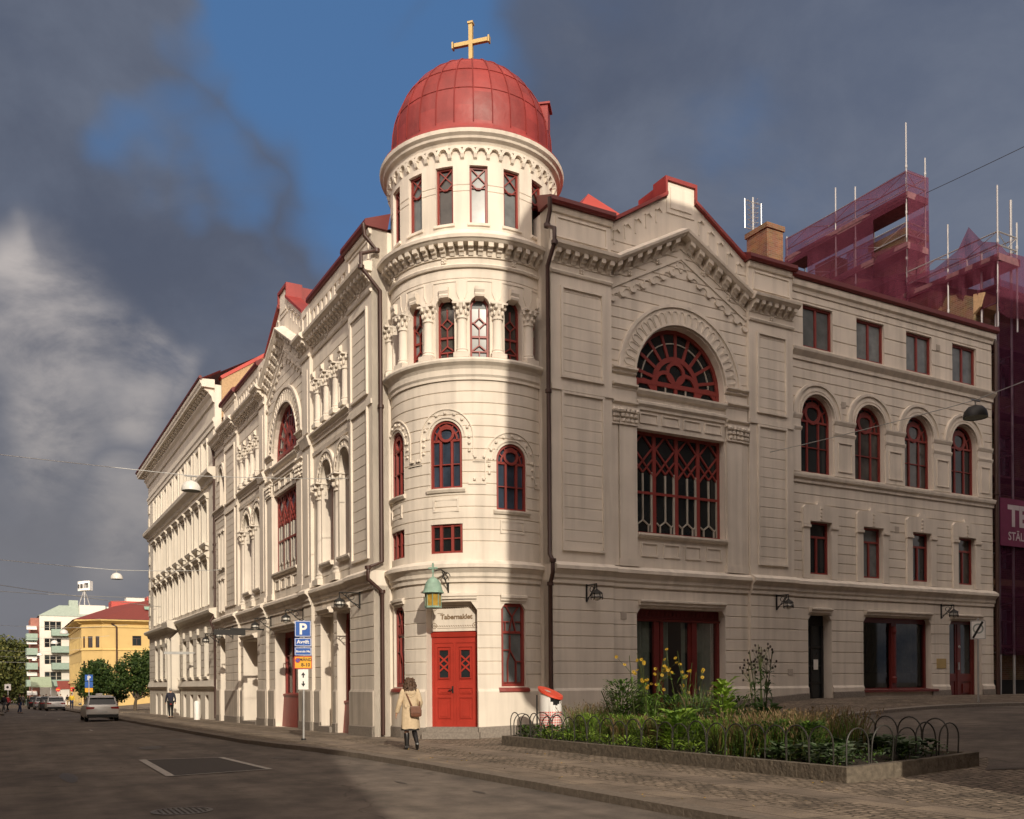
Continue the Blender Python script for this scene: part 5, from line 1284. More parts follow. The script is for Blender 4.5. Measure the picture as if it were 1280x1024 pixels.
# ================================================================ GROUND
def zw(x,y):
    rx,ry=x-CX,y-CY; return zt(rx*uRx+ry*uRy,rx*uLx+ry*uLy)
def ground_mat(name,kind):
    m=bpy.data.materials.new(name); m.use_nodes=True; nt=m.node_tree; N=nt.nodes; Lk=nt.links; b=N['Principled BSDF']
    b.inputs['Roughness'].default_value=.85; b.inputs['Specular IOR Level'].default_value=.25
    geo=N.new('ShaderNodeNewGeometry'); mp=N.new('ShaderNodeMapping'); mp.inputs['Rotation'].default_value=(0,0,-math.atan2(uRy,uRx)); Lk.new(geo.outputs['Position'],mp.inputs['Vector']); V=mp.outputs['Vector']
    def noise(sc,det=6,vec=V,rough=.6):
        n=N.new('ShaderNodeTexNoise'); n.inputs['Scale'].default_value=sc; n.inputs['Detail'].default_value=det; n.inputs['Roughness'].default_value=rough; Lk.new(vec,n.inputs['Vector']); return n.outputs['Fac']
    def ramp(f,stops):
        r=N.new('ShaderNodeValToRGB'); Lk.new(f,r.inputs['Fac']); e=r.color_ramp.elements
        e[0].position,e[0].color=stops[0][0],(*stops[0][1],1); e[1].position,e[1].color=stops[-1][0],(*stops[-1][1],1)
        for p,c in stops[1:-1]:
            x=e.new(p); x.color=(*c,1)
        return r.outputs['Color']
    def mix(a,c,f,mode='MIX'):
        x=N.new('ShaderNodeMix'); x.data_type='RGBA'; x.blend_type=mode
        if isinstance(f,float): x.inputs['Factor'].default_value=f
        else: Lk.new(f,x.inputs['Factor'])
        Lk.new(a,x.inputs['A']); Lk.new(c,x.inputs['B']); return x.outputs['Result']
    if kind=='asphalt':
        fine=noise(160,3); mid=noise(2.2,5); big=noise(.28,4)
        c=ramp(fine,[(.3,(.105,.089,.077)),(.55,(.155,.133,.116)),(.72,(.255,.215,.185))])
        c=mix(c,ramp(mid,[(.35,(.74,.74,.74)),(.7,(1.22,1.20,1.17))]),1.0,'MULTIPLY')
        c=mix(c,ramp(big,[(.35,(.72,.72,.73)),(.65,(1.25,1.24,1.2))]),1.0,'MULTIPLY')
        mp2=N.new('ShaderNodeMapping'); mp2.inputs['Scale'].default_value=(1.5,.10,1); Lk.new(V,mp2.inputs['Vector'])
        wear=noise(1.0,4,mp2.outputs['Vector']); c=mix(c,ramp(wear,[(.4,(.86,.86,.86)),(.62,(1.1,1.1,1.1))]),1.0,'MULTIPLY')
        # thin cracks
        vo=N.new('ShaderNodeTexVoronoi'); vo.feature='DISTANCE_TO_EDGE'; vo.inputs['Scale'].default_value=.16
        mpn=N.new('ShaderNodeVectorMath'); mpn.operation='ADD'; nv=N.new('ShaderNodeTexNoise'); nv.inputs['Scale'].default_value=.9; nv.inputs['Detail'].default_value=5; Lk.new(V,nv.inputs['Vector']); Lk.new(V,mpn.inputs[0]); Lk.new(nv.outputs['Color'],mpn.inputs[1]); Lk.new(mpn.outputs[0],vo.inputs['Vector'])
        cr=ramp(vo.outputs['Distance'],[(0.0,(.55,.55,.55)),(.004,(1,1,1))]); c=mix(c,cr,.8,'MULTIPLY')
        h=fine; Lk.new(c,b.inputs['Base Color']); bs=.25
    else:
        br=N.new('ShaderNodeTexBrick'); br.offset=.5
        wv=N.new('ShaderNodeTexNoise'); wv.inputs['Scale'].default_value=3.; Lk.new(V,wv.inputs['Vector'])
        sc=N.new('ShaderNodeVectorMath'); sc.operation='SCALE'; sc.inputs['Scale'].default_value=.22; Lk.new(wv.outputs['Color'],sc.inputs[0])
        ad=N.new('ShaderNodeVectorMath'); ad.operation='ADD'; Lk.new(V,ad.inputs[0]); Lk.new(sc.outputs[0],ad.inputs[1])
        Lk.new(ad.outputs[0],br.inputs['Vector'])
        br.inputs['Scale'].default_value=1.; br.inputs['Brick Width'].default_value=.17; br.inputs['Row Height'].default_value=.13; br.inputs['Mortar Size'].default_value=.016; br.inputs['Mortar Smooth'].default_value=.4
        br.inputs['Color1'].default_value=(.27,.22,.17,1); br.inputs['Color2'].default_value=(.15,.122,.096,1); br.inputs['Mortar'].default_value=(.065,.054,.042,1)
        c1=br.outputs['Color']
        b2=N.new('ShaderNodeTexBrick'); b2.offset=.5; Lk.new(V,b2.inputs['Vector']); b2.inputs['Scale'].default_value=1.; b2.inputs['Brick Width'].default_value=.5; b2.inputs['Row Height'].default_value=1.1; b2.inputs['Mortar Size'].default_value=.010
        b2.inputs['Color1'].default_value=(.225,.185,.145,1); b2.inputs['Color2'].default_value=(.18,.148,.12,1); b2.inputs['Mortar'].default_value=(.06,.05,.04,1)
        # bands of slabs between the setts, by distance from the kerb (local u)
        sp=N.new('ShaderNodeSeparateXYZ'); Lk.new(V,sp.inputs[0])
        u0=CX*uRx+CY*uRy
        def band(a,bb):
            g1=N.new('ShaderNodeMath'); g1.operation='GREATER_THAN'; Lk.new(sp.outputs['X'],g1.inputs[0]); g1.inputs[1].default_value=u0+a
            g2=N.new('ShaderNodeMath'); g2.operation='LESS_THAN'; Lk.new(sp.outputs['X'],g2.inputs[0]); g2.inputs[1].default_value=u0+bb
            mm=N.new('ShaderNodeMath'); mm.operation='MULTIPLY'; Lk.new(g1.outputs[0],mm.inputs[0]); Lk.new(g2.outputs[0],mm.inputs[1]); return mm.outputs[0]
        a1,a2=band(-2.45,-1.55),band(-.55,.20)
        mx=N.new('ShaderNodeMath'); mx.operation='MAXIMUM'; Lk.new(a1,mx.inputs[0]); Lk.new(a2,mx.inputs[1])
        c=mix(c1,b2.outputs['Color'],mx.outputs[0])
        hm=N.new('ShaderNodeMix'); hm.data_type='FLOAT'; Lk.new(mx.outputs[0],hm.inputs['Factor']); Lk.new(br.outputs['Fac'],hm.inputs['A']); Lk.new(b2.outputs['Fac'],hm.inputs['B'])
        c=mix(c,ramp(noise(1.1,5),[(.3,(.60,.60,.60)),(.7,(1.35,1.32,1.28))]),1.0,'MULTIPLY')
        c=mix(c,ramp(noise(38,3),[(.3,(.7,.7,.7)),(.7,(1.3,1.3,1.3))]),.8,'MULTIPLY')
        Lk.new(c,b.inputs['Base Color'])
        iv=N.new('ShaderNodeMath'); iv.operation='SUBTRACT'; iv.inputs[0].default_value=1; Lk.new(hm.outputs['Result'],iv.inputs[1])
        n9=noise(14,4); m9=N.new('ShaderNodeMath'); m9.operation='MULTIPLY_ADD'; Lk.new(n9,m9.inputs[0]); m9.inputs[1].default_value=.9; Lk.new(iv.outputs[0],m9.inputs[2]); h=m9.outputs[0]; bs=.85
    bp=N.new('ShaderNodeBump'); bp.inputs['Strength'].default_value=bs; bp.inputs['Distance'].default_value=.015; Lk.new(h,bp.inputs['Height']); Lk.new(bp.outputs['Normal'],b.inputs['Normal'])
    return m
ASPH=ground_mat('asphalt','asphalt'); SETT=ground_mat('granite_setts','setts')
def axis(pts):
    out=[]
    for a,b,s in pts:
        k=max(1,int(round((b-a)/s))); out+=[a+(b-a)*i/k for i in range(k)]
    out.append(pts[-1][1]); return out
us=axis([(-1500,-200,200),(-200,-40,20),(-40,40,1.6),(40,200,20),(200,1500,200)]); vs=axis([(-600,-60,60),(-60,20,1.6),(20,170,5),(170,500,40),(500,2500,250)])
m=MB(); ids=[[m.P(W(u,v,zt(u,v)-.12)) for u in us] for v in vs]
for j in range(len(vs)-1):
    for i in range(len(us)-1): m.f.append([ids[j][i],ids[j][i+1],ids[j+1][i+1],ids[j+1][i]]); m.m.append(0)
tag(m.build('road',ASPH,smooth=True),'grey asphalt roadway running into the distance',kind='structure')
# pavement inside the kerb line
KB=[(-3.75,56),(-3.75,44),(-3.75,30),(-3.75,20),(-3.75,11),(-3.72,5),(-3.5,2.4),(-3.1,0),(-2.85,-2.5),(-2.72,-6),(-2.68,-10),(-2.66,-14),(-2.66,-18),(-2.6,-21),(-1.2,-26),(3,-31)]
IN=[(.6,56),(.6,44),(.6,30),(.6,20),(.6,11),(.6,6),(.6,4.4),(1,3.2),(2.2,2.2),(3.6,.8),(5.5,.5),(9,.5),(15,.5),(22,.5),(34,.5),(48,.5)]
def dens(P,k):
    out=[]
    for a,b in zip(P,P[1:]):
        out+=[(a[0]+(b[0]-a[0])*i/k,a[1]+(b[1]-a[1])*i/k) for i in range(k)]
    return out+[P[-1]]
K2,I2=dens(KB,5),dens(IN,5)
m=MB(); rows=[]
for a,b in zip(K2,I2):
    row=[]
    for i in range(25):
        t=i/24; u=a[0]+(b[0]-a[0])*t; v=a[1]+(b[1]-a[1])*t
        if t==0: u+=.26 if a[1]>-22 else 0
        row.append(m.P(W(u,v,zt(u,v))))
    rows.append(row)
for r0,r1 in zip(rows,rows[1:]):
    for i in range(24): m.f.append([r0[i],r0[i+1],r1[i+1],r1[i]]); m.m.append(0)
tag(m.build('pavement',SETT,smooth=True),'granite sett pavement round the corner church',kind='structure')
m=MB()
for a,b in zip(K2,K2[1:]):
    dx,dy=b[0]-a[0],b[1]-a[1]; L=math.hypot(dx,dy); nx,ny=-dy/L*.28,dx/L*.28
    if a[1]<-20: continue
    k=max(1,int(L/1.1)); g=.006/L*L
    for i in range(k):
        t0,t1=(i+.006)/k,(i+1-.006)/k
        A=(a[0]+dx*t0,a[1]+dy*t0);B=(a[0]+dx*t1,a[1]+dy*t1); jz=rng.uniform(-.004,.006)
        q=[(A[0],A[1]),(B[0],B[1]),(B[0]+abs(nx),B[1]-ny*0),(A[0]+abs(nx),A[1])]
        top=[W(u,v,zt(u,v)+.006+jz) for u,v in q]; bot=[W(u,v,zt(u,v)-.2) for u,v in q]
        top[0]-=Vector((0,0,.012)); top[1]-=Vector((0,0,.012))
        m.poly(top)
        for j in range(4): m.quad(top[j],top[(j+1)%4],bot[(j+1)%4],bot[j])
tag(m.build('kerb',mat('kerb_granite',(.16,.132,.105),.85,var=.25,scale=12,bump=.5,bscale=20)),'granite kerb stones along the pavement edge',kind='structure')
# asphalt lane of the side street, and the raised pavement below the right-hand front
m=MB(); us_=axis([(5.0,48,1.2)]); vs_=axis([(-12.6,-4.4,.8)])
def lane_edge(u,v):
    return v
ids=[[m.P(W(u+ (.9*math.sin(v*.5) if i==0 else 0),v,zt(u,v)+.006)) for i,u in enumerate(us_)] for v in vs_]
for j in range(len(vs_)-1):
    for i in range(len(us_)-1): m.f.append([ids[j][i],ids[j][i+1],ids[j+1][i+1],ids[j+1][i]]); m.m.append(0)
tag(m.build('side_road',ASPH,smooth=True),'dark asphalt lane of the side street',kind='structure')
m=MB(); A=[W(3.9,-13.6),W(6.2,-15.4),W(9.5,-16.5),W(9.5,-12.4),W(5.6,-12.5),W(4.6,-13.2)]
m.poly([Vector((p.x,p.y,zw(p.x,p.y)+.010)) for p in A]); tag(m.build('asphalt_patch',ASPH),'smooth asphalt patch beside the planter end',kind='structure')
m=MB(); us_=axis([(8.5,60,1.2)]); vs_=axis([(-4.4,.3,.6)])
ids=[[m.P(W(u,v,zt(u,v)+.10*sm((u-8.5)/3))) for u in us_] for v in vs_]
for j in range(len(vs_)-1):
    for i in range(len(us_)-1): m.f.append([ids[j][i],ids[j][i+1],ids[j+1][i+1],ids[j+1][i]]); m.m.append(0)
for i in range(len(us_)-1):
    a,b=us_[i],us_[i+1]; h=lambda u:.10*sm((u-8.5)/3)
    m.quad(W(a,-4.4,zt(a,-4.4)+h(a)+.004),W(b,-4.4,zt(b,-4.4)+h(b)+.004),W(b,-4.4,zt(b,-4.4)-.1),W(a,-4.4,zt(a,-4.4)-.1),1)
    m.quad(W(a,-4.4,zt(a,-4.4)+h(a)+.004),W(b,-4.4,zt(b,-4.4)+h(b)+.004),W(b,-4.1,zt(b,-4.1)+h(b)+.004),W(a,-4.1,zt(a,-4.1)+h(a)+.004),1)
tag(m.build('side_pavement',[SETT,M['granite']]),'raised pavement along the shaded street front',kind='structure')
# far pavements across the left street and at the junction
m=MB()
for (u0,u1,v0,v1) in ((-3.75,14,60,108),(-3.0,.5,108,150),(-30,-9.5,62,180)):
    k=8
    for i in range(k):
        a=v0+(v1-v0)*i/k;b=v0+(v1-v0)*(i+1)/k
        m.quad(W(u0,a,zt(u0,a)),W(u1,a,zt(u0,a)),W(u1,b,zt(u0,b)),W(u0,b,zt(u0,b)))
        m.quad(W(u0,a,zt(u0,a)),W(u0,b,zt(u0,b)),W(u0,b,zt(u0,b)-.2),W(u0,a,zt(u0,a)-.2)); m.quad(W(u1,a,zt(u0,a)),W(u1,b,zt(u0,b)),W(u1,b,zt(u0,b)-.2),W(u1,a,zt(u0,a)-.2))
    m.quad(W(u0,v0,zt(u0,v0)),W(u1,v0,zt(u0,v0)),W(u1,v0,zt(u0,v0)-.2),W(u0,v0,zt(u0,v0)-.2))
tag(m.build('far_pavement',SETT),'pavements beyond the junction',kind='structure')
m=MB(); m.quad(W(-9,122,zt(-9,122)-.108),W(.0,122,zt(-9,122)-.108),W(.0,165,zt(-9,160)-.108),W(-9,165,zt(-9,160)-.108)); tag(m.build('paved_square',SETT),'paved square at the far end of the street',kind='structure')
# road repairs, markings, manhole
RM=mat('road_marking_paint',(.40,.37,.33),.8,var=.35,scale=14); PT=mat('asphalt_repair',(.06,.052,.047),.85,var=.2,scale=30,bump=.3,bscale=120)
m=MB(); P=[(-7.23,-.29),(-7.32,-4.82),(-5.36,-4.39),(-5.54,-.61)]
m.poly([W(u,v,zt(u,v)-.112) for u,v in P]); tag(m.build('road_patch',PT),'dark asphalt repair patch in the carriageway',kind='structure')
m=MB()
def strip(a,b,w,z=-.106):
    d=Vector((b[0]-a[0],b[1]-a[1])); d.normalize(); nx,ny=-d.y*w/2,d.x*w/2
    m.poly([W(u,v,zt(u,v)+z) for u,v in ((a[0]+nx,a[1]+ny),(b[0]+nx,b[1]+ny),(b[0]-nx,b[1]-ny),(a[0]-nx,a[1]-ny))])
strip(P[0],P[1],.16); strip(P[2],P[3],.13); strip(P[1],P[2],.07); strip(P[3],P[0],.06)
for v in (19.6,42.5,60): strip((-6.6,v),(-6.6,v+1.4),.10)
strip((-6.5,20.4),(-4.3,20.5),.03); strip((-3.9,56),(-9,56.4),.35,-.107)
tag(m.build('road_marking',RM),'worn pale lines round the repair patch and bay corners',kind='structure')
mh=MB(); c=W(-7.99,-10.02); z=zw(c.x,c.y)-.12
mh.lathe([(.40,z+.004),(.40,z+.010),(.345,z+.012),(.34,z+.006),(.30,z+.006)],c.x,c.y,36)
for k in range(-4,5):
    w=math.sqrt(max(.01,.33**2-(.07*k)**2)); a=c+Vector((uRx*.07*k,uRy*.07*k,0))
    mh.tube([(a.x-uLx*w,a.y-uLy*w,z+.006),(a.x+uLx*w,a.y+uLy*w,z+.006)],.014,4)
mh.lathe([(.001,z+.0045),(.34,z+.0045)],c.x,c.y,36,cap=False)
tag(mh.build('manhole_cover',mat('cast_iron',(.10,.092,.084),.5,metal=.4,var=.2)),'round ribbed cast iron manhole cover in the road foreground','manhole cover')

m=MB()
for (u,v,a,b) in ((-4.1,-8.2,.30,.05),(-3.6,-10.2,.22,.06),(-6.4,4.5,.9,.35),(-4.9,9.0,.6,.3),(-9.0,-4.0,1.3,.15),(-10.5,2,1.6,.2),(-4.4,-1.5,.35,.2)):
    k=11; pts=[]
    for i in range(k):
        t=2*math.pi*i/k; r=rng.uniform(.75,1.15); pts.append((u+b*r*math.cos(t),v+a*r*math.sin(t)))
    m.poly([W(p,q,zt(p,q)-.114) for p,q in pts])
strip((-8.7,-19),(-8.9,26),.035,-.113); 
tag(m.build('road_stain',mat('tar_stain',(.055,.048,.043),.6,var=.3,scale=20)),'dark tar stains and sealed cracks on the asphalt',kind='structure')
# ================================================================ PLANTER
pl=empty('planter_bed',W(2.7,-7.7,.05),label='long raised flower bed edged with rough granite kerb',cat='planter')
PU0,PU1,PV0,PV1=1.15,4.35,-13.2,-2.15
PZ=lambda u,v: zt(u,v)+.24
m=MB()
def edge(a,b,w,side):
    dx,dy=b[0]-a[0],b[1]-a[1]; L=math.hypot(dx,dy); k=max(2,int(L/.9)); nx,ny=-dy/L*w*side,dx/L*w*side
    for i in range(k):
        t0,t1=(i+.004)/k,(i+.996)/k; q=[(a[0]+dx*t0,a[1]+dy*t0),(a[0]+dx*t1,a[1]+dy*t1)]; q+=[(q[1][0]+nx,q[1][1]+ny),(q[0][0]+nx,q[0][1]+ny)]
        top=[W(u,v,PZ(u,v)) for u,v in q]; bot=[W(u,v,zt(u,v)-.06) for u,v in q]; m.poly(top)
        for j in range(4): m.quad(top[j],top[(j+1)%4],bot[(j+1)%4],bot[j])
edge((PU0,PV1),(PU0,PV0),.15,1); edge((PU0,PV0),(PU1,PV0),.15,1); edge((PU1,PV0),(PU1,PV1),.15,1); edge((PU1,PV1),(PU0,PV1),.15,1)
RG=mat('rough_granite',(.13,.108,.082),.9,var=.4,scale=9,bump=1.0,bscale=16)
m.build('kerb_edge',RG,pl)
m=MB(); k=20
for i in range(k):
    a=PV0+.1+(PV1-PV0-.2)*i/k;b=PV0+.1+(PV1-PV0-.2)*(i+1)/k
    m.quad(W(PU0+.1,a,PZ(PU0,a)-.06),W(PU1-.1,a,PZ(PU1,a)-.06),W(PU1-.1,b,PZ(PU1,b)-.06),W(PU0+.1,b,PZ(PU0,b)-.06))
m.build('soil',mat('dark_soil',(.035,.026,.018),.95,var=.4,scale=20,bump=1.,bscale=30),pl)
# wire hoops round the bed: one, then copies
HW=.50
def hoop_pts(h=.62,w=HW): 
    return [(-w/2,0,0),(-w/2,0,h*.5)]+[(-w/2*math.cos(math.pi*i/10),0,h*.55+h*.45*math.sin(math.pi*i/10)) for i in range(0,11)]+[(w/2,0,h*.5),(w/2,0,0)]
hm=MB(); hm.tube(hoop_pts(),.0135,6); hoop0=hm.build('wire_hoop',M['hoopiron'],smooth=True,local=True)
tag(hoop0,'dark bent wire hoop in the low edging of the flower bed','garden hoop','wire hoops round the flower bed')
hoop0['_o']=(0,0,0)
hs=[]
k=int((PV1-PV0-.2)/.50)
for i in range(k): hs.append((PU0+.22,PV1-.35-.50*i,'v'))
for i in range(k): hs.append((PU1-.22,PV1-.35-.50*i,'v'))
for i in range(5): hs.append((PU0+.5+.55*i,PV0+.22,'u'));hs.append((PU0+.5+.55*i,PV1-.2,'u'))
for i,(u,v,d) in enumerate(hs):
    o=hoop0 if i==0 else hoop0.copy()
    if i: COL.objects.link(o)
    p=W(u,v,PZ(u,v)-.02); o.location=p; o.rotation_euler=(rng.uniform(-.08,.08),rng.uniform(-.04,.04),math.atan2(uLy,uLx) if d=='v' else math.atan2(uRy,uRx)); o.scale=(1,1,rng.uniform(.85,1.0))
# ---------------------------------------------------------------- plants
def leafmat(name,col,var=.35,trans=.3,scale=9):
    m=bpy.data.materials.new(name); m.use_nodes=True; nt=m.node_tree; N=nt.nodes; Lk=nt.links; b=N['Principled BSDF']; b.inputs['Roughness'].default_value=.55; b.inputs['Specular IOR Level'].default_value=.3
    geo=N.new('ShaderNodeNewGeometry'); no=N.new('ShaderNodeTexNoise'); no.inputs['Scale'].default_value=scale; no.inputs['Detail'].default_value=3; Lk.new(geo.outputs['Position'],no.inputs['Vector'])
    rp=N.new('ShaderNodeMapRange'); rp.inputs['From Min'].default_value=.3; rp.inputs['From Max'].default_value=.7; rp.inputs['To Min'].default_value=1-var; rp.inputs['To Max'].default_value=1+var; Lk.new(no.outputs['Fac'],rp.inputs['Value'])
    s=N.new('ShaderNodeVectorMath'); s.operation='SCALE'; s.inputs[0].default_value=col; Lk.new(rp.outputs['Result'],s.inputs['Scale']); Lk.new(s.outputs[0],b.inputs['Base Color'])
    tl=N.new('ShaderNodeBsdfTranslucent'); Lk.new(s.outputs[0],tl.inputs[0]); mx=N.new('ShaderNodeMixShader'); mx.inputs[0].default_value=trans
    Lk.new(b.outputs[0],mx.inputs[1]); Lk.new(tl.outputs[0],mx.inputs[2]); Lk.new(mx.outputs[0],N['Material Output'].inputs['Surface']); return m
GR=leafmat('mid_green_leaf',(.125,.225,.035)); GL_=leafmat('bright_green_leaf',(.24,.37,.05)); GD=leafmat('dark_green_leaf',(.055,.10,.03)); GS=leafmat('grey_green_leaf',(.13,.17,.105)); GY=leafmat('russet_grass',(.17,.125,.05)); GP=leafmat('plum_leaf',(.07,.035,.03)); YF=leafmat('yellow_petal',(.50,.31,.02)); PK=leafmat('pale_plume',(.24,.165,.09)); DK=leafmat('seed_head',(.035,.022,.016)); WF=leafmat('white_flower',(.6,.52,.5))
ST=leafmat('plant_stem',(.08,.10,.035))
def rv(): return Vector((rng.gauss(0,1),rng.gauss(0,1),rng.gauss(0,1))).normalized()
def leaf(mb,b,d,L,w,m=0,droop=.3,up=None):
    d=d.normalized(); s=d.cross(Vector((0,0,1))); 
    if s.length<.05: s=Vector((1,0,0))
    s=(s.normalized()+rv()*.25).normalized()*w/2
    p1=b+d*L*.5; p2=b+d*L-Vector((0,0,droop*L))
    i=[mb.P(b-s*.25),mb.P(b+s*.25),mb.P(p1+s),mb.P(p1-s),mb.P(p2)]
    mb.f+= [[i[0],i[1],i[2],i[3]],[i[3],i[2],i[4]]]; mb.m+=[m,m]
def updir(spread): 
    a=rng.uniform(0,6.28); return Vector((math.cos(a)*spread,math.sin(a)*spread,1)).normalized()
def bush(name,label,cat,u,v,r,h,n,L,w,mats,group=None,spread=1.1,zb=None,narrow=.6):
    p=W(u,v,(PZ(u,v)-.06) if zb is None else zb); mb=MB()
    for i in range(n):
        t=rng.random()**.7; a=rng.uniform(0,6.28); rr=r*math.sqrt(rng.random())*(1-.45*t)
        q=p+Vector((math.cos(a)*rr,math.sin(a)*rr,h*t)); leaf(mb,q,Vector((math.cos(a)*spread,math.sin(a)*spread,.9)),L*rng.uniform(.6,1.3),w*rng.uniform(.7,1.2),rng.randrange(len(mats)-1) if len(mats)>2 else 0)
    for i in range(max(5,n//25)):
        d=updir(.45); mb.tube([p+Vector((d.x*.1,d.y*.1,0)),p+d*h*.9],.008,4,len(mats)-1)
    return tag(mb.build(name,mats),label,cat,group)
def grass(name,label,cat,u,v,r,h,n,w,mats,group=None,plume=0,spread=.35):
    p=W(u,v,PZ(u,v)-.06); mb=MB()
    for i in range(n):
        a=rng.uniform(0,6.28); rr=r*math.sqrt(rng.random()); q=p+Vector((math.cos(a)*rr,math.sin(a)*rr,0)); d=updir(spread); hh=h*rng.uniform(.5,1.05); s=Vector((-d.y,d.x,0)).normalized()*w if (d.x or d.y) else Vector((w,0,0))
        m1=q+d*hh*.55; tip=q+d*hh+Vector((d.x,d.y,0))*hh*.25-Vector((0,0,.08*hh))
        k=[mb.P(q-s),mb.P(q+s),mb.P(m1+s*.8),mb.P(m1-s*.8),mb.P(tip)]; mm=rng.randrange(2)if len(mats)>1 else 0
        mb.f+=[[k[0],k[1],k[2],k[3]],[k[3],k[2],k[4]]]; mb.m+=[mm,mm]
        if plume and i%plume==0:
            for j in range(6): leaf(mb,m1.lerp(tip,.5+.08*j),(d+rv()*.5),.07,.016,len(mats)-1,.1)
    return tag(mb.build(name,mats),label,cat,group)
def stalks(name,label,cat,u,v,r,h,n,mats,head,nh,hs,leaves=10,spread=.18,zl=.75):
    p=W(u,v,PZ(u,v)-.06); mb=MB(); fl=MB()
    for i in range(n):
        a=rng.uniform(0,6.28); rr=r*math.sqrt(rng.random()); q=p+Vector((math.cos(a)*rr,math.sin(a)*rr,0)); d=updir(spread); hh=h*rng.uniform(.72,1.0)
        pts=[q,q+d*hh*.5+rv()*.02,q+d*hh]; mb.tube(pts,[.014,.011,.007],4,1)
        for j in range(leaves):
            t=rng.uniform(.05,zl); b=q+d*hh*t; leaf(mb,b,(rv()+Vector((0,0,.6))),rng.uniform(.2,.40)*(1.25-t),rng.uniform(.035,.07),0,.35)
        for j in range(nh):
            b=q+d*hh+Vector((rng.gauss(0,.11),rng.gauss(0,.11),rng.uniform(-.42,.06))); fl.tube([q+d*hh*.8,b],.0035,3,1)
            if head=='daisy':
                c=(Vector((-.25,-1,.5))+rv()*.7).normalized(); e1=c.orthogonal().normalized(); e2=c.cross(e1)
                for k in range(9):
                    dd=e1*math.cos(.698*k)+e2*math.sin(.698*k)+c*.15; q1=b+dd*hs*.55; w_=c.cross(dd).normalized()*hs*.20; q2=b+dd*hs
                    ii=[fl.P(b),fl.P(q1+w_),fl.P(q2),fl.P(q1-w_)]; fl.f.append(ii); fl.m.append(0)
                fl.ball(tuple(b+c*.01),hs*.22,hs*.22,hs*.22,6,1)
            else: fl.ball(b,hs,hs,hs*1.25,6,0)
    o=tag(mb.build(name,mats),label,cat); fl_o=fl.build('flower_head',[YF if head=='daisy' else DK,ST]); 
    fl_o.parent=o; fl_o.location=fl_o.location-o.location
    return o
stalks('tall_daisy','tall clump of yellow daisies, the left of the two in front of the shop window','plant',2.6,-6.35,.22,2.05,11,[GR,ST],'daisy',3,.048,18)
stalks('tall_daisy','slimmer yellow daisy clump just right of the tallest yellow flowers','plant',3.1,-7.0,.26,2.05,8,[GR,ST],'daisy',2,.048,16)
stalks('seed_head_plant','tall dark plant with black seed heads against the shaded wall','plant',3.5,-9.0,.16,2.15,7,[GD,ST],'ball',8,.024,26,.14,.8)
stalks('dry_twig_plant','bare reddish twiggy plant between the grass plume and the pale leafy plant','plant',3.3,-8.0,.18,1.25,7,[GP,ST],'ball',4,.018,4,.3)
bush('big_leaf_plant','dark broad-leaved plant at the foot of the black seed heads','plant',3.3,-9.4,.40,.85,70,.34,.20,[GD,ST])
bush('pale_leaf_plant','tall pale green leafy plant catching the sun in the middle of the bed','plant',2.5,-8.95,.24,1.35,170,.26,.11,[GL_,GL_,ST])
bush('shrub','rounded mid-green shrub behind the left half of the bed','shrub',2.9,-5.0,.70,1.40,900,.15,.05,[GR,GD,ST])
bush('leafy_clump','spreading light green broad leaves left of the pale leafy plant','plant',1.9,-8.3,.55,.75,170,.28,.12,[GL_,GR,ST])
grass('plume_grass','tuft of ornamental grass with a pale drooping plume','plant',2.9,-7.65,.2,1.5,200,.007,[GR,GS,PK],plume=5,spread=.22)
grass('rust_grass','rust brown feathery grass below the yellow daisies','plant',2.0,-6.2,.22,.75,130,.006,[GY,GY,PK],plume=3)
grass('rust_grass','rust brown feathery grass left of the plume','plant',1.9,-7.55,.22,.8,130,.006,[GY,GY,PK],plume=3)
bush('plum_plant','dark plum-leaved plant low behind the hoops','plant',2.0,-7.95,.28,.45,80,.17,.09,[GP,GP,ST])
for i,(u,v) in enumerate(((2.6,-10.0),(2.1,-10.5),(2.9,-10.6),(2.4,-11.1),(3.4,-10.2),(3.3,-11.2),(3.0,-9.8),(3.7,-10.8),(2.0,-9.9))):
    grass('russet_spikes','russet flower spikes massed in the right half of the bed','plant',u,v,.42,.95,260,.007,[GY,GR,PK],'russet spiky clumps in the bed',plume=3)
for i,(u,v) in enumerate(((2.5,-3.9),(3.0,-4.2),(2.2,-4.3),(3.4,-3.8))):
    grass('dry_tuft','dry straw-coloured tuft near the litter bin end of the bed','plant',u,v,.40,1.0,230,.007,[GY,GR,PK],'dry tufts by the bin',plume=4)
for i in range(9):
    v=-4.6-.58*i
    bush('fern_clump','feathery bright green clump along the front hoops','plant',1.92+rng.uniform(0,.25),v,.36,.60,420,.15,.018,[GL_,GR,ST],'feathery clumps along the front of the bed',spread=.7)
for i in range(7):
    v=-2.55-.33*i
    bush('dark_leaf_clump','dark glossy low clump at the left end of the bed','plant',1.62+.25*(i%3),v,.25,.30,100,.12,.06,[GD,GR,ST],'dark low clumps at the left end of the bed')
for i in range(8):
    v=-4.0-.75*i
    bush('strap_leaf_plant','low pale strap-leaved plant just inside the granite edge','plant',1.42+rng.uniform(-.05,.1),v-.1,.22,.22,46,.22,.035,[GL_,GL_,ST],'strap-leaved plants inside the edge',spread=1.5)
for i in range(22):
    u=rng.uniform(1.5,4.0); v=rng.uniform(-12.9,-10.9)
    bush('hosta','grey-green broad-leaved hosta at the near corner of the bed','plant',u,v,.24,.30,34,.20,.15,[GS,GD,ST],'hostas at the near corner of the bed',spread=1.6)
for i in range(12):
    u=rng.uniform(1.75,2.6); v=rng.uniform(-11.6,-9.2)
    bush('green_clump','bushy green clump behind the hoops in the right half of the bed','plant',u,v,.34,.62,220,.13,.04,[GR,GD,ST],'bushy clumps in the right half of the bed')
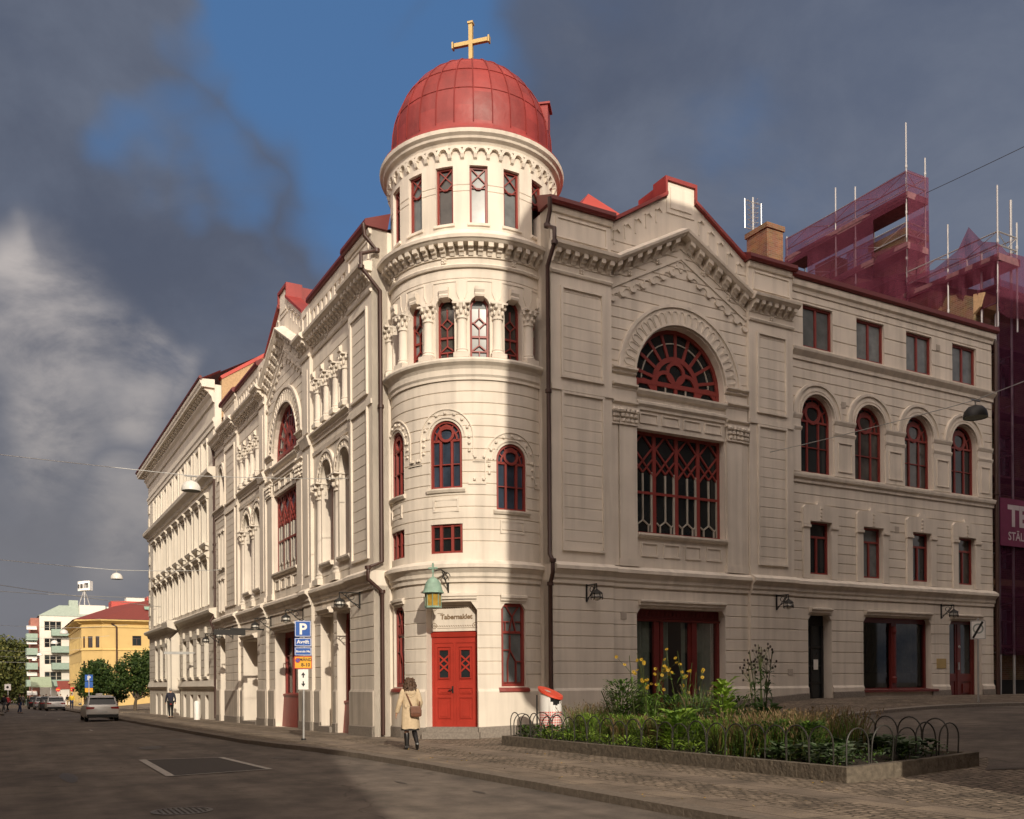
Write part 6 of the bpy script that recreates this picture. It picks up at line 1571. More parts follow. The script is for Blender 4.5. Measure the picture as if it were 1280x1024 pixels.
for i in range(10):
    u=rng.uniform(3.3,4.0); v=rng.uniform(-9.8,-3.0)
    bush('back_clump','dull green clump along the back of the bed','plant',u,v,.42,.98,230,.18,.055,[GD,GR,ST],'clumps along the back of the bed')
# filler ground cover nobody could count
mb=MB()
for i in range(2600):
    u=rng.uniform(PU0+.25,PU1-.25); v=rng.uniform(PV0+.25,PV1-.2); q=W(u,v,PZ(u,v)-.05+rng.random()*.16); leaf(mb,q,updir(1.2),rng.uniform(.07,.15),rng.uniform(.02,.05),rng.randrange(3))
tag(mb.build('ground_cover',[GR,GD,GS]),'low mixed leaves covering the soil of the flower bed','ground cover',kind='stuff')
mb=MB()
for i in range(110):
    v=rng.uniform(-19,-2); u=rng.uniform(-2.5,1.1); 
    q=W(u,v,zt(u,v)+.012); leaf(mb,q,Vector((rng.gauss(0,1),rng.gauss(0,1),.15)),rng.uniform(.03,.07),rng.uniform(.02,.045),rng.randrange(2),.02)
tag(mb.build('fallen_leaves',[YF,GY]),'scattered small fallen leaves on the setts','leaves',kind='stuff')
# ================================================================ LANTERNS, LAMPS, SIGNS
# green copper lantern over the church door
LP=fT(deg(-1.),.92,0); la=empty('entrance_lantern',LP+Vector((0,0,3.7)),label='green copper lantern with amber glass and cross hung over the red church door',cat='lantern')
m=MB(); m.lathe([(.30,4.14),(.31,4.11),(.275,4.16),(.25,4.24),(.215,4.38),(.15,4.48),(.06,4.55),(.025,4.57),(.02,4.66)],LP.x,LP.y,12); m.build('hood',M['copper'],la,smooth=True,angle=35)
m=MB(); m.lathe([(.213,3.74),(.213,4.12)],LP.x,LP.y,8); m.build('glazing',M['amber'],la)
m=MB()
for k in range(8):
    t=math.pi/4*k; x,y=LP.x+.218*math.cos(t),LP.y+.218*math.sin(t); m.tube([(x,y,3.70),(x,y,4.14)],.014,4)
m.lathe([(.19,3.68),(.235,3.70),(.235,3.75),(.20,3.75)],LP.x,LP.y,8); m.lathe([(.225,4.08),(.225,4.14)],LP.x,LP.y,8); m.build('frame',M['copper'],la)
m=MB(); fl=lambda a,n,z:LP+TE*a+TD*n+Vector((0,0,z))
m.box(-.025,.025,-.02,.02,4.68,4.92); m.box(-.11,.11,-.02,.021,4.78,4.83)
for a,z in ((0,4.93),(-.12,4.805),(.12,4.805)): m.ball((a,0,z),.03,.025,.03,6)
m.build('cross',M['copper'],la,fl)
m=MB(); q0=fT(deg(1.2),.0,4.72); q1=LP+Vector((0,0,4.72)); m.tube([q0,q0.lerp(q1,.5)+Vector((0,0,.10)),q1],.022,6)
m.tube([q0+Vector((0,0,-.5)),q0+TD*.12+Vector((0,0,-.3)),q0.lerp(q1,.4)+Vector((0,0,.04))],.016,5)
sp=[q0+TD*.22+TE*(.14*math.cos(t*.6)*(1-t/16))+Vector((0,0,-.08+.14*math.sin(t*.6)*(1-t/16))) for t in range(14)]; m.tube(sp,.014,5); m.tube([q0+Vector((0,0,-.55)),q0+Vector((0,0,.15))],.025,6)
m.build('bracket',M['iron'],la)
# small wall lanterns on curly brackets
def wall_lantern(F,a,n,z,label,reach=.75,rd=-1):
    P=F(a,n,z); e=empty('wall_lantern',P,label=label,cat='wall lamp',group='bracket lanterns on the church walls')
    dn=(F(a,n+1,z)-P); du=(F(a+1,n,z)-P)
    def q(a_,n_,z_): return P+du*a_+dn*n_+Vector((0,0,z_*.8))
    m=MB(); m.tube([q(0,.02,-.55),q(0,.02,.42)],.03,6); m.ball(tuple(q(0,.02,.46)),.04,.04,.05,6); m.tube([q(0,.02,.05),q(0,reach,.05)],.022,6); m.tube([q(0,.02,-.45),q(0,.3,-.30),q(0,.48,-.05),q(0,.42,.05)],.016,5); m.tube([q(0,.05,-.52),q(0,reach*.9,.04)],.013,5)
    m.tube([q(0,.30+.10*math.cos(t*.5),-.12+.10*math.sin(t*.5)) for t in range(13)],.012,4); m.tube([q(0,reach,.05),q(0,reach,-.14)],.018,5)
    m.build('bracket',M['iron'],e)
    c=q(0,reach,0)
    m=MB(); m.lathe([(.74*.03,P.z-.8*.12),(.74*.05,P.z-.8*.16),(.74*.10,P.z-.8*.19),(.74*.20,P.z-.8*.25),(.74*.24,P.z-.8*.30),(.74*.20,P.z-.8*.29)],c.x,c.y,10)
    for k in range(6):
        t=k*math.pi/3; m.tube([(c.x+.74*.20*math.cos(t),c.y+.74*.20*math.sin(t),P.z-.8*.28),(c.x+.74*.235*math.cos(t),c.y+.74*.235*math.sin(t),P.z-.8*.46),(c.x+.74*.21*math.cos(t),c.y+.74*.21*math.sin(t),P.z-.8*.52)],.012,4)
    m.lathe([(.74*.225,P.z-.8*.42),(.74*.235,P.z-.8*.44),(.74*.225,P.z-.8*.46)],c.x,c.y,12); m.build('shade',M['iron'],e)
    m=MB(); m.lathe([(.74*.05,P.z-.8*.28),(.74*.17,P.z-.8*.33),(.74*.19,P.z-.8*.42),(.74*.13,P.z-.8*.52),(.74*.02,P.z-.8*.57)],c.x,c.y,10); m.build('globe',GLB,e,smooth=True)
GLB=mat('milky_lamp_globe',(.62,.60,.55),.2,var=.1)
for F,a,n,z,l in ((fR,5.12,.12,4.42,'black bracket lantern on the shaded wall nearest the round tower'),(fR,12.73,.12,4.42,'black bracket lantern between the big shop window and the narrow glazed door'),(fR,21.35,0,4.38,'black bracket lantern left of the far red double door'),
    (fL,4.77,.12,4.42,'black bracket lantern on the sunlit left front nearest the tower'),(fL,11.3,.0,4.36,'black bracket lantern above the right edge of the red-framed shop window'),(fL,16.0,.0,4.36,'black bracket lantern left of the red-framed shop window'),(fL,22.6,.12,4.30,'black bracket lantern beside the passage doorway'),(fL,26.4,.0,4.25,'black bracket lantern at the far end of the church front')):
    wall_lantern(F,a,n,z,l,.68 if F is fL else .55)
# lamps strung over the streets
LW=mat('white_lamp_shade',(.74,.72,.68),.35)
def wire(name,label,pts,sag,r=.012,matk='greymetal',cat='cable'):
    m=MB()
    for a,b in zip(pts,pts[1:]):
        a,b=Vector(a),Vector(b); m.tube([a.lerp(b,i/10)-Vector((0,0,sag*4*(i/10)*(1-i/10))) for i in range(11)],r,5)
    return tag(m.build(name,M[matk],smooth=True),label,cat)
def street_lamp(u,v,z,label,r=.28,m_=None,group=None):
    p=W(u,v,z); e=empty('street_lamp',p,label=label,cat='street lamp',group=group)
    m=MB(); m.lathe([(r,z),(r*1.0,z+.06),(r*.92,z+r*.55),(r*.62,z+r*.92),(r*.2,z+r*1.08),(.03,z+r*1.12)],p.x,p.y,18,cap=False); m.build('shade',m_ or LW,e,smooth=True,angle=60)
    m=MB(); m.lathe([(r*.94,z+.015),(.01,z+.02)],p.x,p.y,16,cap=False); m.build('diffuser',M['curtain'],e)
    m=MB(); m.tube([(p.x,p.y,z+r*1.1),(p.x,p.y,z+r*1.1+.14)],.02,5); m.tube([p+Vector((-uRx*.18,-uRy*.18,z*0+r*1.1+.13)),p+Vector((uRx*.18,uRy*.18,r*1.1+.13))],.025,5); m.build('hanger',M['greymetal'],e)
street_lamp(-5.0,5.9,7.42,'large white dome lamp hanging before the church and townhouse')
wire('overhead_wire','span wire carrying the nearest white dome lamp',[W(-.12,5.9,8.28),W(-5,5.9,7.88),W(-14.2,5.9,8.05)],.03,.011)
street_lamp(-5.0,25.4,6.78,'white dome lamp in the sky left of the townhouse corner')
wire('overhead_wire','span wire carrying the white dome lamp left of the townhouse',[W(0,25.4,7.5),W(-5,25.4,7.22),W(-14.2,25.4,7.7)],.05,.016)
for v,z in ((64.5,6.15),(79,5.9),(113,5.8),(131,5.6),(158,5.5),(185,5.3)):
    street_lamp(-5.0,v,z,'tiny white lamp in the receding row far down the left street',.34,None,'tiny lamps receding down the left street')
    tag(wire('overhead_wire','thin span wire of a lamp far down the street',[W(.0,v,z+.9),W(-5,v,z+.5),W(-14.2,v,z+.8)],.05,.014),group='span wires far down the left street')
wire('overhead_wire','thin bare wire crossing the sky above the far street, upper of two',[W(-14.2,36,7.9),W(0,45,7.1)],.10,.018)
wire('overhead_wire','thin bare wire crossing the sky above the far street, lower of two',[W(-14.2,44,7.9),W(0,47,7.9)],.15,.018)
street_lamp(12.9,-7.3,8.62,'black saucer lamp hung over the side street',.31,M['iron'],None)
wire('overhead_wire','span wire carrying the black saucer lamp over the side street',[W(12.5,-.02,9.25),W(12.9,-7.3,9.10),W(13.2,-20,10.4)],.04,.012)
wire('overhead_wire','dark cable rising to the right past the scaffold poles',[W(25.9,3.9,23.1),W(19,-14,18.6)],.1,.013,'iron')
# parking sign on its pole
def text_plate(e,F,w,h,z,bg,fg,lines,border=None,name='sign_plate',x0=0,n=.03):
    m=MB(); m.box(x0-w/2,x0+w/2,n-.01,n,z,z+h); p=m.build(name,[bg],e,F)
    l=MB()
    for body,size,x,y,b in lines: add_text(l,body,size,lambda a,c,x=x,y=y:(x0+x+a,n+.004,z+y+c),bold=b)
    if border is not None:
        for a,b,c,d in ((-w/2+.012,w/2-.012,.010,.022),(-w/2+.012,w/2-.012,h-.022,h-.010)): l.box(x0+a,x0+b,n,n+.003,z+c,z+d)
        for a in (-w/2+.012,w/2-.024): l.box(x0+a,x0+a+.012,n,n+.003,z+.01,z+h-.01)
    if l.f: l.build('lettering',fg,p,F)
    return p
BLU=mat('sign_blue',(.012,.085,.36),.4,var=.04); YEL=mat('sign_yellow',(.72,.36,.02),.45,var=.04); SRED=mat('sign_red',(.5,.02,.02),.4); BLK=mat('sign_black',(.012,.012,.012),.5)
def parking_sign(u,v,label,zb,pole):
    p=W(u,v,zb); e=empty('parking_sign',p,label=label,cat='road sign')
    dn=(-p.xy).normalized() if True else None
    dn=Vector((dn.x,dn.y,0)); 
    tn=Matrix.Rotation(R_(8),3,'Z')@dn; du=Vector((-tn.y,tn.x,0))
    F=lambda a,n,z: Vector((p.x,p.y,zb))+du*a+tn*n+Vector((0,0,z))
    m=MB(); m.tube([F(.0,0,-.1),F(.03,0,3.46)],.032,8); m.build('pole',M['greymetal'],e)
    m=MB(); m.tube([F(.0,0,-.1),F(.0,0,.05)],.07,8); m.build('foot',M['iron'],e)
    text_plate(e,F,.46,.46,2.98,BLU,M['white'],[('P',.44,0,.075,.012)],1)
    text_plate(e,F,.48,.245,2.70,BLU,M['white'],[('Avgift',.15,0,.085,.003)],1)
    text_plate(e,F,.48,.235,2.44,BLU,M['white'],[('Boende Ma',.088,0,.09,.002)],1)
    pp=text_plate(e,F,.50,.36,2.06,YEL,BLK,[('MÅND',.12,.07,.22,.003),('8-10',.14,.07,.065,.003)],None)
    m=MB()
    for a,b,c,d in ((-.25,.25,0,.018),(-.25,.25,.342,.36)): m.box(a,b,.03,.034,2.06+c,2.06+d)
    for a in (-.25,.232): m.box(a,a+.018,.03,.034,2.06,2.42)
    m.build('border',SRED,pp,F)
    m=MB(); m.ring(-.155,2.30,0,.065,0,360,.03,.036,16); m.build('no_parking_disc',BLU,pp,F)
    m=MB(); m.ring(-.155,2.30,.055,.072,0,360,.03,.038,16); m.bar((-.20,2.345),(-.11,2.255),.015,.03,.0385); m.build('no_parking_ring',SRED,pp,F)
    wp=text_plate(e,F,.29,.58,1.46,M['white'],BLK,[],None)
    m=MB()
    for s,z in ((1,1.80),(-1,1.70)): m.bar((0,z),(0,z+s*.09),.035,.03,.035); m.prism([(-.06,z+s*.07),(.06,z+s*.07),(0,z+s*.16)],.03,.035)
    m.build('arrow_marks',BLK,wp,F)
parking_sign(-2.40,3.30,'blue parking sign stack with orange plate on a leaning pole before the church',zt(-2.4,3.3),1)
p=W(-3.1,64.4,0); e=empty('parking_sign',W(-3.1,64.4,zt(-3,64)),label='far blue parking sign with orange plate beside the silver estate car',cat='road sign')
dn=Vector((-p.x,-p.y,0)).normalized(); du=Vector((-dn.y,dn.x,0)); z0=zt(-3,64.4)
F=lambda a,n,z: Vector((p.x,p.y,z0))+du*a+dn*n+Vector((0,0,z))
m=MB(); m.tube([F(0,0,-.1),F(0,0,3.2)],.05,6); m.build('pole',M['greymetal'],e)
text_plate(e,F,.62,.55,2.65,BLU,M['white'],[('P',.5,0,.09,.012)]); text_plate(e,F,.62,.5,2.10,BLU,M['white'],[]); text_plate(e,F,.62,.36,1.70,YEL,BLK,[])
# end-of-zone sign on the shaded pavement
p=W(18.27,-3.64,0); z0=zt(18.27,-3.64)+.08; e=empty('zone_sign',Vector((p.x,p.y,z0)),label='white square sign with black diagonal bar on a pole before the far red door',cat='road sign')
dn=Vector((-p.x,-p.y,0)).normalized(); dn=Matrix.Rotation(R_(14),3,'Z')@dn; du=Vector((-dn.y,dn.x,0)); F=lambda a,n,z: Vector((p.x,p.y,z0))+du*a+dn*n+Vector((0,0,z))
m=MB(); m.tube([F(0,0,-.1),F(0,0,2.8)],.03,6); m.build('pole',M['greymetal'],e)
sp_=text_plate(e,F,.46,.62,2.1,M['white'],BLK,[],1)
m=MB(); m.ring(0,2.45,.12,.17,0,360,.03,.034,18); m.build('grey_disc',M['curtain'],sp_,F)
m=MB(); m.bar((-.16,2.14),(.14,2.68),.07,.03,.037); m.build('diagonal_bar',BLK,sp_,F)
# litter bin
BZ=zt(2.8,-1.95); bp_=W(2.8,-1.85,BZ); e=empty('litter_bin',bp_,label='round white litter bin with slanted red lid and perforated red panel at the tower foot',cat='litter bin')
vd=Vector((-bp_.x,-bp_.y,0)).normalized(); vr=Vector((-vd.y,vd.x,0)); rr=.30
fb=lambda a,n,z: Vector((bp_.x,bp_.y,BZ))+vr*a+vd*n+Vector((0,0,z))
m=MB(); K=28
ztp=lambda a,n=0:1.25-.115*a/rr-.07*n/rr
for i in range(K):
    t0,t1=2*math.pi*i/K,2*math.pi*(i+1)/K; a0,n0,a1,n1=rr*math.cos(t0),rr*math.sin(t0),rr*math.cos(t1),rr*math.sin(t1)
    hole=(.02<(a0+a1)/2<.26 and n0>0)
    zh=.94-.0 
    if hole:
        c=((a0+a1)/2-.14)/.125; zl=1.16-.02-.20*math.sqrt(max(0,1-c*c))
        m.quad((a0,n0,.06),(a1,n1,.06),(a1,n1,zl),(a0,n0,zl))
    else: m.quad((a0,n0,.06),(a1,n1,.06),(a1,n1,ztp(a1,n1)),(a0,n0,ztp(a0,n0)))
m.build('body',M['white'],e,fb,smooth=True)
m=MB(); m.poly([(rr*.9*math.cos(2*math.pi*i/K),rr*.9*math.sin(2*math.pi*i/K),.85) for i in range(K)])
for i in range(K):
    t0,t1=2*math.pi*i/K,2*math.pi*(i+1)/K; m.quad((rr*.93*math.cos(t0),rr*.93*math.sin(t0),.8),(rr*.93*math.cos(t1),rr*.93*math.sin(t1),.8),(rr*.93*math.cos(t1),rr*.93*math.sin(t1),1.1),(rr*.93*math.cos(t0),rr*.93*math.sin(t0),1.1))
m.build('liner',M['dark'],e,fb)
LR=mat('bin_red',(.62,.075,.04),.4,var=.06)
m=MB(); top=[];bot=[]
for i in range(K):
    t=2*math.pi*i/K; a,n=(rr+.035)*math.cos(t),(rr+.035)*math.sin(t); top.append((a,n,ztp(a,n)+.055)); bot.append((a,n,ztp(a,n)-.01))
m.poly(top); m.poly(bot)
for i in range(K): j=(i+1)%K; m.quad(bot[i],bot[j],top[j],top[i])
lid=m.build('lid',LR,e,fb)
m=MB(); m.poly([(-.06+.09*math.cos(t*.5),.05+.06*math.sin(t*.5),ztp(-.06+.09*math.cos(t*.5),.05+.06*math.sin(t*.5))+.060) for t in range(12)]); m.build('ash_tray',M['plinth'],lid,fb)
m=MB()
for r in range(9):
    for i in range(13):
        t=R_(20+140*i/12); w=.020; z=.20+.058*r*1.15
        a,n=(rr+.004)*math.cos(t),(rr+.004)*math.sin(t); ta,tn_=-math.sin(t)*w,math.cos(t)*w
        m.quad((a-ta,n-tn_,z),(a+ta,n+tn_,z),(a+ta,n+tn_,z+.042),(a-ta,n-tn_,z+.042))
m.build('perforated_panel',mat('bin_pale_red',(.66,.14,.12),.5),e,fb)
m=MB(); m.lathe([(.25,0),(.27,.06)],bp_.x,bp_.y,16); m.v=[(a,b,c+BZ) for a,b,c in m.v]; m.build('foot',M['iron'],e)
m=MB(); q=fb(-rr-.06,0,0); m.tube([q,q+Vector((0,0,1.22))],.025,6); m.build('post',M['iron'],e)
# small things along the townhouse
m=MB(); q=W(-.55,29.6,zt(-.5,29.6)); m.lathe([(.16,0),(.16,.95),(.10,1.02),(.02,1.04)],0,0,12); m.v=[(a+q.x,b+q.y,c+q.z) for a,b,c in m.v]
tag(m.build('bollard',M['white'],smooth=True,angle=40),'short white bollard by the cellar door of the townhouse','bollard')

# ================================================================ PEOPLE
def skin(name,parent,J,E,mat_,root=0,sub=1):
    me=bpy.data.meshes.new(name); names=list(J); me.from_pydata([J[n][:3] for n in names],[(names.index(a),names.index(b)) for a,b in E],[]); me.materials.append(mat_)
    o=bpy.data.objects.new(name,me); COL.objects.link(o); o.parent=parent
    md=o.modifiers.new('Skin','SKIN'); md.use_smooth_shade=True
    for i,n in enumerate(names):
        r=J[n][3]; d=me.skin_vertices[0].data[i]; d.radius=(r,r) if not isinstance(r,tuple) else r; d.use_root=(i==root)
    s=o.modifiers.new('Sub','SUBSURF'); s.levels=sub; s.render_levels=sub
    return o
SKIN=mat('skin',(.52,.30,.20),.6,var=.05)
def person(label,u,v,rz,h,jac,tro,hair,stride=.16,group=None,arm=.05,zoff=0.,jl=.48):
    z=zt(u,v)+zoff; e=empty('person',W(u,v,z),rz,label=label,cat='person',group=group); s=h
    st=stride*s
    J={'pelvis':(0,0,.52*s,.075*s),'waist':(0,0,.60*s,.07*s),'chest':(0,.01*s,.72*s,.085*s),'neck':(0,.01*s,.835*s,.03*s),'head':(0,.02*s,.88*s,.045*s),'crown':(0,.02*s,.965*s,.045*s)}
    for sd,n in ((-1,'l'),(1,'r')):
        f=st*sd
        J.update({n+'sh':(sd*.105*s,0,.80*s,.035*s),n+'el':(sd*.14*s,-.01*s-f*.25,.64*s,.027*s),n+'wr':(sd*.145*s,.04*s-f*.6,.50*s,.02*s),n+'ha':(sd*.145*s,.055*s-f*.65,.45*s,.018*s),
          n+'hip':(sd*.05*s,0,.50*s,.055*s),n+'kn':(sd*.055*s,f*.5+.02*s,.28*s,.037*s),n+'an':(sd*.055*s,f-.01*s,.045*s,.025*s),n+'toe':(sd*.06*s,f+.08*s,.018*s,.02*s)})
    E=[('pelvis','waist'),('waist','chest'),('chest','neck'),('neck','head'),('head','crown')]
    for n in 'lr': E+=[('chest',n+'sh'),(n+'sh',n+'el'),(n+'el',n+'wr'),(n+'wr',n+'ha'),('pelvis',n+'hip'),(n+'hip',n+'kn'),(n+'kn',n+'an'),(n+'an',n+'toe')]
    skin('body',e,J,E,SKIN)
    G=lambda k,g:(J[k][0],J[k][1],J[k][2],J[k][3]*g)
    JJ={k:G(k,1.22) for k in ('waist','chest','lsh','rsh','lel','rel','lwr','rwr')}; JJ['hem']=(0,0,jl*s,.088*s); JJ['collar']=(0,.01*s,.825*s,.042*s)
    skin('jacket',e,JJ,[('hem','waist'),('waist','chest'),('chest','collar'),('chest','lsh'),('chest','rsh'),('lsh','lel'),('rsh','rel'),('lel','lwr'),('rel','rwr')],jac,list(JJ).index('waist'))
    JT={k:G(k,1.2) for k in ('pelvis','lhip','rhip','lkn','rkn','lan','ran')}
    skin('trousers',e,JT,[('pelvis','lhip'),('pelvis','rhip'),('lhip','lkn'),('rhip','rkn'),('lkn','lan'),('rkn','ran')],tro)
    m=MB(); m.ball((0,.005*s,.935*s),.052*s,.058*s,.056*s,10); m.build('hair',hair,e,smooth=True,local=True)
    m=MB()
    for sd in (-1,1): m.ball((sd*.058*s,st*sd+.035*s,.022*s),.03*s,.07*s,.024*s,8)
    m.build('shoes',BLK,e,smooth=True,local=True)
    return e
C=lambda n,*c: mat(n,c,.85,var=.08)
NAVY=C('navy_cloth',.022,.022,.035); BLACKC=C('black_cloth',.012,.012,.013); JEAN=C('jeans',.03,.045,.10); GREYC=C('grey_cloth',.10,.095,.09); HB=C('brown_hair',.06,.032,.018); HG=C('grey_hair',.3,.28,.26); REDC=C('red_cloth',.35,.03,.03); WHC=C('white_cloth',.6,.56,.5); TAN=C('tan_cloth',.42,.32,.2); YELC=C('yellow_cloth',.6,.4,.03)
yaw=lambda dx,dy: math.atan2(-dx,dy)
away=yaw(uLx,uLy)
man=person('man in a dark jacket walking away along the townhouse front',-1.0,35.4,away,1.80,NAVY,BLACKC,HG,.10,jl=.46)
rb=MB(); rb.lathe([(.155,.80),(.165,.82),(.155,.85)],0,0,14); rb.build('red_hem',REDC,man,local=True,smooth=True)
person('pedestrian in a black jacket and blue jeans crossing the far road',-8.2,72.3,yaw(1,.3),1.80,BLACKC,JEAN,HB,.08,zoff=-.12)
person('pedestrian in dark clothes at the left edge of the picture',-9.4,77.5,yaw(-1,.2),1.78,BLACKC,GREYC,HB,.16,zoff=-.12)
person('pedestrian in a red top behind the dark pair at the left edge',-9.0,86,yaw(-1,.4),1.72,REDC,BLACKC,HB,.14,zoff=-.12)
person('pale-coated pedestrian half cut by the left edge of the picture',-9.95,77,yaw(-1,-.2),1.75,GREYC,BLACKC,HB,.15,zoff=-.12)
person('person in a yellow top standing behind the rear silver car',-2.9,88,yaw(.5,-1),1.75,YELC,JEAN,HB,.05)
for i,(u,v,a,j,t) in enumerate(((-7.0,128,.3,BLACKC,GREYC),(-6.5,131,1.2,GREYC,BLACKC),(-6.0,127,2.2,BLACKC,BLACKC),(-5.3,133,-.4,TAN,GREYC),(-4.7,121,3.0,WHC,TAN),(-4.2,123,.5,NAVY,TAN),(-3.7,126,1.9,NAVY,JEAN),(-3.1,129,-1.,WHC,BLACKC),(-2.4,124,.2,REDC,BLACKC),(-1.8,127,2.6,WHC,JEAN),(-1.2,122,1.0,BLACKC,TAN))):
    person('small figure in the crowd outside the far cafe awnings',u,v,a,1.7+.08*math.sin(i*2.3),j,t,HB,.07,'people outside the far cafes')
# ---- the woman in the beige coat
wz=zt(-1.39,-2.2)+.0; wrz=yaw(-.22,1.); wp=W(-1.39,-2.2,wz)
we=empty('person',wp,wrz,label='woman in a beige hooded coat and black boots walking towards the church',cat='person')
we['_o']=(0,0,0)
J={'pelvis':(0,0,.92,.12),'waist':(0,0,1.06,.11),'chest':(0,.0,1.28,.125),'neck':(0,.015,1.475,.05),'head':(0,.03,1.55,.075),'crown':(0,.03,1.66,.075),
 'lsh':(-.165,0,1.40,.055),'lel':(-.255,-.01,1.13,.043),'lwr':(-.315,.06,.90,.030),'rsh':(.165,0,1.40,.055),'rel':(.245,-.03,1.14,.043),'rwr':(.225,.14,.95,.030),
 'lpa':(-.328,.078,.845,.028),'rpa':(.215,.19,.915,.028),
 'lhip':(-.085,0,.88,.095),'lkn':(-.085,.03,.47,.060),'lca':(-.085,.0,.33,.057),'lan':(-.085,-.02,.09,.036),'lto':(-.10,.10,.035,.032),
 'rhip':(.085,0,.88,.095),'rkn':(.09,.05,.48,.060),'rca':(.105,-.08,.37,.057),'ran':(.13,-.27,.18,.036),'rto':(.14,-.22,.05,.03)}
E=[('pelvis','waist'),('waist','chest'),('chest','neck'),('neck','head'),('head','crown')]
for n in 'lr': E+=[('chest',n+'sh'),(n+'sh',n+'el'),(n+'el',n+'wr'),(n+'wr',n+'pa'),('pelvis',n+'hip'),(n+'hip',n+'kn'),(n+'kn',n+'ca'),(n+'ca',n+'an'),(n+'an',n+'to')]
for n,b,dx,dy,sd in (('l',(-.328,.078,.845),-.02,.03,-1),('r',(.215,.19,.915),-.01,.05,1)):
    for k in range(4):
        o=(k-1.5)*.016; L=(.062,.072,.068,.052)[k]
        J[f'{n}k{k}']=(b[0]+dx*.4,b[1]+dy*.3+o,b[2]-.035,.0105); J[f'{n}m{k}']=(b[0]+dx*.8+sd*-.006,b[1]+dy*.5+o*1.1,b[2]-.035-L*.5,.0095); J[f'{n}t{k}']=(b[0]+dx*.7-sd*.018,b[1]+dy*.5+o*1.05,b[2]-.035-L,.008)
        E+=[(n+'pa',f'{n}k{k}'),(f'{n}k{k}',f'{n}m{k}'),(f'{n}m{k}',f'{n}t{k}')]
    J[n+'th0']=(b[0]-sd*.012,b[1]+.028,b[2]+.01,.0115); J[n+'th1']=(b[0]-sd*.022,b[1]+.045,b[2]-.035,.009); E+=[(n+'pa',n+'th0'),(n+'th0',n+'th1')]
skin('body',we,J,E,SKIN,0,2)
fc=MB()
for s in (-1,1): fc.ball((s*.030,.112,1.615),.012,.008,.008,8)
fc.ball((0,.128,1.575),.013,.018,.020,8); fc.ball((0,.112,1.535),.024,.010,.007,8)
fc.build('face',SKIN,we,smooth=True,local=True)
COAT=mat('beige_coat',(.56,.44,.29),.85,var=.10,scale=14,bump=.35,bscale=22)
co=MB(); secs=[]
for z,rx,ry,oy in ((.505,.225,.19,.0),(.62,.222,.19,0),(.75,.215,.18,0),(.90,.205,.165,0),(1.0,.195,.15,0),(1.09,.18,.135,0),(1.18,.188,.135,0),(1.30,.20,.135,0),(1.38,.198,.12,0),(1.43,.16,.10,.0),(1.465,.10,.08,.01),(1.49,.075,.07,.012)):
    w=max(0,(1.12-z))*.11
    secs.append([(rx*math.cos(2*math.pi*i/28)*(1+w*math.sin(5*2*math.pi*i/28+z*3)),oy+ry*math.sin(2*math.pi*i/28)*(1+w*math.sin(7*2*math.pi*i/28+1)),z+.008*math.sin(i*1.3)*(z<.6)) for i in range(28)])
co.loft(secs,caps=False)
for n in 'lr':
    a,b,c=J[n+'sh'],J[n+'el'],J[n+'wr']; s=-1 if n=='l' else 1
    P=[(a[0]-s*.06,a[1],a[2]-.02),(a[0],a[1],a[2]+.005)]+[tuple(a[i]+(b[i]-a[i])*t for i in range(3)) for t in (.25,.5,.75,1)]+[tuple(b[i]+(c[i]-b[i])*t for i in range(3)) for t in (.3,.6,.97)]
    co.tube(P,[.075,.082,.076,.070,.066,.065,.062,.058,.057],14,caps=True)
coat=co.build('coat',COAT,we,smooth=True,local=True,angle=70)
hd=MB(); hd.ball((0,-.10,1.385),.135,.060,.10,14); hd.tube([(.13*math.cos(t),-.06-.07*math.sin(t),1.44-.16*math.sin(t)) for t in [math.pi*i/12 for i in range(13)]],.022,8); hd.build('hood',COAT,coat,smooth=True,local=True)
bl=MB(); bl.loft([[((.205 if k else .19)*math.cos(2*math.pi*i/28)*1.0,(.155 if k else .15)*math.sin(2*math.pi*i/28),z) for i in range(28)] for k,z in ((0,1.045),(0,1.085))],caps=False); bl.box(-.14,-.09,-.165,-.140,1.02,1.10); bl.build('half_belt',COAT,coat,local=True)
sk_=MB(); sk_.loft([[(.212*math.cos(2*math.pi*i/24)*(1+.03*math.sin(i*1.7)),.178*math.sin(2*math.pi*i/24),z) for i in range(24)] for z in (.465,.60)],caps=False); sk_.build('skirt',BLACKC,we,smooth=True,local=True)
bt=MB()
for n in 'lr':
    ca,an,to=Vector(J[n+'ca'][:3]),Vector(J[n+'an'][:3]),Vector(J[n+'to'][:3]); kn=Vector(J[n+'kn'][:3]); tp=kn.lerp(ca,.55)
    bt.tube([tp,ca,ca.lerp(an,.5),an+(an-ca)*.05],[.068,.068,.056,.048],12)
    d=(to-an); bt.tube([an+Vector((0,-.04,-.02)),an.lerp(to,.5),to,to+d.normalized()*.05],[.046,.045,.040,.022],10)
    hl=an+Vector((0,-.045,-.03)); bt.tube([hl,hl+(Vector((0,-.005,-.06)) if n=='l' else Vector((0,-.06,.01)))],[.026,.022],8)
bt.build('boots',mat('black_leather',(.014,.013,.013),.35),we,smooth=True,local=True)
hr=MB(); hr.ball((0,.005,1.605),.112,.118,.135,14)
for i in range(150):
    t=rng.uniform(0,6.28); z=rng.uniform(-.20,.12); r=.125*(1-.55*max(0,z/.14)**2)+(.02 if z<-.05 else 0); x,y=r*math.cos(t),r*math.sin(t)
    if y>.07 and z<.06: continue
    hr.ball((x,y+.0,1.60+z),rng.uniform(.022,.034),rng.uniform(.022,.034),rng.uniform(.03,.045),6)
hr.build('hair',mat('wavy_brown_hair',(.085,.045,.024),.55,var=.5,scale=30),we,smooth=True,local=True)
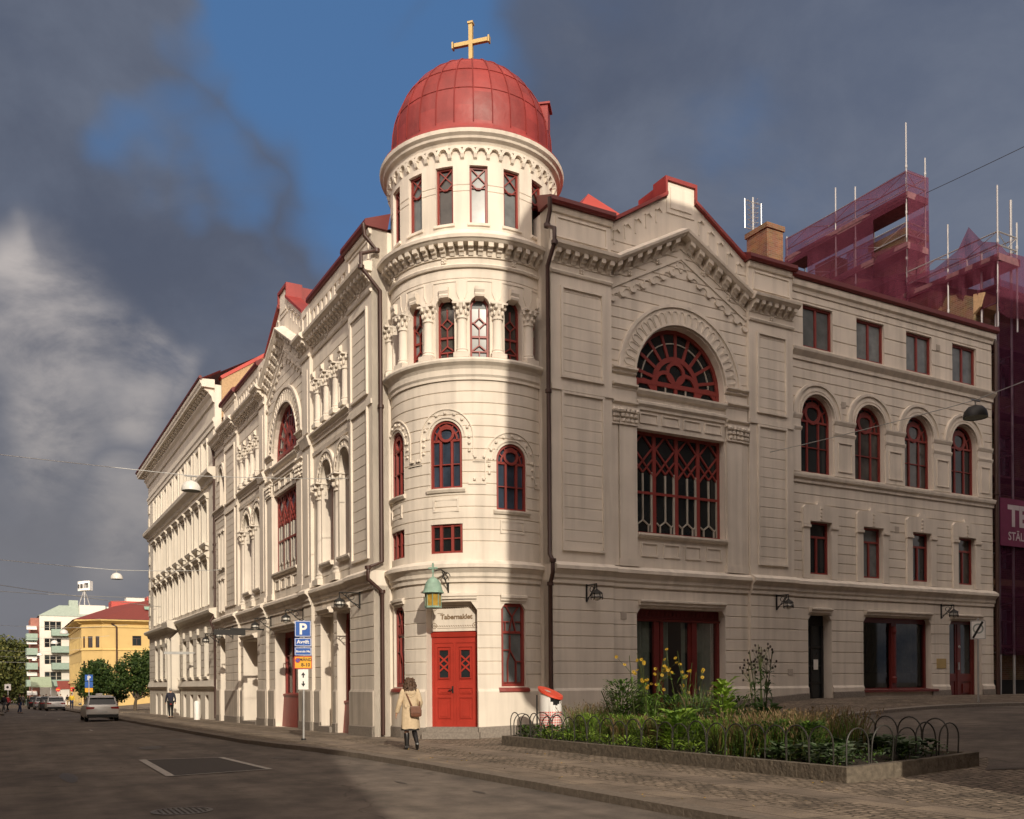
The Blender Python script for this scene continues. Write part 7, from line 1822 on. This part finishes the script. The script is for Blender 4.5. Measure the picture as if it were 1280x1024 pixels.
# her bag
be=empty('shoulder_bag',wp,wrz,label='brown leather shoulder bag worn across the back of the woman in beige',cat='bag'); be['_o']=(0,0,0)
LE=mat('brown_leather',(.14,.055,.028),.5,var=.2,scale=12,bump=.2)
b=MB(); 
b.loft([[(x+.115+(-.02 if z>.95 else 0),y-.235,z) for x,y in ((-.12*w,-.045*w),(.0,-.06*w),(.12*w,-.045*w),(.13*w,0),(.12*w,.045*w),(-.12*w,.045*w),(-.13*w,0))] for z,w in ((.80,.85),(.83,1.05),(.95,1.08),(1.03,.98),(1.055,.85))]); bag=b.build('body',LE,be,smooth=True,local=True,angle=45)
b=MB(); b.loft([[(x+.105,y,z) for x,y in ((-.11,-.302),(.11,-.302),(.11,-.295),(-.11,-.295))] for z in (.89,1.03)]); b.build('flap',LE,bag,local=True)
b=MB(); b.tube([(.02,-.22,1.05),(-.03,-.165,1.18),(-.09,-.135,1.32),(-.125,-.09,1.42),(-.12,.02,1.455),(-.06,.12,1.36)],.016,6); b.tube([(.21,-.2,1.05),(.225,-.10,1.15),(.2,.03,1.2)],.014,6); b.build('strap',LE,be,local=True)
# cyclist by the hedge
ce=person('cyclist in dark clothes beside a bicycle under the hedge trees',3.9,62,yaw(1,.3),1.78,NAVY,BLACKC,HB,.05)
bp0=W(5.0,62.3,zt(4.6,62.3)); bc=empty('bicycle',bp0,away+R_(90),label='parked bicycle in front of the orange poster by the hedge trees',cat='bicycle'); bc['_o']=(0,0,0)
for x in (-.52,.52):
    m=MB(); m.tube([(x+.33*math.cos(2*math.pi*i/20),0,.34+.33*math.sin(2*math.pi*i/20)) for i in range(21)],.022,6,caps=False); w=m.build('wheel',BLK,bc,local=True,smooth=True)
    m=MB()
    for k in range(6): t=math.pi*k/6; m.tube([(x-.32*math.cos(t),0,.34-.32*math.sin(t)),(x+.32*math.cos(t),0,.34+.32*math.sin(t))],.005,3)
    m.build('spokes',M['greymetal'],w,local=True)
m=MB()
for a,b in (((-.52,0,.34),(-.1,0,.34)),((-.1,0,.34),(-.22,0,.85)),((-.52,0,.34),(-.2,0,.78)),((-.1,0,.34),(.40,0,.80)),((-.2,0,.78),(.40,0,.82)),((.52,0,.34),(.38,0,.95)),((.38,-.25,1.0),(.38,.25,1.0))): m.tube([a,b],.018,6)
m.build('frame',M['greymetal'],bc,local=True); m=MB(); m.ball((-.24,0,.90),.13,.07,.04,8); m.build('saddle',BLK,bc,local=True)
pe=empty('poster_stand',W(5.2,64.5,zt(5,64)),label='upright orange poster board behind the bicycle',cat='poster'); 
m=MB(); q=zt(5,64); m.box(4.3,6.0,-64.6,-64.5,q+.5,q+3.0); m.build('board',mat('orange_poster',(.55,.14,.04),.6,var=.3,scale=2),pe,fR); m=MB()
for x in (4.4,5.9): m.box(x-.05,x+.05,-64.65,-64.58,q-.1,q+3.1)
m.build('leg',M['greymetal'],pe,fR)
# ================================================================ CARS
TY=mat('tyre',(.015,.015,.015),.9); TLR=mat('tail_light_red',(.28,.012,.012),.2); PLT=mat('number_plate_white',(.6,.6,.58),.5); CG=mat('car_glass',(.015,.018,.02),.05)
def car(label,u,v,col,cat='car',est=True,group=None,plate=True):
    z=zt(u,v)-.12; e=empty('parked_car',W(u,v,z),away,label=label,cat=cat,group=group); e['_o']=(0,0,0)
    P=mat('car_paint_%d'%len(MATS),col,.3,metal=.2,var=.03)
    b=MB(); secs=[]
    for y,w,zb,zs,zm in ((0,.78,.38,.62,.88),(.06,.86,.28,.70,.97),(.35,.90,.22,.72,.98),(1.2,.91,.20,.72,.97),(2.6,.91,.20,.72,.95),(3.5,.90,.22,.70,.88),(4.1,.84,.26,.62,.76),(4.32,.70,.36,.55,.64)):
        secs.append([(-w*.92,y,zb),(-w,y,zb+.10),(-w,y,zs),(-w*.95,y,zm-.05),(-w*.82,y,zm),(w*.82,y,zm),(w*.95,y,zm-.05),(w,y,zs),(w,y,zb+.10),(w*.92,y,zb)])
    b.loft(secs); bo=b.build('body',P,e,smooth=True,local=True,angle=38)
    g=MB(); ys=((.16,.74,.96,.74),(.42,.62,1.40,.74),(1.4,.62,1.46,.74),(2.3,.62,1.42,.74),(3.15,.70,.92,.72))
    g.loft([[(-wb,y if i else y,.90),(-wt,y,zt_),(wt,y,zt_),(wb,y,.90)] for i,(y,wt,zt_,wb) in enumerate(ys)]); g.build('window',CG,e,smooth=False,local=True)
    r=MB(); r.loft([[(-w,y,z0),(-w*.9,y,z0+.04),(w*.9,y,z0+.04),(w,y,z0)] for y,w,z0 in ((.30,.64,1.37),(.50,.65,1.41),(1.4,.65,1.465),(2.25,.64,1.43),(2.4,.62,1.37))])
    for s in (-1,1): r.tube([(s*.76,.10,.96),(s*.66,.40,1.38)],.045,6); r.tube([(s*.75,3.1,.92),(s*.64,2.3,1.40)],.035,6); r.tube([(s*.75,1.35,.92),(s*.645,1.38,1.43)],.03,6)
    r.build('roof',P,e,smooth=True,local=True,angle=40)
    t=[]
    for s in (-1,1):
        m=MB(); m.loft([[(s*.86,y,.72),(s*.86,y,.86),(s*.42,y,.84),(s*.46,y,.74)] for y in (-.02,.10)]); m.build('tail_light',TLR,e,local=True)
        m=MB(); m.ball((s*.98,2.75,.98),.10,.07,.07,8); m.build('wing_mirror',P,e,local=True,smooth=True)
    m=MB(); m.loft([[(-.80,y,.26),(-.84,y,.42),(.84,y,.42),(.80,y,.26)] for y in (-.025,.05)]); m.build('bumper',BLK,e,local=True)
    m=MB(); m.box(-.26,.26,-.03,-.015,.52,.63); m.build('number_plate',PLT,e,local=True)
    for x in (-.80,.80):
        for y in (.78,3.45):
            m=MB(); 
            m.loft([[(x+dx,y+rr_*math.cos(2*math.pi*i/18),.32+rr_*math.sin(2*math.pi*i/18)) for i in range(18)] for dx,rr_ in ((-.10,.29),(-.09,.32),(.09,.32),(.10,.29))]); w=m.build('wheel',TY,e,local=True,smooth=True,angle=40)
            m=MB(); s=1 if x>0 else -1; m.loft([[(x+s*d,y+rr_*math.cos(2*math.pi*i/14),.32+rr_*math.sin(2*math.pi*i/14)) for i in range(14)] for d,rr_ in ((.08,.20),(.108,.19))]); m.build('rim',M['greymetal'],w,local=True)
    return e
c1=car('silver estate car parked nearest, seen from behind by the townhouse',-4.75,35.2,(.66,.65,.62))
m=MB(); m.loft([[(x,y,z) for x,y in ((-.28,.95),(.10,.95),(.10,1.5),(-.28,1.5))] for z in (1.46,1.62)]); m.v=[(a*(1 if c<1.5 else .8),b,c) for a,b,c in m.v]
m.build('roof_box',M['white'],c1,local=True)
car('silver saloon at the head of the far row of parked cars',-4.65,83.5,(.66,.64,.6))
car('dark grey car partly hidden in front of the far silver saloon',-5.0,90,(.06,.06,.06))
car('pale car third along the far row of parked cars',-5.3,97,(.40,.40,.40))
car('black car farthest along the row of parked cars',-5.7,104,(.02,.02,.02))
for u,v,l in ((-2.9,112,'round red and orange traffic sign left of the two at the far junction'),(-1.2,112,'round red and orange traffic sign right of the two at the far junction')):
    q=W(u,v,zt(u,v)); e=empty('traffic_sign',q,label=l,cat='road sign')
    m=MB(); m.tube([q,q+Vector((0,0,2.4))],.05,6); m.build('pole',M['greymetal'],e)
    F=lambda a,n,z,q=q: q+Vector((a*.88,-n+a*.3,z)); m=MB(); m.ring(0,2.3,0,.30,0,360,.05,.08,18); m.build('disc',SRED,e,F); m=MB(); m.box(-.2,.2,.08,.10,2.25,2.35); m.build('bar',YEL,e,F)
q=W(-8.6,118,zt(-8,118)); e=empty('kiosk_sign',q,label='small white square sign on a post in front of the far hedge',cat='sign'); m=MB(); m.tube([q,q+Vector((0,0,3.2))],.06,6); m.build('post',M['greymetal'],e); m=MB(); F=lambda a,n,z,q=q: q+Vector((a*.88,-n+a*.3,z)); m.box(-.4,.4,.05,.1,2.3,3.1); m.build('board',M['white'],e,F); m=MB(); m.ring(0,2.7,0,.17,0,360,.1,.12,12); m.build('emblem',BLK,e,F)
# a-board at the right edge
q=W(28.3,-2.6,zt(28.3,-2.6)); e=empty('pavement_board',q,label='white folding pavement board at the far right edge',cat='sign')
for s in (-1,1):
    m=MB(); d=Vector((uRx,uRy,0)); o=Vector((-uRy,uRx,0))
    A=[q+d*s*.25-o*.3+Vector((0,0,.12)),q+d*s*.25+o*.3+Vector((0,0,.12)),q+d*s*.02+o*.3+Vector((0,0,1.1)),q+d*s*.02-o*.3+Vector((0,0,1.1))]
    m.poly(A); m.poly([p+d*s*.02 for p in A]); 
    for i in range(4): m.quad(A[i],A[(i+1)%4],A[(i+1)%4]+d*s*.02,A[i]+d*s*.02)
    m.build('panel',M['white'],e)
# ================================================================ TREES
def tree(name,label,u,v,blobs,trunk,n,leafs,mats,group=None,z0=None,tm=None):
    z=zt(u,v) if z0 is None else z0; b=W(u,v,z); e=empty(name,b,label=label,cat='tree',group=group)
    t=MB(); top=blobs[0][2]; 
    t.tube([b-Vector((0,0,.2)),b+Vector((.05,0,trunk*.5)),b+Vector((.1,.1,trunk)),b+Vector((.1,.1,trunk+top*.4))],[.035*top+.06,.028*top+.05,.02*top+.04,.03],8)
    for bl in blobs:
        c=b+Vector((uRx*bl[0]+uLx*bl[1],uRy*bl[0]+uLy*bl[1],bl[2])); t.tube([b+Vector((.1,.1,trunk*.8)),(b+Vector((.1,.1,trunk*.8))).lerp(c,.5)+rv()*.2,c],[.012*top+.03,.008*top+.02,.02],6)
    t.build('trunk',tm or BARK,e,smooth=True)
    m=MB(); tot=sum(bl[3]**2*bl[4] for bl in blobs)
    for bl in blobs:
        c=b+Vector((uRx*bl[0]+uLx*bl[1],uRy*bl[0]+uLy*bl[1],bl[2])); k=int(n*bl[3]**2*bl[4]/tot)
        # twig clumps, then leaves round each clump
        nc=max(6,k//14); 
        for _ in range(nc):
            d=rv(); r=rng.uniform(.35,1.06)**.6; q=c+Vector((d.x*bl[3]*r,d.y*bl[3]*r,d.z*bl[4]*r)); cr=leafs*rng.uniform(1.4,3.0)
            for _ in range(14):
                p=q+rv()*cr*rng.random(); s=rv()*leafs*rng.uniform(.4,.8); w=rv().cross(s).normalized()*leafs*rng.uniform(.25,.5)
                i=[m.P(p-s),m.P(p+w),m.P(p+s),m.P(p-w)]; m.f.append(i); m.m.append(rng.choice((0,0,1,1,2)) if len(mats)>2 else 0)
    m.build('crown',mats,e); return e
BARK=mat('bark',(.10,.075,.05),.9,var=.3,scale=10,bump=.5,bscale=12)
TG=[leafmat('tree_leaf_dark',(.030,.060,.016),.3,.25,2),leafmat('tree_leaf_mid',(.055,.095,.022),.3,.25,2),leafmat('tree_leaf_light',(.085,.125,.03),.3,.25,2)]
TO=[leafmat('far_leaf_dark',(.06,.075,.024),.3,.25,1),leafmat('far_leaf_mid',(.11,.125,.035),.3,.3,1),leafmat('far_leaf_light',(.165,.165,.045),.3,.25,1)]
tree('street_tree','bushy dark green tree right of the far parking sign',-1.9,70,[(0,0,3.1,1.35,1.5),(-.5,.3,2.2,1.2,1.0),(.9,.2,2.3,1.1,.9),(1.9,.5,1.7,.8,.8)],.9,9000,.20,TG)
tree('street_tree','taller bushy green tree over the bicycle beside the townhouse corner',1.0,68,[(0,0,3.6,1.7,1.6),(1.4,.5,3.9,1.7,1.6),(-1.1,-.2,2.6,1.2,1.1),(2.9,.6,3.7,1.5,1.5),(1.0,0,2.4,1.5,1.0),(4.2,1,3.2,1.5,1.7)],1.2,15000,.20,TG)
tree('far_tree','large spreading olive green tree closing the far end of the street',-11,168,[(0,0,7.2,4.6,4.2),(3.6,0,6.6,4.2,5.0),(-3.6,0,5.2,3.6,3.4),(5.6,1,8.5,3.4,3.2),(1.5,0,10.2,3.0,2.2),(-1,0,3.8,4.5,2.6),(5.5,0,3.6,3.2,2.6)],2.5,16000,.5,TO)
tree('far_tree','yellowish tree at the far left edge in front of the pale block',-19.5,160,[(0,0,5.0,3.8,3.4),(-3.2,0,4.4,3.2,3.0),(2.6,0,3.6,2.8,2.4),(-6,0,4.2,3.4,3.2)],1.8,9000,.48,TO)
tree('far_tree','low dark tree under the yellowish one at the far left edge',-15.5,150,[(0,0,2.8,2.6,1.8),(-3,0,2.6,2.4,1.8),(2.4,0,2.2,2.0,1.5)],1.0,6000,.4,TG)
h=MB()
for i in range(3800):
    u=rng.uniform(-32,0); q=W(u,186+rng.uniform(-1,1),zt(u,186)+2.6*rng.random()); s=rv()*.35; w=rv().cross(s).normalized()*.22; k=[h.P(q-s),h.P(q+w),h.P(q+s),h.P(q-w)]; h.f.append(k); h.m.append(rng.randrange(3))
tag(h.build('far_hedge',TO),'distant belt of shrubs closing the street','shrubbery',kind='stuff')
# ================================================================ CAMERA, SKY, SUN
SUN_EL,SUN_AZ=R_(24.),R_(15.)      # light travels 15 degrees left of straight ahead
cam=bpy.data.cameras.new('camera'); co_=bpy.data.objects.new('camera',cam); COL.objects.link(co_)
cam.sensor_fit='HORIZONTAL'; cam.sensor_width=36; cam.lens=36*1167/1280; cam.shift_y=(856-512)/1280; cam.clip_end=5000; cam.clip_start=.1
co_.matrix_world=Matrix.Translation((0,0,1.55))@Matrix.Rotation(R_(90),4,'X')@Matrix.Rotation(ROLL,4,'Z')
SC.camera=co_
sd=Vector((-math.sin(SUN_AZ)*math.cos(SUN_EL),math.cos(SUN_AZ)*math.cos(SUN_EL),-math.sin(SUN_EL)))
sl=bpy.data.lights.new('sun','SUN'); sl.energy=SUN_E; sl.angle=R_(.5); sl.color=(1.,.885,.72)
so=bpy.data.objects.new('sun',sl); COL.objects.link(so); so.rotation_euler=sd.to_track_quat('-Z','Y').to_euler(); so.location=-sd*60
w=bpy.data.worlds.new('World'); SC.world=w; w.use_nodes=True; nt=w.node_tree; N=nt.nodes; Lk=nt.links
bg=N['Background']; bg.inputs['Strength'].default_value=SKY_S
sky=N.new('ShaderNodeTexSky'); sky.sky_type='NISHITA'; sky.sun_disc=False; sky.sun_elevation=SUN_EL
sky.sun_rotation=math.atan2(-sd.x,-sd.y)       # azimuth from +Y, clockwise
sky.air_density=1.2; sky.dust_density=.6; sky.ozone_density=1.6
tc=N.new('ShaderNodeTexCoord'); D=tc.outputs['Generated']
def math_(op,a,b=None,c=None,clamp=False):
    m=N.new('ShaderNodeMath'); m.operation=op; m.use_clamp=clamp
    for i,x in enumerate((a,b,c)):
        if x is None: continue
        if isinstance(x,(int,float)): m.inputs[i].default_value=x
        else: Lk.new(x,m.inputs[i])
    return m.outputs[0]
def vdir(px,py):
    dx,dy=px-640,py-856; v=Vector(((dx-dy*.0075)/1167,1,-(dy+dx*.0075)/1167)); return v.normalized()
sep=N.new('ShaderNodeSeparateXYZ'); Lk.new(D,sep.inputs[0])
# cloud layer: project the view direction on a plane overhead
zz=math_('ADD',math_('MAXIMUM',sep.outputs['Z'],0.0),.45)
cx_=math_('DIVIDE',sep.outputs['X'],zz); cy_=math_('DIVIDE',sep.outputs['Y'],zz)
cb=N.new('ShaderNodeCombineXYZ'); Lk.new(cx_,cb.inputs['X']); Lk.new(cy_,cb.inputs['Y']); cb.inputs['Z'].default_value=CLOUD_SEED
def noise(sc,det=7,rough=.55,dist=0.,vec=None,off=0):
    mp=N.new('ShaderNodeMapping'); mp.inputs['Location'].default_value=(off,off*.7,off*.3); Lk.new(vec or cb.outputs[0],mp.inputs['Vector'])
    n=N.new('ShaderNodeTexNoise'); n.inputs['Scale'].default_value=sc; n.inputs['Detail'].default_value=det; n.inputs['Roughness'].default_value=rough; n.inputs['Distortion'].default_value=dist; Lk.new(mp.outputs['Vector'],n.inputs['Vector']); return n.outputs['Fac']
_wn=N.new('ShaderNodeTexNoise'); _wn.inputs['Scale'].default_value=5.; _wn.inputs['Detail'].default_value=3.5; _wn.inputs['Roughness'].default_value=.5; Lk.new(D,_wn.inputs['Vector'])
_wm=N.new('ShaderNodeVectorMath'); _wm.operation='MULTIPLY_ADD'; Lk.new(_wn.outputs['Color'],_wm.inputs[0]); _wm.inputs[1].default_value=(.26,.26,.26); _wa=N.new('ShaderNodeVectorMath'); _wa.operation='ADD'; Lk.new(D,_wa.inputs[0]); _wa.inputs[1].default_value=(-.13,-.13,-.13); Lk.new(_wa.outputs[0],_wm.inputs[2]); DW=_wm.outputs[0]
def blob(px,py,rad,soft=.6):
    d=N.new('ShaderNodeVectorMath'); d.operation='DISTANCE'; Lk.new(DW,d.inputs[0]); d.inputs[1].default_value=vdir(px,py)
    r=N.new('ShaderNodeMapRange'); r.interpolation_type='SMOOTHERSTEP'; r.inputs['From Min'].default_value=rad; r.inputs['From Max'].default_value=rad*(1-soft); r.inputs['To Min'].default_value=0; r.inputs['To Max'].default_value=1; Lk.new(d.outputs['Value'],r.inputs['Value']); return r.outputs['Result']
n1=noise(2.2,8,.56,.35); n2=noise(5.,8,.60,.3,off=5.3); n3=noise(1.3,5,.5,.2,off=11)
def col(c): 
    x=N.new('ShaderNodeRGB'); x.outputs[0].default_value=(c[0]/SKY_S,c[1]/SKY_S,c[2]/SKY_S,1); return x.outputs[0]
def mix(a,b,f):
    x=N.new('ShaderNodeMix'); x.data_type='RGBA'; x.clamp_factor=True
    if isinstance(f,(int,float)): x.inputs['Factor'].default_value=f
    else: Lk.new(f,x.inputs['Factor'])
    Lk.new(a,x.inputs['A']); Lk.new(b,x.inputs['B']); return x.outputs['Result']
def sstep(x,a,b):
    r=N.new('ShaderNodeMapRange'); r.interpolation_type='SMOOTHSTEP'; r.inputs['From Min'].default_value=a; r.inputs['From Max'].default_value=b; Lk.new(x,r.inputs['Value']); return r.outputs['Result']
# how open the sky is: blue gaps round the tower and high left
gap=blob(400,90,.20,.8)
for a in ((440,250,.15,.8),(475,330,.13,.8),(330,50,.13,.8),(205,205,.10,.9),(255,110,.09,.9),(270,250,.08,.9),(560,110,.12,.98),(460,20,.18,.8),(370,180,.12,.8)): gap=math_('MAXIMUM',gap,blob(*a))
for a in ((310,325,.16,.95),(70,100,.20,.95),(190,110,.08,.95)): gap=math_('SUBTRACT',gap,math_('MULTIPLY',blob(*a),.5))
hi=blob(960,190,.10,.9); gap=math_('MAXIMUM',gap,math_('MULTIPLY',hi,.35))
back=sstep(math_('MULTIPLY',sep.outputs['Y'],-1.),-.05,.5)
cover=math_('SUBTRACT',math_('ADD',math_('MULTIPLY',n1,.9),math_('MULTIPLY',n2,.35)),math_('MULTIPLY',gap,.72))
cover=math_('ADD',cover,.06)
cmask=sstep(cover,.06,.70)
# cloud colour: slate bodies, paler torn edges, a sunlit bank low on the left
shade=sstep(math_('ADD',math_('MULTIPLY',n2,.6),math_('MULTIPLY',n3,.5)),.36,.74)
cdark=mix(col(C_DARK),col(C_MID),shade)
right=sstep(sep.outputs['X'],-.05,.35); cdark=mix(cdark,mix(col(C_RD),col(C_RM),shade),right)
low=blob(30,470,.12,.9)
for a in ((125,500,.09,.9),(20,560,.09,.9),(200,475,.05,.9),(165,650,.09,.9),(20,390,.06,.9)): low=math_('MAXIMUM',low,blob(*a))
lit=math_('MULTIPLY',low,sstep(math_('ADD',math_('MULTIPLY',n2,.65),math_('MULTIPLY',n1,.4)),.40,.66))
cdark=mix(cdark,col(C_LIT),lit)
hor=math_('SUBTRACT',1.,sstep(sep.outputs['Z'],.08,.42)); cdark=mix(cdark,col(C_HOR),math_('MULTIPLY',hor,.75))
blue=mix(sky.outputs['Color'],col(C_BLUE),.85)
skyc=mix(blue,cdark,cmask)
# unseen sky overhead and behind the camera, brightened to fill the shade
top=sstep(sep.outputs['Z'],.62,.85); skyc=mix(skyc,col([c*.14 for c in C_FILL]),math_('MULTIPLY',top,.8))
skyc=mix(skyc,mix(blue,col(C_FILL),sstep(n1,.35,.6)),back)
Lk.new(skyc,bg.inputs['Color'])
SC.view_settings.view_transform='Standard'; SC.view_settings.look='None'; SC.view_settings.exposure=EXPO; SC.view_settings.gamma=1
SC.cycles.max_bounces=8; SC.cycles.transparent_max_bounces=16; SC.cycles.caustics_reflective=False; SC.cycles.caustics_refractive=False
for o in SC.objects:
    if '_o' in o: del o['_o']
    if o.get('group') is None and 'group' in o: del o['group']
